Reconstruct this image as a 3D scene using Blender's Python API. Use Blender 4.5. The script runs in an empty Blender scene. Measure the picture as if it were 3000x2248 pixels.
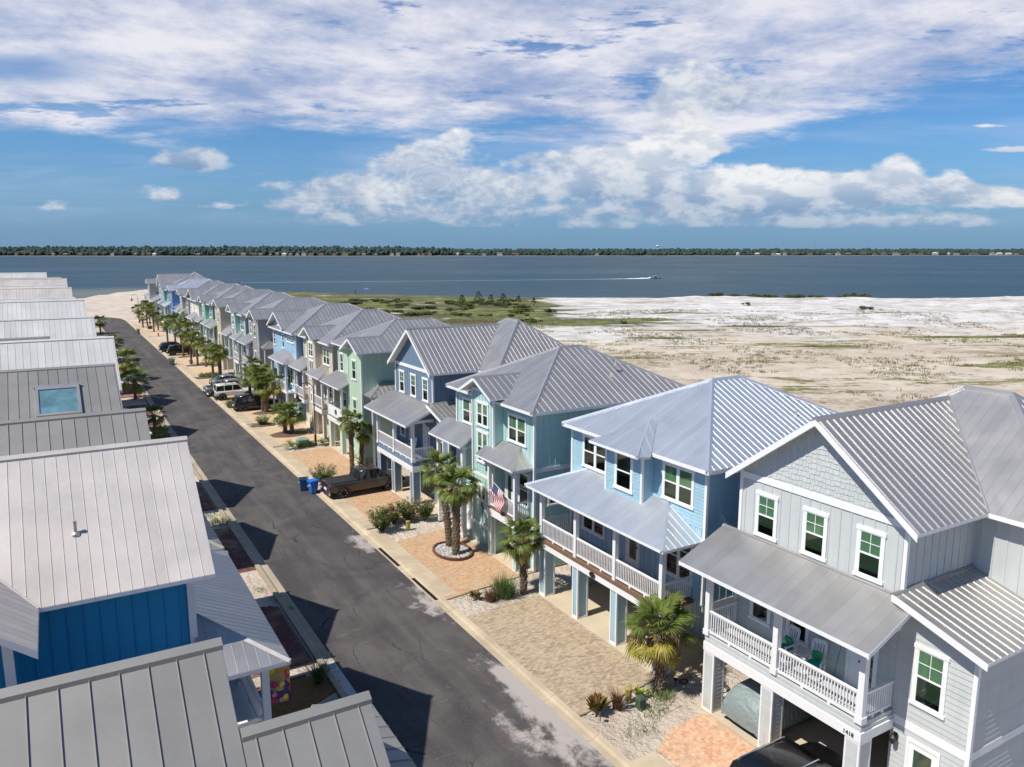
import bpy, math, random
from mathutils import Vector, Matrix
R=math.radians
random.seed(7)
scn=bpy.context.scene
col=scn.collection
# ------------------------------------------------------------ camera
CAMH=17.8
cd=bpy.data.cameras.new('camera'); cam=bpy.data.objects.new('camera',cd); col.objects.link(cam)
cd.sensor_width=36; cd.lens=36*2280/3000; cd.clip_start=.3; cd.clip_end=60000
pitch=math.atan(390/2280); yaw=math.atan(1358/math.hypot(2280,390))
cam.location=(0,0,CAMH); cam.rotation_euler=(R(90)-pitch,0,-yaw)
scn.camera=cam
# ------------------------------------------------------------ light
SUNDIR=Vector((.72,.035,-1)).normalized()      # the way the light travels
sd=bpy.data.lights.new('sun','SUN'); so=bpy.data.objects.new('sun',sd); col.objects.link(so)
sd.energy=5.0; sd.angle=R(.5); sd.color=(1,.935,.83)
so.rotation_euler=SUNDIR.to_track_quat('-Z','Y').to_euler()
SUNEL=math.asin(-SUNDIR.z); SUNAZ=math.atan2(-SUNDIR.x,-SUNDIR.y)
scn.view_settings.view_transform='Standard'; scn.view_settings.look='None'
scn.view_settings.exposure=0.22; scn.view_settings.gamma=1; scn.view_settings.use_curve_mapping=False
# ------------------------------------------------------------ node helper
class NT:
    def __init__(s,t): s.t=t; s.n=t.nodes; s.l=t.links
    def new(s,ty,**k):
        n=s.n.new(ty)
        for a,b in k.items(): setattr(n,a,b)
        return n
    def put(s,sock,v):
        if isinstance(v,bpy.types.NodeSocket): s.l.new(v,sock)
        elif v is not None:
            try: sock.default_value=v
            except Exception: sock.default_value=tuple(v)+(1,)
    def m(s,op,a,b=None,c=None,clamp=False):
        n=s.new('ShaderNodeMath',operation=op,use_clamp=clamp)
        for i,v in enumerate((a,b,c)):
            if v is not None: s.put(n.inputs[i],v)
        return n.outputs[0]
    def mix(s,f,a,b,bt='MIX'):
        n=s.new('ShaderNodeMix',data_type='RGBA',blend_type=bt)
        s.put(n.inputs[0],f); s.put(n.inputs[6],a); s.put(n.inputs[7],b)
        return n.outputs[2]
    def noise(s,vec=None,scale=5,detail=4,rough=.55,dist=0,dim='3D'):
        n=s.new('ShaderNodeTexNoise',noise_dimensions=dim)
        if vec is not None: s.l.new(vec,n.inputs['Vector'])
        n.inputs['Scale'].default_value=scale; n.inputs['Detail'].default_value=detail
        n.inputs['Roughness'].default_value=rough; n.inputs['Distortion'].default_value=dist
        return n.outputs[0]
    def ss(s,x,a,b):
        n=s.new('ShaderNodeMapRange',interpolation_type='SMOOTHSTEP')
        s.put(n.inputs[0],x); s.put(n.inputs[1],a); s.put(n.inputs[2],b)
        return n.outputs[0]
    def lin(s,x,a,b,c=0.,d=1.):
        n=s.new('ShaderNodeMapRange')
        for i,v in enumerate((x,a,b,c,d)): s.put(n.inputs[i],v)
        return n.outputs[0]
    def scale(s,vec,v):
        n=s.new('ShaderNodeVectorMath',operation='MULTIPLY'); s.l.new(vec,n.inputs[0]); n.inputs[1].default_value=v
        return n.outputs[0]
    def comb(s,x,y,z):
        n=s.new('ShaderNodeCombineXYZ')
        for i,v in enumerate((x,y,z)): s.put(n.inputs[i],v)
        return n.outputs[0]
    def sep(s,v):
        n=s.new('ShaderNodeSeparateXYZ'); s.l.new(v,n.inputs[0]); return n.outputs
# ------------------------------------------------------------ world
w=bpy.data.worlds.new('World'); scn.world=w; w.use_nodes=True
N=NT(w.node_tree); w.node_tree.nodes.clear()
sky=N.new('ShaderNodeTexSky',sky_type='NISHITA',sun_disc=False)
sky.sun_elevation=SUNEL; sky.sun_rotation=SUNAZ; sky.altitude=0; sky.air_density=1.0; sky.dust_density=.35; sky.ozone_density=2.6
tc=N.new('ShaderNodeTexCoord'); D=tc.outputs['Generated']
dx,dy,dz=N.sep(D)
el=N.m('MULTIPLY',N.m('ARCSINE',dz),57.2958)                  # degrees
az=N.m('SUBTRACT',N.m('MULTIPLY',N.m('ARCTAN2',dx,dy),57.2958),30.42) # degrees right of the view heading
elp=N.m('MAXIMUM',N.m('DIVIDE',el,N.m('MAXIMUM',N.m('COSINE',N.m('MULTIPLY',az,.017453)),.80)),0.)
# high cloud sheet, laid out on a plane overhead
zz=N.m('ADD',N.m('MAXIMUM',dz,0.),.10)
px=N.m('DIVIDE',dx,zz); py=N.m('DIVIDE',dy,zz)
P=N.comb(px,py,0.)
n1=N.noise(P,.55,8,.62,.12); n2=N.noise(P,1.9,8,.66,.08); n3=N.noise(N.scale(P,(1.,1.,1.)),.33,3,.5)
A1=N.comb(N.m('MULTIPLY',az,.06),N.m('MULTIPLY',elp,.30),1.3)     # streaks lying along the horizon
n4=N.noise(A1,1.6,8,.66,.15)
edge=N.m('ADD',8.5,N.m('MULTIPLY',N.ss(az,16.,32.),4.2))
edge=N.m('SUBTRACT',edge,N.m('MULTIPLY',N.m('MULTIPLY',N.ss(az,-2.,9.),N.ss(az,22.,13.)),1.6))
edge=N.m('ADD',edge,N.m('MULTIPLY',N.m('SUBTRACT',n4,.5),9.))
cover=N.ss(N.m('SUBTRACT',elp,edge),-.9,1.5)
# blue rifts inside the sheet
rift=N.ss(N.m('ADD',N.m('MULTIPLY',n4,.6),N.m('MULTIPLY',n1,.4)),.44,.39)
leftrift=N.m('MULTIPLY',N.ss(az,-24.,-31.),N.ss(N.m('ABSOLUTE',N.m('SUBTRACT',elp,12.4)),1.6,.2))
hi=N.m('MULTIPLY',cover,N.m('SUBTRACT',1.,N.m('MULTIPLY',rift,.88)))
hi=N.m('MULTIPLY',hi,N.m('SUBTRACT',1.,N.m('MULTIPLY',leftrift,.8)))
hi=N.m('MULTIPLY',hi,N.lin(n2,.3,.6,.72,1.)); hi=N.m('MULTIPLY',hi,.95)
hi=N.m('MULTIPLY',hi,N.m('SUBTRACT',1.,N.m('MULTIPLY',N.ss(N.m('ADD',elp,N.m('MULTIPLY',n3,12.)),20.,36.),.93)))
# cloud deck cut back outside the view on both sides, to lower ambient light
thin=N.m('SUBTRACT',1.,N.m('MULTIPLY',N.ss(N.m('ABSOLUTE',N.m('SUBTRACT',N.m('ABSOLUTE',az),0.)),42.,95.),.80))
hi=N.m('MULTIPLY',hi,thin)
# thin low veils
V=N.comb(N.m('MULTIPLY',az,.05),N.m('MULTIPLY',elp,.35),3.7)
veil=N.m('MULTIPLY',N.ss(N.noise(V,1.5,6,.6,.5),.42,.75),N.m('MULTIPLY',N.ss(elp,.5,4.),N.ss(elp,24.,12.)))
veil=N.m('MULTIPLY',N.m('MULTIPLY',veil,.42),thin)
# cumulus in azimuth/elevation
Q=N.comb(N.m('MULTIPLY',az,.22),N.m('MULTIPLY',elp,.40),0.)
cn=N.noise(Q,1.9,9,.60,.15)
vo=N.new('ShaderNodeTexVoronoi',feature='SMOOTH_F1'); N.l.new(Q,vo.inputs['Vector']); vo.inputs['Scale'].default_value=4.2
vo.inputs['Smoothness'].default_value=.5
puff=N.m('SUBTRACT',.5,vo.outputs['Distance'])
turb=N.m('ADD',N.m('MULTIPLY',N.m('SUBTRACT',cn,.5),1.6),N.m('MULTIPLY',puff,.30))
# where the heaps stand: azimuth, elevation, half width, half height, weight, how brightly lit
blobs=[(-21.8,6.2,2.5,.95,1.25,.12),(-23.6,3.7,1.2,.8,.55,.7),(-20.0,3.1,1.6,.5,.45,.6),(-17.,4.6,1.6,.5,.5,.5),(-15.,3.0,2.,.6,.55,.4),(-29.8,3.0,1.4,.7,.5,.9),(-12.3,4.3,2.5,1.1,1.,.15),(-9.4,3.9,2.2,.75,1.0,1.15),(-7.0,5.9,3.0,1.2,.9,.45),(-3.6,8.0,.9,.6,1.0,1.0),(-5.5,7.0,2.2,.9,.8,.6),
 (-5.8,4.2,2.,.7,1.0,-.1),(-2.0,4.2,2.2,1.1,1.05,.65),(1.8,4.2,2.0,.75,1.05,.6),(6.5,4.5,3.2,1.2,1.0,.3),(8.6,5.9,2.9,1.6,1.15,1.05),(11.8,8.0,1.7,2.1,1.05,.9),(13.2,7.2,2.2,.8,1.1,1.2),(12.0,10.8,2.6,2.4,.8,.6),(16.2,10.6,5.,1.8,.75,.35),
 (10.5,3.7,3.2,.6,1.0,.15),(16.9,4.75,3.0,1.05,1.35,1.35),(17.5,3.2,4.,.5,.8,.1),(22.6,4.5,2.6,1.1,1.0,.75),(25.7,5.7,1.3,1.3,1.0,1.0),(24.6,4.0,3.4,.8,.8,.25),(29.0,5.1,.8,.9,.7,.8),(28.5,4.0,3.,.8,.75,.35),(32.3,3.6,2.2,.6,1.1,1.1),(32.0,7.0,2.4,.33,1.0,1.1),(30.5,8.6,1.6,.25,.7,.9),
 (4.,2.7,8.,.7,.7,.1),(15.,2.6,6.,.7,.7,.05),(27.,3.2,9.,1.3,.6,.25),(-8.,2.7,7.,.8,.7,.1),(-17.,3.6,5.,.9,.3,.4),(-28.,4.2,6.,1.,.35,.3),(-12.,1.9,3.5,.5,.75,.2),(-3.,1.8,3.,.45,.75,.25),(6.,1.7,4.,.5,.8,.2),(13.,1.9,3.,.5,.75,.35),(20.,1.8,4.,.5,.8,.2),(28.,1.9,4.,.55,.8,.25),(3.,6.4,3.,.8,.55,.4),(9.,5.,8.,2.,.35,.3),(-3.,5.5,7.,1.6,.3,.35)]
acc=None; ab=None
for a,e,ha,he,wt,br in blobs:
    u=N.m('DIVIDE',N.m('SUBTRACT',az,a),ha)
    de=N.m('SUBTRACT',elp,e)
    vv=N.m('DIVIDE',de,he)
    vv=N.m('MULTIPLY',vv,N.m('ADD',1.,N.m('MULTIPLY',N.m('LESS_THAN',de,0.),.6)))   # flatter underside than top
    r2=N.m('ADD',N.m('MULTIPLY',u,u),N.m('MULTIPLY',vv,vv))
    g=N.m('MULTIPLY',N.m('EXPONENT',N.m('MULTIPLY',r2,-.8)),wt)
    lb=N.m('MULTIPLY',g,N.m('ADD',br,N.m('MULTIPLY',vv,.38)))
    acc=g if acc is None else N.m('ADD',acc,g); ab=lb if ab is None else N.m('ADD',ab,lb)
bright=N.m('DIVIDE',ab,N.m('ADD',acc,.02))
dens=N.m('ADD',acc,N.m('MULTIPLY',turb,.62))
cm=N.m('MULTIPLY',N.ss(dens,.46,.84),N.ss(acc,.05,.3))
Q2=N.comb(N.m('MULTIPLY',N.m('ADD',az,-.7),.22),N.m('MULTIPLY',N.m('ADD',elp,.6),.40),0.)
cn2=N.noise(Q2,1.7,6,.60,.25)
lit=N.m('ADD',N.m('MULTIPLY',N.ss(N.m('SUBTRACT',cn,cn2),-.14,.16),.42),N.m('MULTIPLY',bright,.55))
cum=N.mix(N.m('MAXIMUM',N.m('MINIMUM',lit,1.),0.),(.19,.30,.47),(.82,.81,.80))
hic=N.mix(N.ss(N.m('ADD',N.m('MULTIPLY',n2,.55),N.m('MULTIPLY',n1,.45)),.36,.58),(.30,.37,.56),(.74,.73,.78))
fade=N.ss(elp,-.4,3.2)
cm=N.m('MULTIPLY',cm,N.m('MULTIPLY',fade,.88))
skyc=N.mix(1.,sky.outputs[0],(.040,.066,.094),'MULTIPLY')
hz=N.m('SUBTRACT',1.,N.ss(elp,-1.,9.))
skyc=N.mix(N.m('MULTIPLY',hz,.85),skyc,(.14,.262,.44))         # damp air low down
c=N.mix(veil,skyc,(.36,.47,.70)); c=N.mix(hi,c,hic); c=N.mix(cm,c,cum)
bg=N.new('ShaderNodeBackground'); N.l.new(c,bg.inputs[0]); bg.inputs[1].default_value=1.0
ow=N.new('ShaderNodeOutputWorld'); N.l.new(bg.outputs[0],ow.inputs[0])
# ------------------------------------------------------------ materials
M={}
def mat(name,colr,rough=.6,metal=0.,var=.08,vscale=2.,bump=0.,bscale=40.,spec=.5,fn=None,objvar=0.,stretch=None,coat=0.):
    if name in M: return M[name]
    m=bpy.data.materials.new(name); m.use_nodes=True; T=NT(m.node_tree); b=m.node_tree.nodes['Principled BSDF']
    g=T.new('ShaderNodeNewGeometry'); pos=g.outputs['Position']
    if stretch: pos=T.scale(pos,stretch)
    b.inputs['Roughness'].default_value=rough; b.inputs['Metallic'].default_value=metal
    b.inputs['Specular IOR Level'].default_value=spec
    if coat: b.inputs['Coat Weight'].default_value=coat; b.inputs['Coat Roughness'].default_value=.05
    c=tuple(colr)+(1,)
    if fn: fn(T,b,g,pos)
    else:
        out=c
        if var:
            n=T.noise(pos,vscale,6,.6)
            f=T.lin(n,.3,.7,1-var,1+var)
            if objvar:
                oi=T.new('ShaderNodeObjectInfo')
                r=T.m('FRACT',T.m('ADD',oi.outputs['Random'],g.outputs['Random Per Island']))
                f=T.m('MULTIPLY',f,T.lin(r,0.,1.,1-objvar,1+objvar))
            mx=T.mix(1.,c,T.comb(f,f,f),'MULTIPLY'); T.l.new(mx,b.inputs['Base Color'])
        else: b.inputs['Base Color'].default_value=c
    if bump:
        bn=T.new('ShaderNodeBump'); bn.inputs['Strength'].default_value=bump; bn.inputs['Distance'].default_value=.02
        T.l.new(T.noise(pos,bscale,4,.6),bn.inputs['Height']); T.l.new(bn.outputs[0],b.inputs['Normal'])
    M[name]=m; return m
def paint(name,c,var=.05):
    def fn(T,b,g,pos):
        z=T.sep(pos)[2]; st=T.noise(T.scale(pos,(3.,3.,.25)),2.2,5,.65); big=T.noise(pos,.5,4,.6)
        oi=T.new('ShaderNodeObjectInfo'); r=T.m('FRACT',T.m('ADD',oi.outputs['Random'],g.outputs['Random Per Island']))
        f=T.m('MULTIPLY',T.lin(big,.3,.7,.95,1.04),T.m('MULTIPLY',T.lin(st,.3,.7,.93,1.03),T.lin(r,0.,1.,.955,1.03)))
        k=T.mix(1.,tuple(c)+(1,),T.comb(f,f,f),'MULTIPLY')
        k=T.mix(T.m('MULTIPLY',T.ss(T.m('ADD',z,T.m('MULTIPLY',st,.9)),1.25,.35),.45),k,(.30,.26,.20))   # splashed sand and grime at the base
        T.l.new(k,b.inputs['Base Color'])
    return mat(name,c,.6,spec=.35,fn=fn)
mat('white trim',(.74,.75,.76),.5,0,.04,3)
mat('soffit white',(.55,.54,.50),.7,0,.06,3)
def metal_roof(name,c,rough,metal,mot,sc):
    def fn(T,b,g,pos):
        a=T.noise(pos,sc,5,.6,.4); s=T.noise(T.scale(pos,(2.,2.,.5)),6,4,.6)
        oi=T.new('ShaderNodeObjectInfo')
        r=T.m('FRACT',T.m('ADD',oi.outputs['Random'],g.outputs['Random Per Island']))
        f=T.m('MULTIPLY',T.lin(a,.3,.7,1-mot,1+mot),T.lin(s,.3,.7,1-mot*.35,1+mot*.35))
        f=T.m('MULTIPLY',f,T.lin(r,0.,1.,.93,1.06))
        T.l.new(T.mix(1.,tuple(c)+(1,),T.comb(f,f,f),'MULTIPLY'),b.inputs['Base Color'])
        T.put(b.inputs['Roughness'],T.lin(a,.3,.7,rough-.03,rough+.04))
        bn=T.new('ShaderNodeBump'); bn.inputs['Strength'].default_value=.02; bn.inputs['Distance'].default_value=.02
        T.l.new(T.noise(T.scale(pos,(1.,1.,1.)),2.2,2,.5),bn.inputs['Height']); T.l.new(bn.outputs[0],b.inputs['Normal'])
    return mat(name,c,rough,metal,fn=fn)
metal_roof('galvanised roof',(.50,.485,.465),.38,.75,.03,.9)
metal_roof('pale weathered roof',(.50,.465,.44),.5,.2,.08,.7)
metal_roof('white weathered roof',(.53,.525,.51),.5,.2,.06,.5)
metal_roof('grey painted roof',(.255,.25,.235),.45,.3,.05,.7)
metal_roof('new zinc roof',(.58,.62,.67),.40,.7,.02,.6)
# ------------------------------------------------------------ mesh helpers
class MB:
    def __init__(s): s.v=[]; s.f=[]
    def face(s,pts):
        i=len(s.v); s.v+= [tuple(p) for p in pts]; s.f.append(tuple(range(i,i+len(pts))))
    def add(s,vs,fs):
        i=len(s.v); s.v+=[tuple(p) for p in vs]; s.f+=[tuple(i+k for k in f) for f in fs]
    def box(s,a,b):
        x0,y0,z0=a; x1,y1,z1=b
        s.add([(x0,y0,z0),(x1,y0,z0),(x1,y1,z0),(x0,y1,z0),(x0,y0,z1),(x1,y0,z1),(x1,y1,z1),(x0,y1,z1)],
          [(0,3,2,1),(4,5,6,7),(0,1,5,4),(1,2,6,5),(2,3,7,6),(3,0,4,7)])
    def hexa(s,p): # 8 points bottom ccw then top
        s.add(p,[(0,3,2,1),(4,5,6,7),(0,1,5,4),(1,2,6,5),(2,3,7,6),(3,0,4,7)])
    def prism(s,poly,off): # poly 3d, extruded by off
        n=len(poly); off=Vector(off)
        s.add([Vector(p) for p in poly]+[Vector(p)+off for p in poly],
          [tuple(range(n-1,-1,-1)),tuple(range(n,2*n))]+[(i,(i+1)%n,n+(i+1)%n,n+i) for i in range(n)])
    def tube(s,pts,rad,seg=8,cap=True):
        pts=[Vector(p) for p in pts]
        if not hasattr(rad,'__len__'): rad=[rad]*len(pts)
        i0=len(s.v)
        for k,p in enumerate(pts):
            d=(pts[min(k+1,len(pts)-1)]-pts[max(k-1,0)]).normalized()
            up=Vector((0,0,1)) if abs(d.z)<.95 else Vector((1,0,0))
            a=d.cross(up).normalized(); b=d.cross(a).normalized()
            for j in range(seg):
                t=2*math.pi*j/seg; s.v.append(tuple(p+(a*math.cos(t)+b*math.sin(t))*rad[k]))
        for k in range(len(pts)-1):
            for j in range(seg):
                q=i0+k*seg; s.f.append((q+j,q+seg+j,q+seg+(j+1)%seg,q+(j+1)%seg))
        if cap:
            s.f.append(tuple(i0+j for j in range(seg))); q=i0+(len(pts)-1)*seg
            s.f.append(tuple(q+j for j in reversed(range(seg))))
    def loft(s,rings,closed=True,caps=True):
        i0=len(s.v); n=len(rings[0])
        for r in rings: s.v+=[tuple(p) for p in r]
        for k in range(len(rings)-1):
            for j in range(n if closed else n-1):
                s.f.append((i0+k*n+j,i0+k*n+(j+1)%n,i0+(k+1)*n+(j+1)%n,i0+(k+1)*n+j))
        if caps:
            s.f.append(tuple(i0+j for j in reversed(range(n)))); q=i0+(len(rings)-1)*n
            s.f.append(tuple(q+j for j in range(n)))
    def lathe(s,c,prof,seg=16):
        s.loft([[(c[0]+r*math.cos(2*math.pi*j/seg),c[1]+r*math.sin(2*math.pi*j/seg),c[2]+z) for j in range(seg)] for r,z in prof])
    def mesh(s,name,m,smooth=False,origin=None):
        me=bpy.data.meshes.new(name)
        vs=s.v
        if origin is not None:
            ox,oy,oz=origin; vs=[(a-ox,b-oy,c-oz) for a,b,c in vs]
        me.from_pydata(vs,[],s.f)
        if isinstance(m,str): m=M[m]
        me.materials.append(m)
        if smooth: me.polygons.foreach_set('use_smooth',[True]*len(me.polygons))
        me.update(); return me
    def build(s,name,m,parent=None,smooth=False,kind=None,label=None):
        if not s.f: return None
        org=ORG.get(parent.name) if parent is not None else None
        if org is None and parent is None: org=(0,0,0)
        me=s.mesh(name,m,smooth,org)
        return put(name,me,parent,kind=kind,label=label)
ORG={}
def put(name,me,parent=None,loc=(0,0,0),rot=None,kind=None,label=None,scale=None):
    o=bpy.data.objects.new(name,me); col.objects.link(o)
    if parent is not None:
        o.parent=parent; KIDS.setdefault(parent.name,[]).append(o)
        ORG[o.name]=ORG[parent.name] if tuple(loc)==(0,0,0) else None
    o.location=loc
    if rot: o.rotation_euler=rot
    if scale: o.scale=scale
    if kind: o['kind']=kind
    if label: o['label']=label
    return o
def thing(name,label,cat,loc=(0,0,0),group=None,rz=0,local=False):
    """An Empty at the thing's base; parts are given in world coordinates (local=True: in its own)."""
    o=bpy.data.objects.new(name,None); col.objects.link(o); o.location=loc; o.rotation_euler=(0,0,rz)
    o['label']=label; o['category']=cat
    if group: o['group']=group
    o.empty_display_size=.3
    ORG[o.name]=(0,0,0) if local else tuple(loc)
    return o
def tag(o,label,cat,group=None,kind=None):
    o['label']=label; o['category']=cat
    if group: o['group']=group
    if kind: o['kind']=kind
    return o
_bx={}
def boxobj(name,size,centre,m,parent):
    key=(tuple(round(x,3) for x in size),m,name)
    if key not in _bx:
        b=MB(); h=[x/2 for x in size]; b.box((-h[0],-h[1],-h[2]),(h[0],h[1],h[2])); _bx[key]=b.mesh(name,m)
    org=ORG[parent.name]
    return put(name,_bx[key],parent,(centre[0]-org[0],centre[1]-org[1],centre[2]-org[2]))
def copytree(o,loc=None,rz=None,label=None,group=None,parent=None,scale=None):
    c=o.copy(); col.objects.link(c); ORG[c.name]=ORG.get(o.name)
    if parent is not None: c.parent=parent; KIDS.setdefault(parent.name,[]).append(c)
    for ch in KIDS.get(o.name,()): copytree(ch,parent=c)
    if loc is not None: c.location=loc
    if rz is not None: c.rotation_euler=(0,0,rz)
    if label: c['label']=label
    if group: c['group']=group
    if scale: c.scale=(scale,)*3
    return c
KIDS={}
# ------------------------------------------------------------ polygon helpers
def clip(poly,a,keep_greater,axis=0):
    out=[]; n=len(poly)
    for i in range(n):
        p=poly[i]; q=poly[(i+1)%n]
        ip=(p[axis]>=a)==keep_greater or abs(p[axis]-a)<1e-9; iq=(q[axis]>=a)==keep_greater or abs(q[axis]-a)<1e-9
        if ip: out.append(p)
        if ip!=iq and abs(q[axis]-p[axis])>1e-12:
            t=(a-p[axis])/(q[axis]-p[axis]); out.append((p[0]+t*(q[0]-p[0]),p[1]+t*(q[1]-p[1])))
    return out
def span(poly,a,axis=0):
    ys=[]; n=len(poly)
    for i in range(n):
        p=poly[i]; q=poly[(i+1)%n]
        if (p[axis]-a)*(q[axis]-a)<=0 and abs(p[axis]-q[axis])>1e-9:
            t=(a-p[axis])/(q[axis]-p[axis]); ys.append(p[1-axis]+t*(q[1-axis]-p[1-axis]))
    return (min(ys),max(ys)) if len(ys)>1 else None
def area(p): return abs(sum(p[i][0]*p[(i+1)%len(p)][1]-p[(i+1)%len(p)][0]*p[i][1] for i in range(len(p))))/2
def cut(iv,holes):
    out=[iv]
    for h0,h1 in holes:
        nx=[]
        for a,b in out:
            if h1<=a or h0>=b: nx.append((a,b)); continue
            if h0-a>.02: nx.append((a,h0))
            if b-h1>.02: nx.append((h1,b))
        out=nx
    return out
# ============================================================ HOUSE KIT
class Fr:
    """Wall frame: runs from P0 to P1 with the outside on its right."""
    def __init__(s,P0,P1):
        s.p=Vector((P0[0],P0[1],0)); d=Vector((P1[0]-P0[0],P1[1]-P0[1],0)); s.L=d.length; s.u=d.normalized(); s.n=Vector((s.u.y,-s.u.x,0))
        s.ax=1 if abs(d.y)>abs(d.x) else 0
    def A(s,c): return abs(c-s.p[s.ax])
    def P(s,a,z,d): return s.p+s.u*a+s.n*d+Vector((0,0,z))
    def box(s,mb,a0,a1,z0,z1,d0,d1):
        mb.hexa([s.P(a0,z0,d1),s.P(a1,z0,d1),s.P(a1,z0,d0),s.P(a0,z0,d0),s.P(a0,z1,d1),s.P(a1,z1,d1),s.P(a1,z1,d0),s.P(a0,z1,d0)])
def part_of(b,name,m,parent,joined):
    return b.build(name,m,parent,kind='stuff' if joined else None)
WR_=random.Random(12)
def window(h,fr,c0,c1,z0,z1,n=1,grid=False,lod=0,halves=True,trimw=.11,dark=False,mtrim='white trim',d=0.):
    a0,a1=sorted((fr.A(c0),fr.A(c1)))
    b=MB(); t=trimw
    fr.box(b,a0,a0+t,z0,z1-t,d,d+.055); fr.box(b,a1-t,a1,z0,z1-t,d,d+.055)
    fr.box(b,a0-.03,a1+.03,z1-t,z1+.02,d,d+.07); fr.box(b,a0-.04,a1+.04,z0-.03,z0+t*.7,d,d+.085)
    ia0,ia1,iz0,iz1=a0+t,a1-t,z0+t*.7,z1-t
    wdt=(ia1-ia0)/n; zm=(iz0+iz1)/2
    for k in range(1,n): fr.box(b,ia0+k*wdt-.05,ia0+k*wdt+.05,iz0,iz1,d,d+.053)
    st=.045; frames=[]
    for k in range(n):
        q0=ia0+k*wdt+(.05 if k else 0); q1=ia0+(k+1)*wdt-(.05 if k<n-1 else 0)
        fr.box(b,q0,q0+st,iz0,iz1,d+.01,d+.047); fr.box(b,q1-st,q1,iz0,iz1,d+.01,d+.047)
        fr.box(b,q0,q1,iz0,iz0+st,d+.011,d+.046); fr.box(b,q0,q1,iz1-st,iz1,d+.011,d+.046)
        if halves: fr.box(b,q0,q1,zm-.03,zm+.03,d+.012,d+.05)
        if grid:
            m_=(q0+q1)/2; zq=(zm+iz1)/2
            fr.box(b,m_-.011,m_+.011,zm,iz1,d+.02,d+.042); fr.box(b,q0,q1,zq-.011,zq+.011,d+.021,d+.041)
        frames.append((q0+st,q1-st))
    w=b.build('window',mtrim,h)
    for q0,q1 in frames:
        bk=MB(); fr.box(bk,q0,q1,iz0+st,iz1-st,d+.002,d+.006); bk.build('room_shade','unlit shade',w)  # dark sheet painted in for the unlit interior
        drop=WR_.choice((1.,1.,1.,.8,.62,.9)) if not dark else WR_.choice((.12,.25,.0,.4)); zb=iz1-st-(iz1-iz0-2*st)*drop
        if drop>0: bl=MB(); fr.box(bl,q0,q1,zb,iz1-st,d+.008,d+.014); bl.build('blind',WR_.choice(('blind','blind','curtain')),w)
        zs=[(iz0+st,zm-.03,'lower pane'),(zm+.03,iz1-st,'upper pane')] if halves else [(iz0+st,iz1-st,'upper pane')]
        for y0,y1,mm in zs:
            p=MB(); fr.box(p,q0,q1,y0,y1,d+.026,d+.031); p.build('pane',mm,w)
    return w
def wall(h,m,fr,poly,siding,lod,openings=(),sp=.4,name='wall',ms=None):
    """poly in (along, z). Slab 0.1 thick with its siding pieces proud of it."""
    b=MB(); b.prism([fr.P(a,z,0) for a,z in poly],fr.n*-.1)
    W=b.build(name,m,h)
    ms=ms or m
    amin=min(p[0] for p in poly); amax=max(p[0] for p in poly); zmin=min(p[1] for p in poly); zmax=max(p[1] for p in poly)
    op=[(min(fr.A(o[0]),fr.A(o[1])),max(fr.A(o[0]),fr.A(o[1])),o[2],o[3]) for o in openings]
    J=MB(); joined=lod>0
    def emit(nm,mb):
        if joined: J.add(mb.v,mb.f)
        else: mb.build(nm,ms,W)
    if siding=='bb':
        a=amin+sp/2
        while a<amax:
            s=span(poly,a)
            if s:
                for z0,z1 in cut((s[0]+.01,s[1]-.01),[(o[2]-.03,o[3]+.02) for o in op if o[0]-.03<a<o[1]+.03]):
                    mb=MB(); fr.box(mb,a-.025,a+.025,z0,z1,0,.022); emit('batten',mb)
            a+=sp
    elif siding=='lap':
        z=zmin
        while z<zmax-.02:
            z1=min(z+sp,zmax); zc=(z+z1)/2; s=span(poly,zc,1)
            if s:
                for a0,a1 in cut((s[0]+.005,s[1]-.005),[(o[0],o[1]) for o in op if o[2]<zc<o[3]]):
                    mb=MB(); P=fr.P
                    mb.hexa([P(a0,z,.022),P(a1,z,.022),P(a1,z,0),P(a0,z,0),P(a0,z1,.003),P(a1,z1,.003),P(a1,z1,0),P(a0,z1,0)])
                    emit('plank',mb)
            z+=sp
    elif siding=='shingle':
        rr=random.Random(int(zmin*100+amin*7)); z=zmin; big=MB(); cnt=0
        while z<zmax-.02:
            z1=min(z+sp,zmax); s=span(poly,(z+z1)/2,1)
            if s:
                a=s[0]+.01
                while a<s[1]-.03:
                    wd=rr.uniform(.1,.24); a1=min(a+wd,s[1]-.01); zc=(z+z1)/2
                    if not any(o[0]<(a+a1)/2<o[1] and o[2]<zc<o[3] for o in op):
                        mb=MB(); P=fr.P; dz=rr.choice((0,0,-.03,.02)); t=rr.uniform(.014,.026)
                        mb.hexa([P(a,z+dz,t),P(a1-.008,z+dz,t),P(a1-.008,z+dz,0),P(a,z+dz,0),P(a,z1,.003),P(a1-.008,z1,.003),P(a1-.008,z1,0),P(a,z1,0)])
                        cnt+=1
                        if joined: J.add(mb.v,mb.f)
                        elif cnt<=285: mb.build('shingle',ms,W)
                        else: big.add(mb.v,mb.f)
                    a=a1
            z+=sp
        if big.f: big.build('shingle_field',ms,W,kind='stuff')
    if J.f: J.build('siding',ms,W,kind='stuff')
    return W
def board(h,fr,a0,a1,z0,z1,d0=0.,d1=.04,m='white trim',name='trim_board'):
    b=MB(); fr.box(b,a0,a1,z0,z1,d0,d1); return b.build(name,m,h)
def postbox(h,x,y,z0,z1,wd,m,name='corner_trim'):
    return boxobj(name,(wd,wd,z1-z0),(x,y,(z0+z1)/2),m,h)
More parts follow.
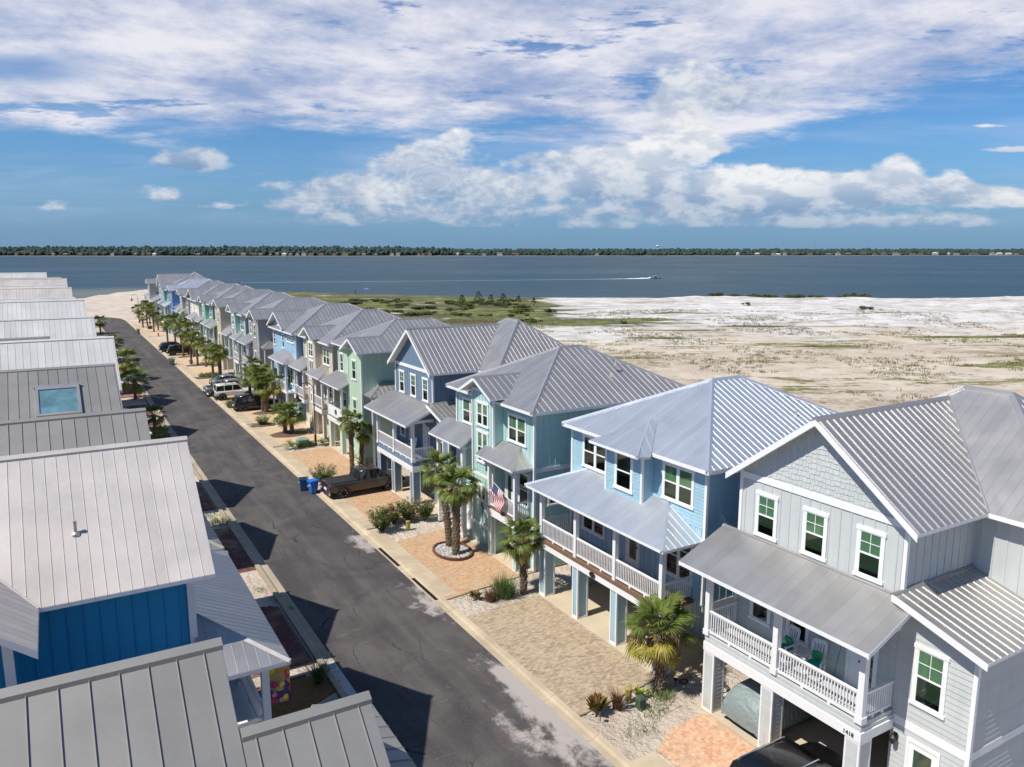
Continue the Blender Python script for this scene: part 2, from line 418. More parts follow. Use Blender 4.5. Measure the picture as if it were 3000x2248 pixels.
class Roof:
    def __init__(s,h,m,sp=.35,lod=0,rib=.035,ribw=.03,name='roof'):
        s.h=h; s.m=m; s.sp=sp; s.lod=lod; s.rib=rib*.85; s.ribw=ribw*.8; s.deck=MB(); s.faces=[]; s.caps=[]; s.fas=[]; s.name=name
    def face(s,pts,phase=0.):
        P=[Vector(p) for p in pts]
        n=(P[1]-P[0]).cross(P[2]-P[0]).normalized()
        if n.z<0: n=-n; P=P[::-1]
        e=Vector((0,0,1)).cross(n).normalized(); up=n.cross(e)
        o=P[0]; poly=[((p-o).dot(e),(p-o).dot(up)) for p in P]
        s.deck.prism([p-n*.035 for p in P],-n*.09)
        s.faces.append((o,e,up,n,poly,phase)); return s
    def cap(s,p,q,wd=.13,th=.03):
        s.caps.append((Vector(p),Vector(q),wd,th)); return s
    def fascia(s,p,q,hgt=.17,out=None,m='white trim'):
        s.fas.append((Vector(p),Vector(q),hgt,m,out)); return s
    def build(s):
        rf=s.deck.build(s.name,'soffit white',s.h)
        J=MB(); cnt=0
        for o,e,up,n,poly,ph in s.faces:
            amin=min(p[0] for p in poly); amax=max(p[0] for p in poly)
            k=math.floor((amin-ph)/s.sp); a=k*s.sp+ph
            while a<amax-1e-6:
                c=clip(clip(poly,a,True),a+s.sp,False)
                if len(c)>=3 and area(c)>.004:
                    mb=MB()
                    w3=lambda q,d: o+e*q[0]+up*q[1]+n*d
                    mb.prism([w3(q,0) for q in c],-n*.03)
                    sps=span(poly,a+1e-4) if a>amin+.02 else None
                    if sps and sps[1]-sps[0]>.08:
                        r0,r1=sps; flat=abs(n.x)>abs(n.y); hw=s.ribw/2*(.7 if flat else 1.); rh=s.rib*(.45 if flat else 1.); r0-=.012
                        mb.hexa([w3((a-hw,r0),-.004),w3((a+hw,r0),-.004),w3((a+hw,r1),-.004),w3((a-hw,r1),-.004),
                                 w3((a-hw*.3,r0),rh),w3((a+hw*.3,r0),rh),w3((a+hw*.3,r1),rh),w3((a-hw*.3,r1),rh)])
                    if s.lod==0 and cnt<298: mb.build('roof_panel',s.m,rf); cnt+=1
                    else: J.add(mb.v,mb.f)
                a+=s.sp
        if J.f: J.build('roof_panels',s.m,rf,kind='stuff')
        for p,q,wd,th in s.caps:
            d=(q-p).normalized(); sd=d.cross(Vector((0,0,1))).normalized(); u=sd.cross(d).normalized()
            if u.z<0: u=-u
            r=s.rib; mb=MB()
            drop=wd*.42
            A=[p+sd*wd-u*drop+u*r,p+u*(r+th),p-sd*wd-u*drop+u*r,p-sd*wd-u*(drop+.05),p-u*.03,p+sd*wd-u*(drop+.05)]
            B=[x+(q-p) for x in A]
            mb.loft([A,B]); mb.build('ridge_cap',s.m,rf)
        for p,q,hg,m,out in s.fas:
            d=(q-p); hd=Vector((d.x,d.y,0)).normalized(); nn=hd.cross(Vector((0,0,1)))
            if out is not None and nn.dot(Vector(out))<0: nn=-nn
            mb=MB(); dn=Vector((0,0,1))
            a,b_=p-nn*.045,q-nn*.045; pp,qq=p+nn*.006,q+nn*.006
            z=Vector((0,0,-.012))
            mb.hexa([a-dn*hg,b_-dn*hg,qq-dn*hg,pp-dn*hg,a+z,b_+z,qq+z,pp+z]); mb.build('fascia',m,rf)
        return rf
    # compound shapes -------------------------------------------------
    def gable_x(s,x0,x1,y0,y1,ze,zr,front=True,back=True,eaves=(1,1)):
        """ridge along X, rake ends at x0 / x1"""
        ym=(y0+y1)/2
        s.face([(x0,y0,ze),(x1,y0,ze),(x1,ym,zr),(x0,ym,zr)]); s.face([(x0,y1,ze),(x1,y1,ze),(x1,ym,zr),(x0,ym,zr)])
        s.cap((x0-.02,ym,zr),(x1,ym,zr))
        if eaves[0]: s.fascia((x0,y0,ze),(x1,y0,ze),out=(0,-1,0))
        if eaves[1]: s.fascia((x0,y1,ze),(x1,y1,ze),out=(0,1,0))
        if front:
            s.fascia((x0,y0,ze),(x0,ym,zr),.24,(-1,0,0)); s.fascia((x0,ym,zr),(x0,y1,ze),.24,(-1,0,0))
        if back:
            s.fascia((x1,y0,ze),(x1,ym,zr),.24,(1,0,0)); s.fascia((x1,ym,zr),(x1,y1,ze),.24,(1,0,0))
        return s
    def hip(s,x0,x1,y0,y1,ze,slope,caps=True):
        """hip roof, ridge along the longer side"""
        if x1-x0>=y1-y0:
            r=(y1-y0)/2; zr=ze+r*slope; a=(x0+r,(y0+y1)/2,zr); b=(x1-r,(y0+y1)/2,zr)
        else:
            r=(x1-x0)/2; zr=ze+r*slope; a=((x0+x1)/2,y0+r,zr); b=((x0+x1)/2,y1-r,zr)
        A,B,C,D_=(x0,y0,ze),(x1,y0,ze),(x1,y1,ze),(x0,y1,ze)
        if x1-x0>=y1-y0:
            s.face([A,B,b,a]); s.face([D_,C,b,a]); s.face([A,D_,a]); s.face([B,C,b])
            ends=((A,a),(D_,a),(B,b),(C,b))
        else:
            s.face([A,D_,b,a]); s.face([B,C,b,a]); s.face([A,B,a]); s.face([D_,C,b])
            ends=((A,a),(B,a),(D_,b),(C,b))
        if caps:
            s.cap(a,b)
            for p,q in ends: s.cap(p,q)
        for p,q,o in ((A,B,(0,-1,0)),(B,C,(1,0,0)),(C,D_,(0,1,0)),(D_,A,(-1,0,0))): s.fascia(p,q,out=o)
        return a,b
def vent(h,x,y,z,m='galvanised roof'):
    b=MB(); b.lathe((x,y,z-.1),[(.12,0),(.12,.12),(.07,.16),(.045,.17),(.045,.42),(.055,.42),(.055,.47),(.0,.48)],10); b.build('vent_pipe',m,h)
def railing(h,p,q,zf,lod=0,posts=False,sp=.115,hh=1.0,m='white trim'):
    p=Vector((p[0],p[1],0)); q=Vector((q[0],q[1],0)); L=(q-p).length; u=(q-p).normalized(); sd=Vector((u.y,-u.x,0))
    b=MB()
    def bar(z0,z1,w,a0=0,a1=L):
        A=p+u*a0; B=p+u*a1
        b.hexa([A-sd*w+Vector((0,0,z0)),B-sd*w+Vector((0,0,z0)),B+sd*w+Vector((0,0,z0)),A+sd*w+Vector((0,0,z0)),
                A-sd*w+Vector((0,0,z1)),B-sd*w+Vector((0,0,z1)),B+sd*w+Vector((0,0,z1)),A+sd*w+Vector((0,0,z1))])
    bar(zf+hh-.05,zf+hh,.055); bar(zf+hh-.11,zf+hh-.05,.022); bar(zf+.10,zf+.19,.022)
    for f in (.33,.67): bar(zf+.005,zf+.10,.03,L*f-.05,L*f+.05)
    rl=b.build('railing',m,h)
    n=max(2,int(L/sp)); J=MB()
    for k in range(n):
        c=p+u*(L*(k+.5)/n)
        if lod==0: boxobj('baluster',(.038,.038,hh-.30),(c.x,c.y,zf+.19+(hh-.30)/2),m,rl)
        else: J.box((c.x-.019,c.y-.019,zf+.19),(c.x+.019,c.y+.019,zf+hh-.11))
    if J.f: J.build('balusters',m,rl,kind='stuff')
    return rl
def post(h,x,y,z0,z1,w=.2,m='white trim',base=True):
    b=MB(); k=w/2; b.box((x-k,y-k,z0),(x+k,y+k,z1))
    if base: b.box((x-k-.03,y-k-.03,z0),(x+k+.03,y+k+.03,z0+.22)); b.box((x-k-.025,y-k-.025,z1-.16),(x+k+.025,y+k+.025,z1-.002))
    return b.build('porch_post',m,h)
def clad_column(h,x0,x1,y0,y1,z0,z1,m,lod,sp=.17):
    b=MB(); b.box((x0+.02,y0+.02,z0),(x1-.02,y1-.02,z1)); c=b.build('column',m,h)
    tb=MB(); t=.07
    for x in (x0,x1-t):
        for y in (y0,y1-t): tb.box((x,y,z0),(x+t,y+t,z1))
    tb.box((x0+.004,y0+.004,z0),(x1-.004,y1-.004,z0+.1)); tb.box((x0+.004,y0+.004,z1-.09),(x1-.004,y1-.004,z1-.002)); tb.build('corner_trim','white trim',c)
    J=MB(); z=z0+.1
    while z<z1-.1:
        zt=min(z+sp,z1-.09); mb=MB(); a=.014
        mb.hexa([(x0+t,y0+t-.055-a+.004,z),(x1-t,y0+t-.055-a+.004,z),(x1-t,y1-t+.055+a-.004,z),(x0+t,y1-t+.055+a-.004,z),
                 (x0+t,y0+.019,zt),(x1-t,y0+.019,zt),(x1-t,y1-.019,zt),(x0+t,y1-.019,zt)])
        mb.hexa([(x0+.006,y0+t,z),(x1-.006,y0+t,z),(x1-.006,y1-t,z),(x0+.006,y1-t,z),
                 (x0+.019,y0+t,zt),(x1-.019,y0+t,zt),(x1-.019,y1-t,zt),(x0+.019,y1-t,zt)])
        if lod==0: mb.build('plank',m,c)
        else: J.add(mb.v,mb.f)
        z+=sp
    if J.f: J.build('siding',m,c,kind='stuff')
    return c
def bxp(h,name,a,b,m):
    mb=MB(); mb.box(a,b); return mb.build(name,m,h)
def door(h,fr,c0,c1,z0,z1,glass=True,m='white trim'):
    a0,a1=sorted((fr.A(c0),fr.A(c1))); t=.1; b=MB()
    fr.box(b,a0,a0+t,z0,z1,0,.055); fr.box(b,a1-t,a1,z0,z1,0,.055); fr.box(b,a0,a1,z1,z1+.12,0,.06)
    fr.box(b,a0+t,a1-t,z0,z1,0,.03); d=b.build('door',m,h)
    g=MB()
    if glass: fr.box(g,a0+t+.16,a1-t-.16,z0+.35,z1-.2,.03,.036); g.build('pane','lower pane',d)
    k=MB(); c=fr.P(a1-t-.08,z0+1.0,.06); k.box(tuple(c-Vector((.03,.03,.03))),tuple(c+Vector((.03,.03,.03)))); k.build('handle','dark metal',d)
    return d
def fin_rect(a0,a1,z0,z1): return [(a0,z0),(a1,z0),(a1,z1),(a0,z1)]
# glass, blinds, small metals
def _glass(tint,alpha):
    def fn(T,b,g,pos):
        m=T.t; gl=T.new('ShaderNodeBsdfGlossy'); gl.inputs['Roughness'].default_value=.03
        tr=T.new('ShaderNodeBsdfTransparent'); tr.inputs[0].default_value=tint+(1,)
        lw=T.new('ShaderNodeLayerWeight'); fz=T.m('ADD',.04,T.m('MULTIPLY',T.m('POWER',lw.outputs[1],5.),.9))
        mx=T.new('ShaderNodeMixShader'); T.l.new(T.m('ADD',fz,alpha),mx.inputs[0]); T.l.new(tr.outputs[0],mx.inputs[1]); T.l.new(gl.outputs[0],mx.inputs[2])
        out=[n for n in T.n if n.type=='OUTPUT_MATERIAL'][0]; T.l.new(mx.outputs[0],out.inputs[0])
    return fn
mat('upper pane',(1,1,1),fn=_glass((.62,.76,.66),.04))
mat('lower pane',(1,1,1),fn=_glass((.43,.51,.45),.05))
def _blind(T,b,g,pos):
    z=T.sep(pos)[2]; s=T.m('FRACT',T.m('MULTIPLY',z,18.)); f=T.lin(s,0.,1.,.52,1.)
    T.l.new(T.mix(1.,(.78,.80,.72,1),T.comb(f,f,f),'MULTIPLY'),b.inputs['Base Color'])
mat('blind',(.6,.62,.5),.7,fn=_blind)
mat('curtain',(.62,.60,.54),.85,0,.15,5,stretch=(6,6,.3))
mat('unlit shade',(.03,.03,.03),.8,0,0)
mat('dark metal',(.03,.03,.032),.4,.6,0)
mat('concrete pale',(.47,.43,.36),.85,0,.12,.9,.15,30)
mat('concrete slab',(.52,.44,.32),.85,0,.10,.6,.15,30)
mat('deck wood',(.17,.10,.06),.75,0,.25,1.2,stretch=(.4,6,1))
mat('garage grey',(.30,.30,.28),.85,0,.1,1)  # even mid grey for the undercroft rear walls

mat('petal yellow',(.72,.48,.04),.7,0,.1); mat('petal pink',(.72,.16,.20),.6,0,.1)
mat('roof glass',(.10,.20,.24),.08,0,.3,1.5,spec=.8)
# ============================================================ HOUSES, RIGHT-HAND ROW
def text_mesh(name,txt,size,mtl,parent,origin,xdir,ydir,thick=.006):
    cu=bpy.data.curves.new(name,'FONT'); cu.body=txt; cu.size=size; cu.extrude=thick; cu.offset=.004
    ob=bpy.data.objects.new(name,cu); col.objects.link(ob)
    dg=bpy.context.evaluated_depsgraph_get(); me=bpy.data.meshes.new_from_object(ob.evaluated_get(dg))
    bpy.data.objects.remove(ob); me.materials.clear(); me.materials.append(M[mtl])
    X=Vector(xdir); Y=Vector(ydir); Z=X.cross(Y); o=Vector(origin)-Vector(ORG[parent.name])
    mtx=Matrix(((X.x,Y.x,Z.x,o.x),(X.y,Y.y,Z.y,o.y),(X.z,Y.z,Z.z,o.z),(0,0,0,1))); me.transform(mtx)
    return put(name,me,parent)
def slab_base(h,x0,x1,y0,y1,hid=None):
    bxp(h,'concrete_floor',(x0,y0,-.25),(x1,y1,.06),'concrete slab')
def house_G(dy,lod,wallm,gablem,label,roofm='galvanised roof',number=None,sp=.35):
    h=thing('house',label,'house',(27,16.5+dy,0),'beach houses in the right-hand row')
    Y=lambda y:y+dy
    slab_base(h,20.62,34,Y(11.2),Y(20.6))
    # upper front gable
    fr=Fr((22.35,Y(20.5)),(22.35,Y(13.7)))
    wins=[(Y(19.73),Y(18.71),7.16,8.85),(Y(17.57),Y(16.55),7.16,8.85),(Y(15.41),Y(14.39),7.16,8.85)]
    wall(h,wallm,fr,[(0,6.4),(6.8,6.4),(6.8,9.35),(0,9.35)],'bb',lod,wins,.42)
    wall(h,gablem,fr,[(0,9.35),(6.8,9.35),(6.8,9.7),(3.4,12.1),(0,9.7)],'shingle' if gablem==wallm else 'lap',lod,(),.19,name='gable_wall')
    board(h,fr,0,6.8,9.22,9.46,.0,.045)
    for w in wins: window(h,fr,*w,grid=True,lod=lod)
    # behind the porch
    pw=[(Y(19.75),Y(18.75),3.75,5.7),(Y(18.0),Y(17.0),3.75,5.7)]
    wall(h,wallm,fr,fin_rect(0,6.8,3.15,6.4),'lap',lod,pw+[(Y(15.55),Y(14.3),3.2,5.5)],.13)
    for w in pw: window(h,fr,*w,grid=True,lod=lod,dark=True)
    door(h,fr,Y(15.45),Y(14.75),3.2,5.35,False); window(h,fr,Y(14.72),Y(14.3),3.2,5.35,lod=lod,halves=False,dark=True)
    # wing front, side
    wf=Fr((22.35,Y(13.7)),(22.35,Y(11.2)))
    ww=(Y(13.1),Y(12.03),3.72,5.7)
    wall(h,wallm,wf,[(0,3.0),(2.5,3.0),(2.5,6.3),(0,7.0)],'lap',lod,[ww],.19)
    wall(h,wallm,wf,fin_rect(0,2.5,.05,2.74),'lap',lod,[(Y(13.1),Y(12.0),.1,2.5)],.19)
    board(h,wf,-.02,2.5,2.74,3.02,0,.03,name='trim_band')
    window(h,wf,*ww,grid=True,lod=lod); door(h,wf,Y(13.1),Y(12.0),.1,2.4,True)
    ws=Fr((22.35,Y(11.2)),(26.2,Y(11.2)))
    wall(h,wallm,ws,fin_rect(0,3.85,3.0,6.35),'lap',lod,(),.19); wall(h,wallm,ws,fin_rect(0,3.85,.05,2.74),'lap',lod,(),.19)
    board(h,ws,0,11.5,2.74,3.02,0,.03,name='trim_band')
    # set-back upper parts
    us=Fr((22.35,Y(13.7)),(26.2,Y(13.7))); wall(h,wallm,us,fin_rect(0,3.85,6.9,9.72),'bb',lod,(),.40)
    ub=Fr((26.2,Y(13.7)),(26.2,Y(11.15))); wall(h,wallm,ub,fin_rect(0,2.55,6.2,9.5),'bb',lod,(),.42)
    bs=Fr((26.2,Y(11.15)),(34,Y(11.15))); wall(h,wallm,bs,fin_rect(0,7.8,.05,9.45),'lap',max(lod,1),(),.2)
    fs=Fr((34,Y(20.5)),(22.35,Y(20.5))); wall(h,wallm,fs,fin_rect(0,11.65,3.05,9.7),'lap',max(lod,1),(),.2)
    rb=Fr((34,Y(11.15)),(34,Y(20.5))); wall(h,wallm,rb,fin_rect(0,9.35,.05,9.45),None,1)
    cr=.13
    for x,y,z0,z1 in ((22.36,13.69,6.6,9.75),(22.36,20.49,3.1,9.75),(22.36,11.21,0,6.3),(26.2,11.16,6.2,9.5)): postbox(h,x,Y(y),z0,z1,cr,'white trim')
    # floors and ceilings
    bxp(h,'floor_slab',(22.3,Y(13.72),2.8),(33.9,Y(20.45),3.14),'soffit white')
    bxp(h,'floor_slab',(20.7,Y(13.65),3.0),(22.3,Y(20.48),3.15),wallm)
    # porch
    bxp(h,'porch_beam',(20.64,Y(13.58),2.52),(20.86,Y(20.47),2.86),'white trim')
    bxp(h,'porch_beam',(20.86,Y(13.58),2.53),(22.3,Y(13.78),2.86),'white trim'); bxp(h,'porch_beam',(20.86,Y(20.27),2.53),(22.3,Y(20.47),2.86),'white trim')
    bxp(h,'rim_board',(20.68,Y(13.62),2.86),(22.3,Y(20.44),3.0),wallm)
    for a,b in ((19.9,20.45),(17.05,17.6),(13.6,14.15)): clad_column(h,20.66,21.26,Y(a),Y(b),.05,2.52,wallm,lod)
    for y in (20.38,17.1,13.72): post(h,20.76,Y(y),3.15,5.86,.21)
    railing(h,(20.76,Y(20.27)),(20.76,Y(17.22)),3.15,lod); railing(h,(20.76,Y(16.98)),(20.76,Y(13.84)),3.15,lod)
    railing(h,(20.87,Y(13.72)),(22.3,Y(13.72)),3.15,lod); railing(h,(20.87,Y(20.38)),(22.3,Y(20.38)),3.15,lod)
    bxp(h,'porch_beam',(20.66,Y(13.6),5.86),(20.86,Y(20.5),6.12),'white trim'); bxp(h,'porch_beam',(20.87,Y(13.62),5.9),(22.34,Y(13.8),6.1),'white trim')
    bxp(h,'porch_beam',(20.87,Y(20.3),5.9),(22.34,Y(20.48),6.1),'white trim')
    r=Roof(h,roofm,.45 if lod==0 else .4,lod,rib=.014,ribw=.02,name='porch_roof'); r.face([(19.98,Y(13.1),5.98),(19.98,Y(21.3),5.98),(22.34,Y(21.3),7.05),(22.34,Y(13.1),7.05)])
    r.fascia((19.98,Y(13.1),5.98),(19.98,Y(21.3),5.98),.15,(-1,0,0)); r.fascia((19.98,Y(13.1),5.98),(22.3,Y(13.1),7.03),.18,(0,-1,0)); r.fascia((19.98,Y(21.3),5.98),(22.3,Y(21.3),7.03),.18,(0,1,0))
    r.cap((22.3,Y(13.1),7.05),(22.3,Y(21.3),7.05),.08,.02); r.build()
    # wing roof
    r=Roof(h,roofm,sp,lod,name='wing_roof'); r.face([(21.8,Y(10.68),6.33),(26.2,Y(10.68),6.33),(26.2,Y(13.7),7.24),(21.8,Y(13.7),7.24)])
    r.fascia((21.8,Y(10.68),6.33),(21.8,Y(13.7),7.24),.24,(-1,0,0)); r.fascia((21.8,Y(10.68),6.33),(26.2,Y(10.68),6.33),.12,(0,-1,0))
    r.cap((21.8,Y(13.66),7.24),(26.2,Y(13.66),7.24),.09,.02); r.build()
    # main roof
    ze,zr=9.38,12.22; v=25.65; xr=v+(zr-ze)/.736
    r=Roof(h,roofm,sp,lod)
    r.face([(21.8,Y(13.05),ze),(v,Y(13.05),ze),(xr,Y(16.95),zr),(21.8,Y(16.95),zr)],.1)
    r.face([(21.8,Y(20.85),ze),(v,Y(20.85),ze),(xr,Y(16.95),zr),(21.8,Y(16.95),zr)],.1)
    r.cap((21.78,Y(16.95),zr),(xr,Y(16.95),zr)); r.cap((v,Y(13.05),ze-.0),(xr,Y(16.95),zr),.1,.01)
    r.fascia((21.8,Y(13.05),ze),(21.8,Y(16.95),zr),.26,(-1,0,0)); r.fascia((21.8,Y(16.95),zr),(21.8,Y(20.85),ze),.26,(-1,0,0))
    r.fascia((21.8,Y(13.05),ze),(v,Y(13.05),ze),.12,(0,-1,0)); r.fascia((21.8,Y(20.85),ze),(v,Y(20.85),ze),.12,(0,1,0))
    r.build()
    r=Roof(h,roofm,sp,lod,name='cross_roof'); r.hip(v,v+8.84,Y(10.5),Y(21.1),ze,.736); r.build()
    # undercroft
    bxp(h,'rear_wall',(27.5,Y(11.3),0),(27.7,Y(20.4),2.8),'garage grey')
    for x,y in ((23.6,18.9),(23.6,15.9),(25.8,18.9)):
        b=MB(); b.tube([(x,Y(y),0),(x,Y(y),2.8)],.17,14); b.build('pile','concrete pale',h,smooth=False)
    if number: text_mesh('house_number',number,.2,'dark metal',h,(20.632,Y(14.22),2.60),(0,-1,0),(0,0,1))
    if number:
        b=MB(); fx,fy,fz=22.28,13.45,2.25
        b.box((fx-.04,Y(fy)-.07,fz-.05),(fx,Y(fy)+.07,fz+.22)); b.lathe((fx-.16,Y(fy),fz-.12),[(.05,0),(.09,.05),(.11,.22),(.03,.30),(.01,.36)],6); b.build('wall_lantern','dark metal',h)
    vent(h,27.5,Y(14.2),10.3)
    return h
def house_B(dy,lod,wallm,label,roofm='new zinc roof'):
    h=thing('house',label,'house',(27,27.3+dy,0),'beach houses in the right-hand row'); Y=lambda y:y+dy
    slab_base(h,20.6,33,Y(22.5),Y(32.4))
    fr=Fr((22.4,Y(32)),(22.4,Y(22.4)))
    wR=(Y(25.06),Y(23.1),7.1,8.77); wL=(Y(31.05),Y(28.95),7.1,8.77)
    wall(h,wallm,fr,fin_rect(0,9.6,6.4,8.98),'lap',lod,[wR,wL],.15)
    window(h,fr,*wR,n=2,lod=lod); window(h,fr,*wL,n=2,lod=lod,dark=True)
    nr=Fr((22.4,Y(22.4)),(33,Y(22.4))); wall(h,wallm,nr,fin_rect(0,10.6,5.6,8.98),'lap',lod,(),.15)
    wall(h,wallm,nr,fin_rect(0,10.6,3.1,5.4),'bb',lod,(),.4); wall(h,wallm,nr,fin_rect(.6,10.6,.05,2.8),'bb',lod,(),.4)
    board(h,nr,0,10.6,5.38,5.62,0,.03,name='trim_band'); board(h,nr,0,10.6,2.8,3.1,0,.03,name='trim_band')
    wall(h,wallm,Fr((33,Y(32)),(22.4,Y(32))),fin_rect(0,10.6,.05,8.98),None,1); wall(h,wallm,Fr((33,Y(22.4)),(33,Y(32))),fin_rect(0,9.6,.05,8.98),None,1)
    postbox(h,22.41,Y(22.41),3.1,9.0,.13,'white trim'); postbox(h,22.41,Y(31.99),3.1,9.0,.13,'white trim')
    # bump-out clad in shingles
    bf=Fr((21.75,Y(28.3)),(21.75,Y(25.7))); bw=(Y(27.62),Y(26.3),7.0,8.8)
    wall(h,wallm,bf,fin_rect(0,2.6,6.35,9.0),'shingle',lod,[bw],.16); window(h,bf,*bw,lod=lod,dark=True,trimw=.13)
    wall(h,wallm,Fr((21.75,Y(25.7)),(22.4,Y(25.7))),fin_rect(0,.65,6.4,9.0),'shingle',lod,(),.16)
    wall(h,wallm,Fr((22.4,Y(28.3)),(21.75,Y(28.3))),fin_rect(0,.65,6.4,9.0),None,1)
    for y in (25.71,28.29): postbox(h,21.76,Y(y),6.45,9.0,.11,'white trim')
    # porch wall
    pw=[(Y(31.0),Y(29.1),3.8,5.6),(Y(24.75),Y(23.0),3.75,5.75)]
    wall(h,wallm,fr,fin_rect(0,9.6,3.15,6.4),'bb',lod,pw+[(Y(27.5),Y(26.4),3.2,5.4)],.4)
    for w in pw: window(h,fr,*w,n=2,lod=lod,dark=True)
    door(h,fr,Y(27.45),Y(26.45),3.2,5.3)
    # porch
    bxp(h,'deck',(20.66,Y(22.95),3.08),(22.4,Y(32.42),3.16),'deck wood')
    bxp(h,'deck_edge',(20.62,Y(22.92),3.0),(20.66,Y(32.45),3.15),'deck wood'); bxp(h,'deck_edge',(20.67,Y(22.90),3.0),(22.4,Y(22.945),3.15),'deck wood')
    bxp(h,'porch_beam',(20.66,Y(22.97),2.66),(20.86,Y(32.4),2.99),'white trim'); bxp(h,'porch_beam',(20.87,Y(22.98),2.66),(22.4,Y(23.15),2.99),'white trim'); bxp(h,'porch_beam',(20.87,Y(32.2),2.66),(22.4,Y(32.39),2.99),'white trim')
    bxp(h,'porch_beam',(20.66,Y(23.0),5.66),(20.86,Y(32.4),5.86),'white trim'); bxp(h,'porch_beam',(20.87,Y(23.0),5.66),(22.4,Y(23.18),5.86),'white trim'); bxp(h,'porch_beam',(20.87,Y(32.2),5.66),(22.4,Y(32.38),5.86),'white trim')
    ys=(32.28,29.25,26.2,23.08)
    for y in ys: post(h,20.76,Y(y),3.16,5.66,.2,base=False)
    for a,b in zip(ys,ys[1:]): railing(h,(20.76,Y(a-.1)),(20.76,Y(b+.1)),3.16,lod)
    railing(h,(20.86,Y(23.08)),(22.38,Y(23.08)),3.16,lod); railing(h,(20.86,Y(32.28)),(22.38,Y(32.28)),3.16,lod)
    for a,b in ((31.88,32.42),(28.96,29.42),(25.93,26.42),(22.95,23.45)):
        c=bxp(h,'column',(20.72,Y(a)+.04,.06),(21.28,Y(b)-.04,2.66),wallm)
        t=MB()
        for x in (20.68,21.24):
            for y in (Y(a),Y(b)-.08): t.box((x,y,.05),(x+.08,y+.08,2.66))
        t.box((20.683,Y(a)+.004,.05),(21.317,Y(b)-.004,.16)); t.build('corner_trim','white trim',c)
    r=Roof(h,roofm,.36,lod,rib=.025,name='porch_roof'); e=5.95; z=7.03; x0,x1=20.1,22.4; ya,yb=Y(22.36),Y(32.95)
    r.face([(x0,ya,e),(x0,yb,e),(x1,yb-2.3,z),(x1,ya+2.3,z)]); r.face([(x0,ya,e),(x1,ya,e),(x1,ya+2.3,z)]); r.face([(x0,yb,e),(x1,yb,e),(x1,yb-2.3,z)])
    r.cap((x0,ya,e),(x1,ya+2.3,z),.11,.02); r.cap((x0,yb,e),(x1,yb-2.3,z),.11,.02)
    r.fascia((x0,ya,e),(x0,yb,e),.12,(-1,0,0)); r.fascia((x0,ya,e),(x1,ya,e),.12,(0,-1,0)); r.fascia((x0,yb,e),(x1,yb,e),.12,(0,1,0)); r.build()
    r=Roof(h,roofm,.36,lod); r.hip(21.9,34.1,Y(21.85),Y(32.25),9.12,.49); r.build()
    # small roof over the bump-out
    r=Roof(h,roofm,.36,lod,name='dormer_roof'); A=(21.1,Y(25.55),9.0); B_=(21.1,Y(28.9),9.0); C_=(23.55,Y(27.2),9.98); D_=(21.95,Y(25.15),9.14)
    r.face([(21.12,Y(25.3),9.03),(21.12,Y(28.85),9.03),(23.5,Y(27.3),10.0)]); r.face([(21.12,Y(25.3),9.03),(21.62,Y(25.02),9.02),(23.64,Y(26.98),10.0),(23.5,Y(27.3),10.0)])
    r.cap((21.12,Y(25.3),9.03),(23.5,Y(27.3),10.0),.09,.02); r.fascia((21.12,Y(25.3),9.03),(21.12,Y(28.85),9.03),.13,(-1,0,0)); r.build()
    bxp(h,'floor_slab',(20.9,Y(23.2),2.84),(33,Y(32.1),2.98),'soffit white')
    # undercroft
    bk=Fr((24.6,Y(30.2)),(24.6,Y(24.2))); wall(h,wallm,bk,fin_rect(0,6,.06,2.84),'bb',lod,(),.3)
    bxp(h,'wall_vent',(24.54,Y(28.2),.5),(24.6,Y(28.75),.9),'white trim')
    bxp(h,'rear_wall',(28,Y(22.5),0),(28.2,Y(32),2.84),'garage grey')
    b=MB(); b.loft([[(20.625-t,Y(27.73)+.22*math.cos(2*math.pi*k/20),2.85+.13*math.sin(2*math.pi*k/20)) for k in range(20)] for t in (0.,.03)]); b.build('house_plaque','dark metal',h)
    vent(h,29.5,Y(24.),10.1); vent(h,26.5,Y(31.),9.7)
    return h
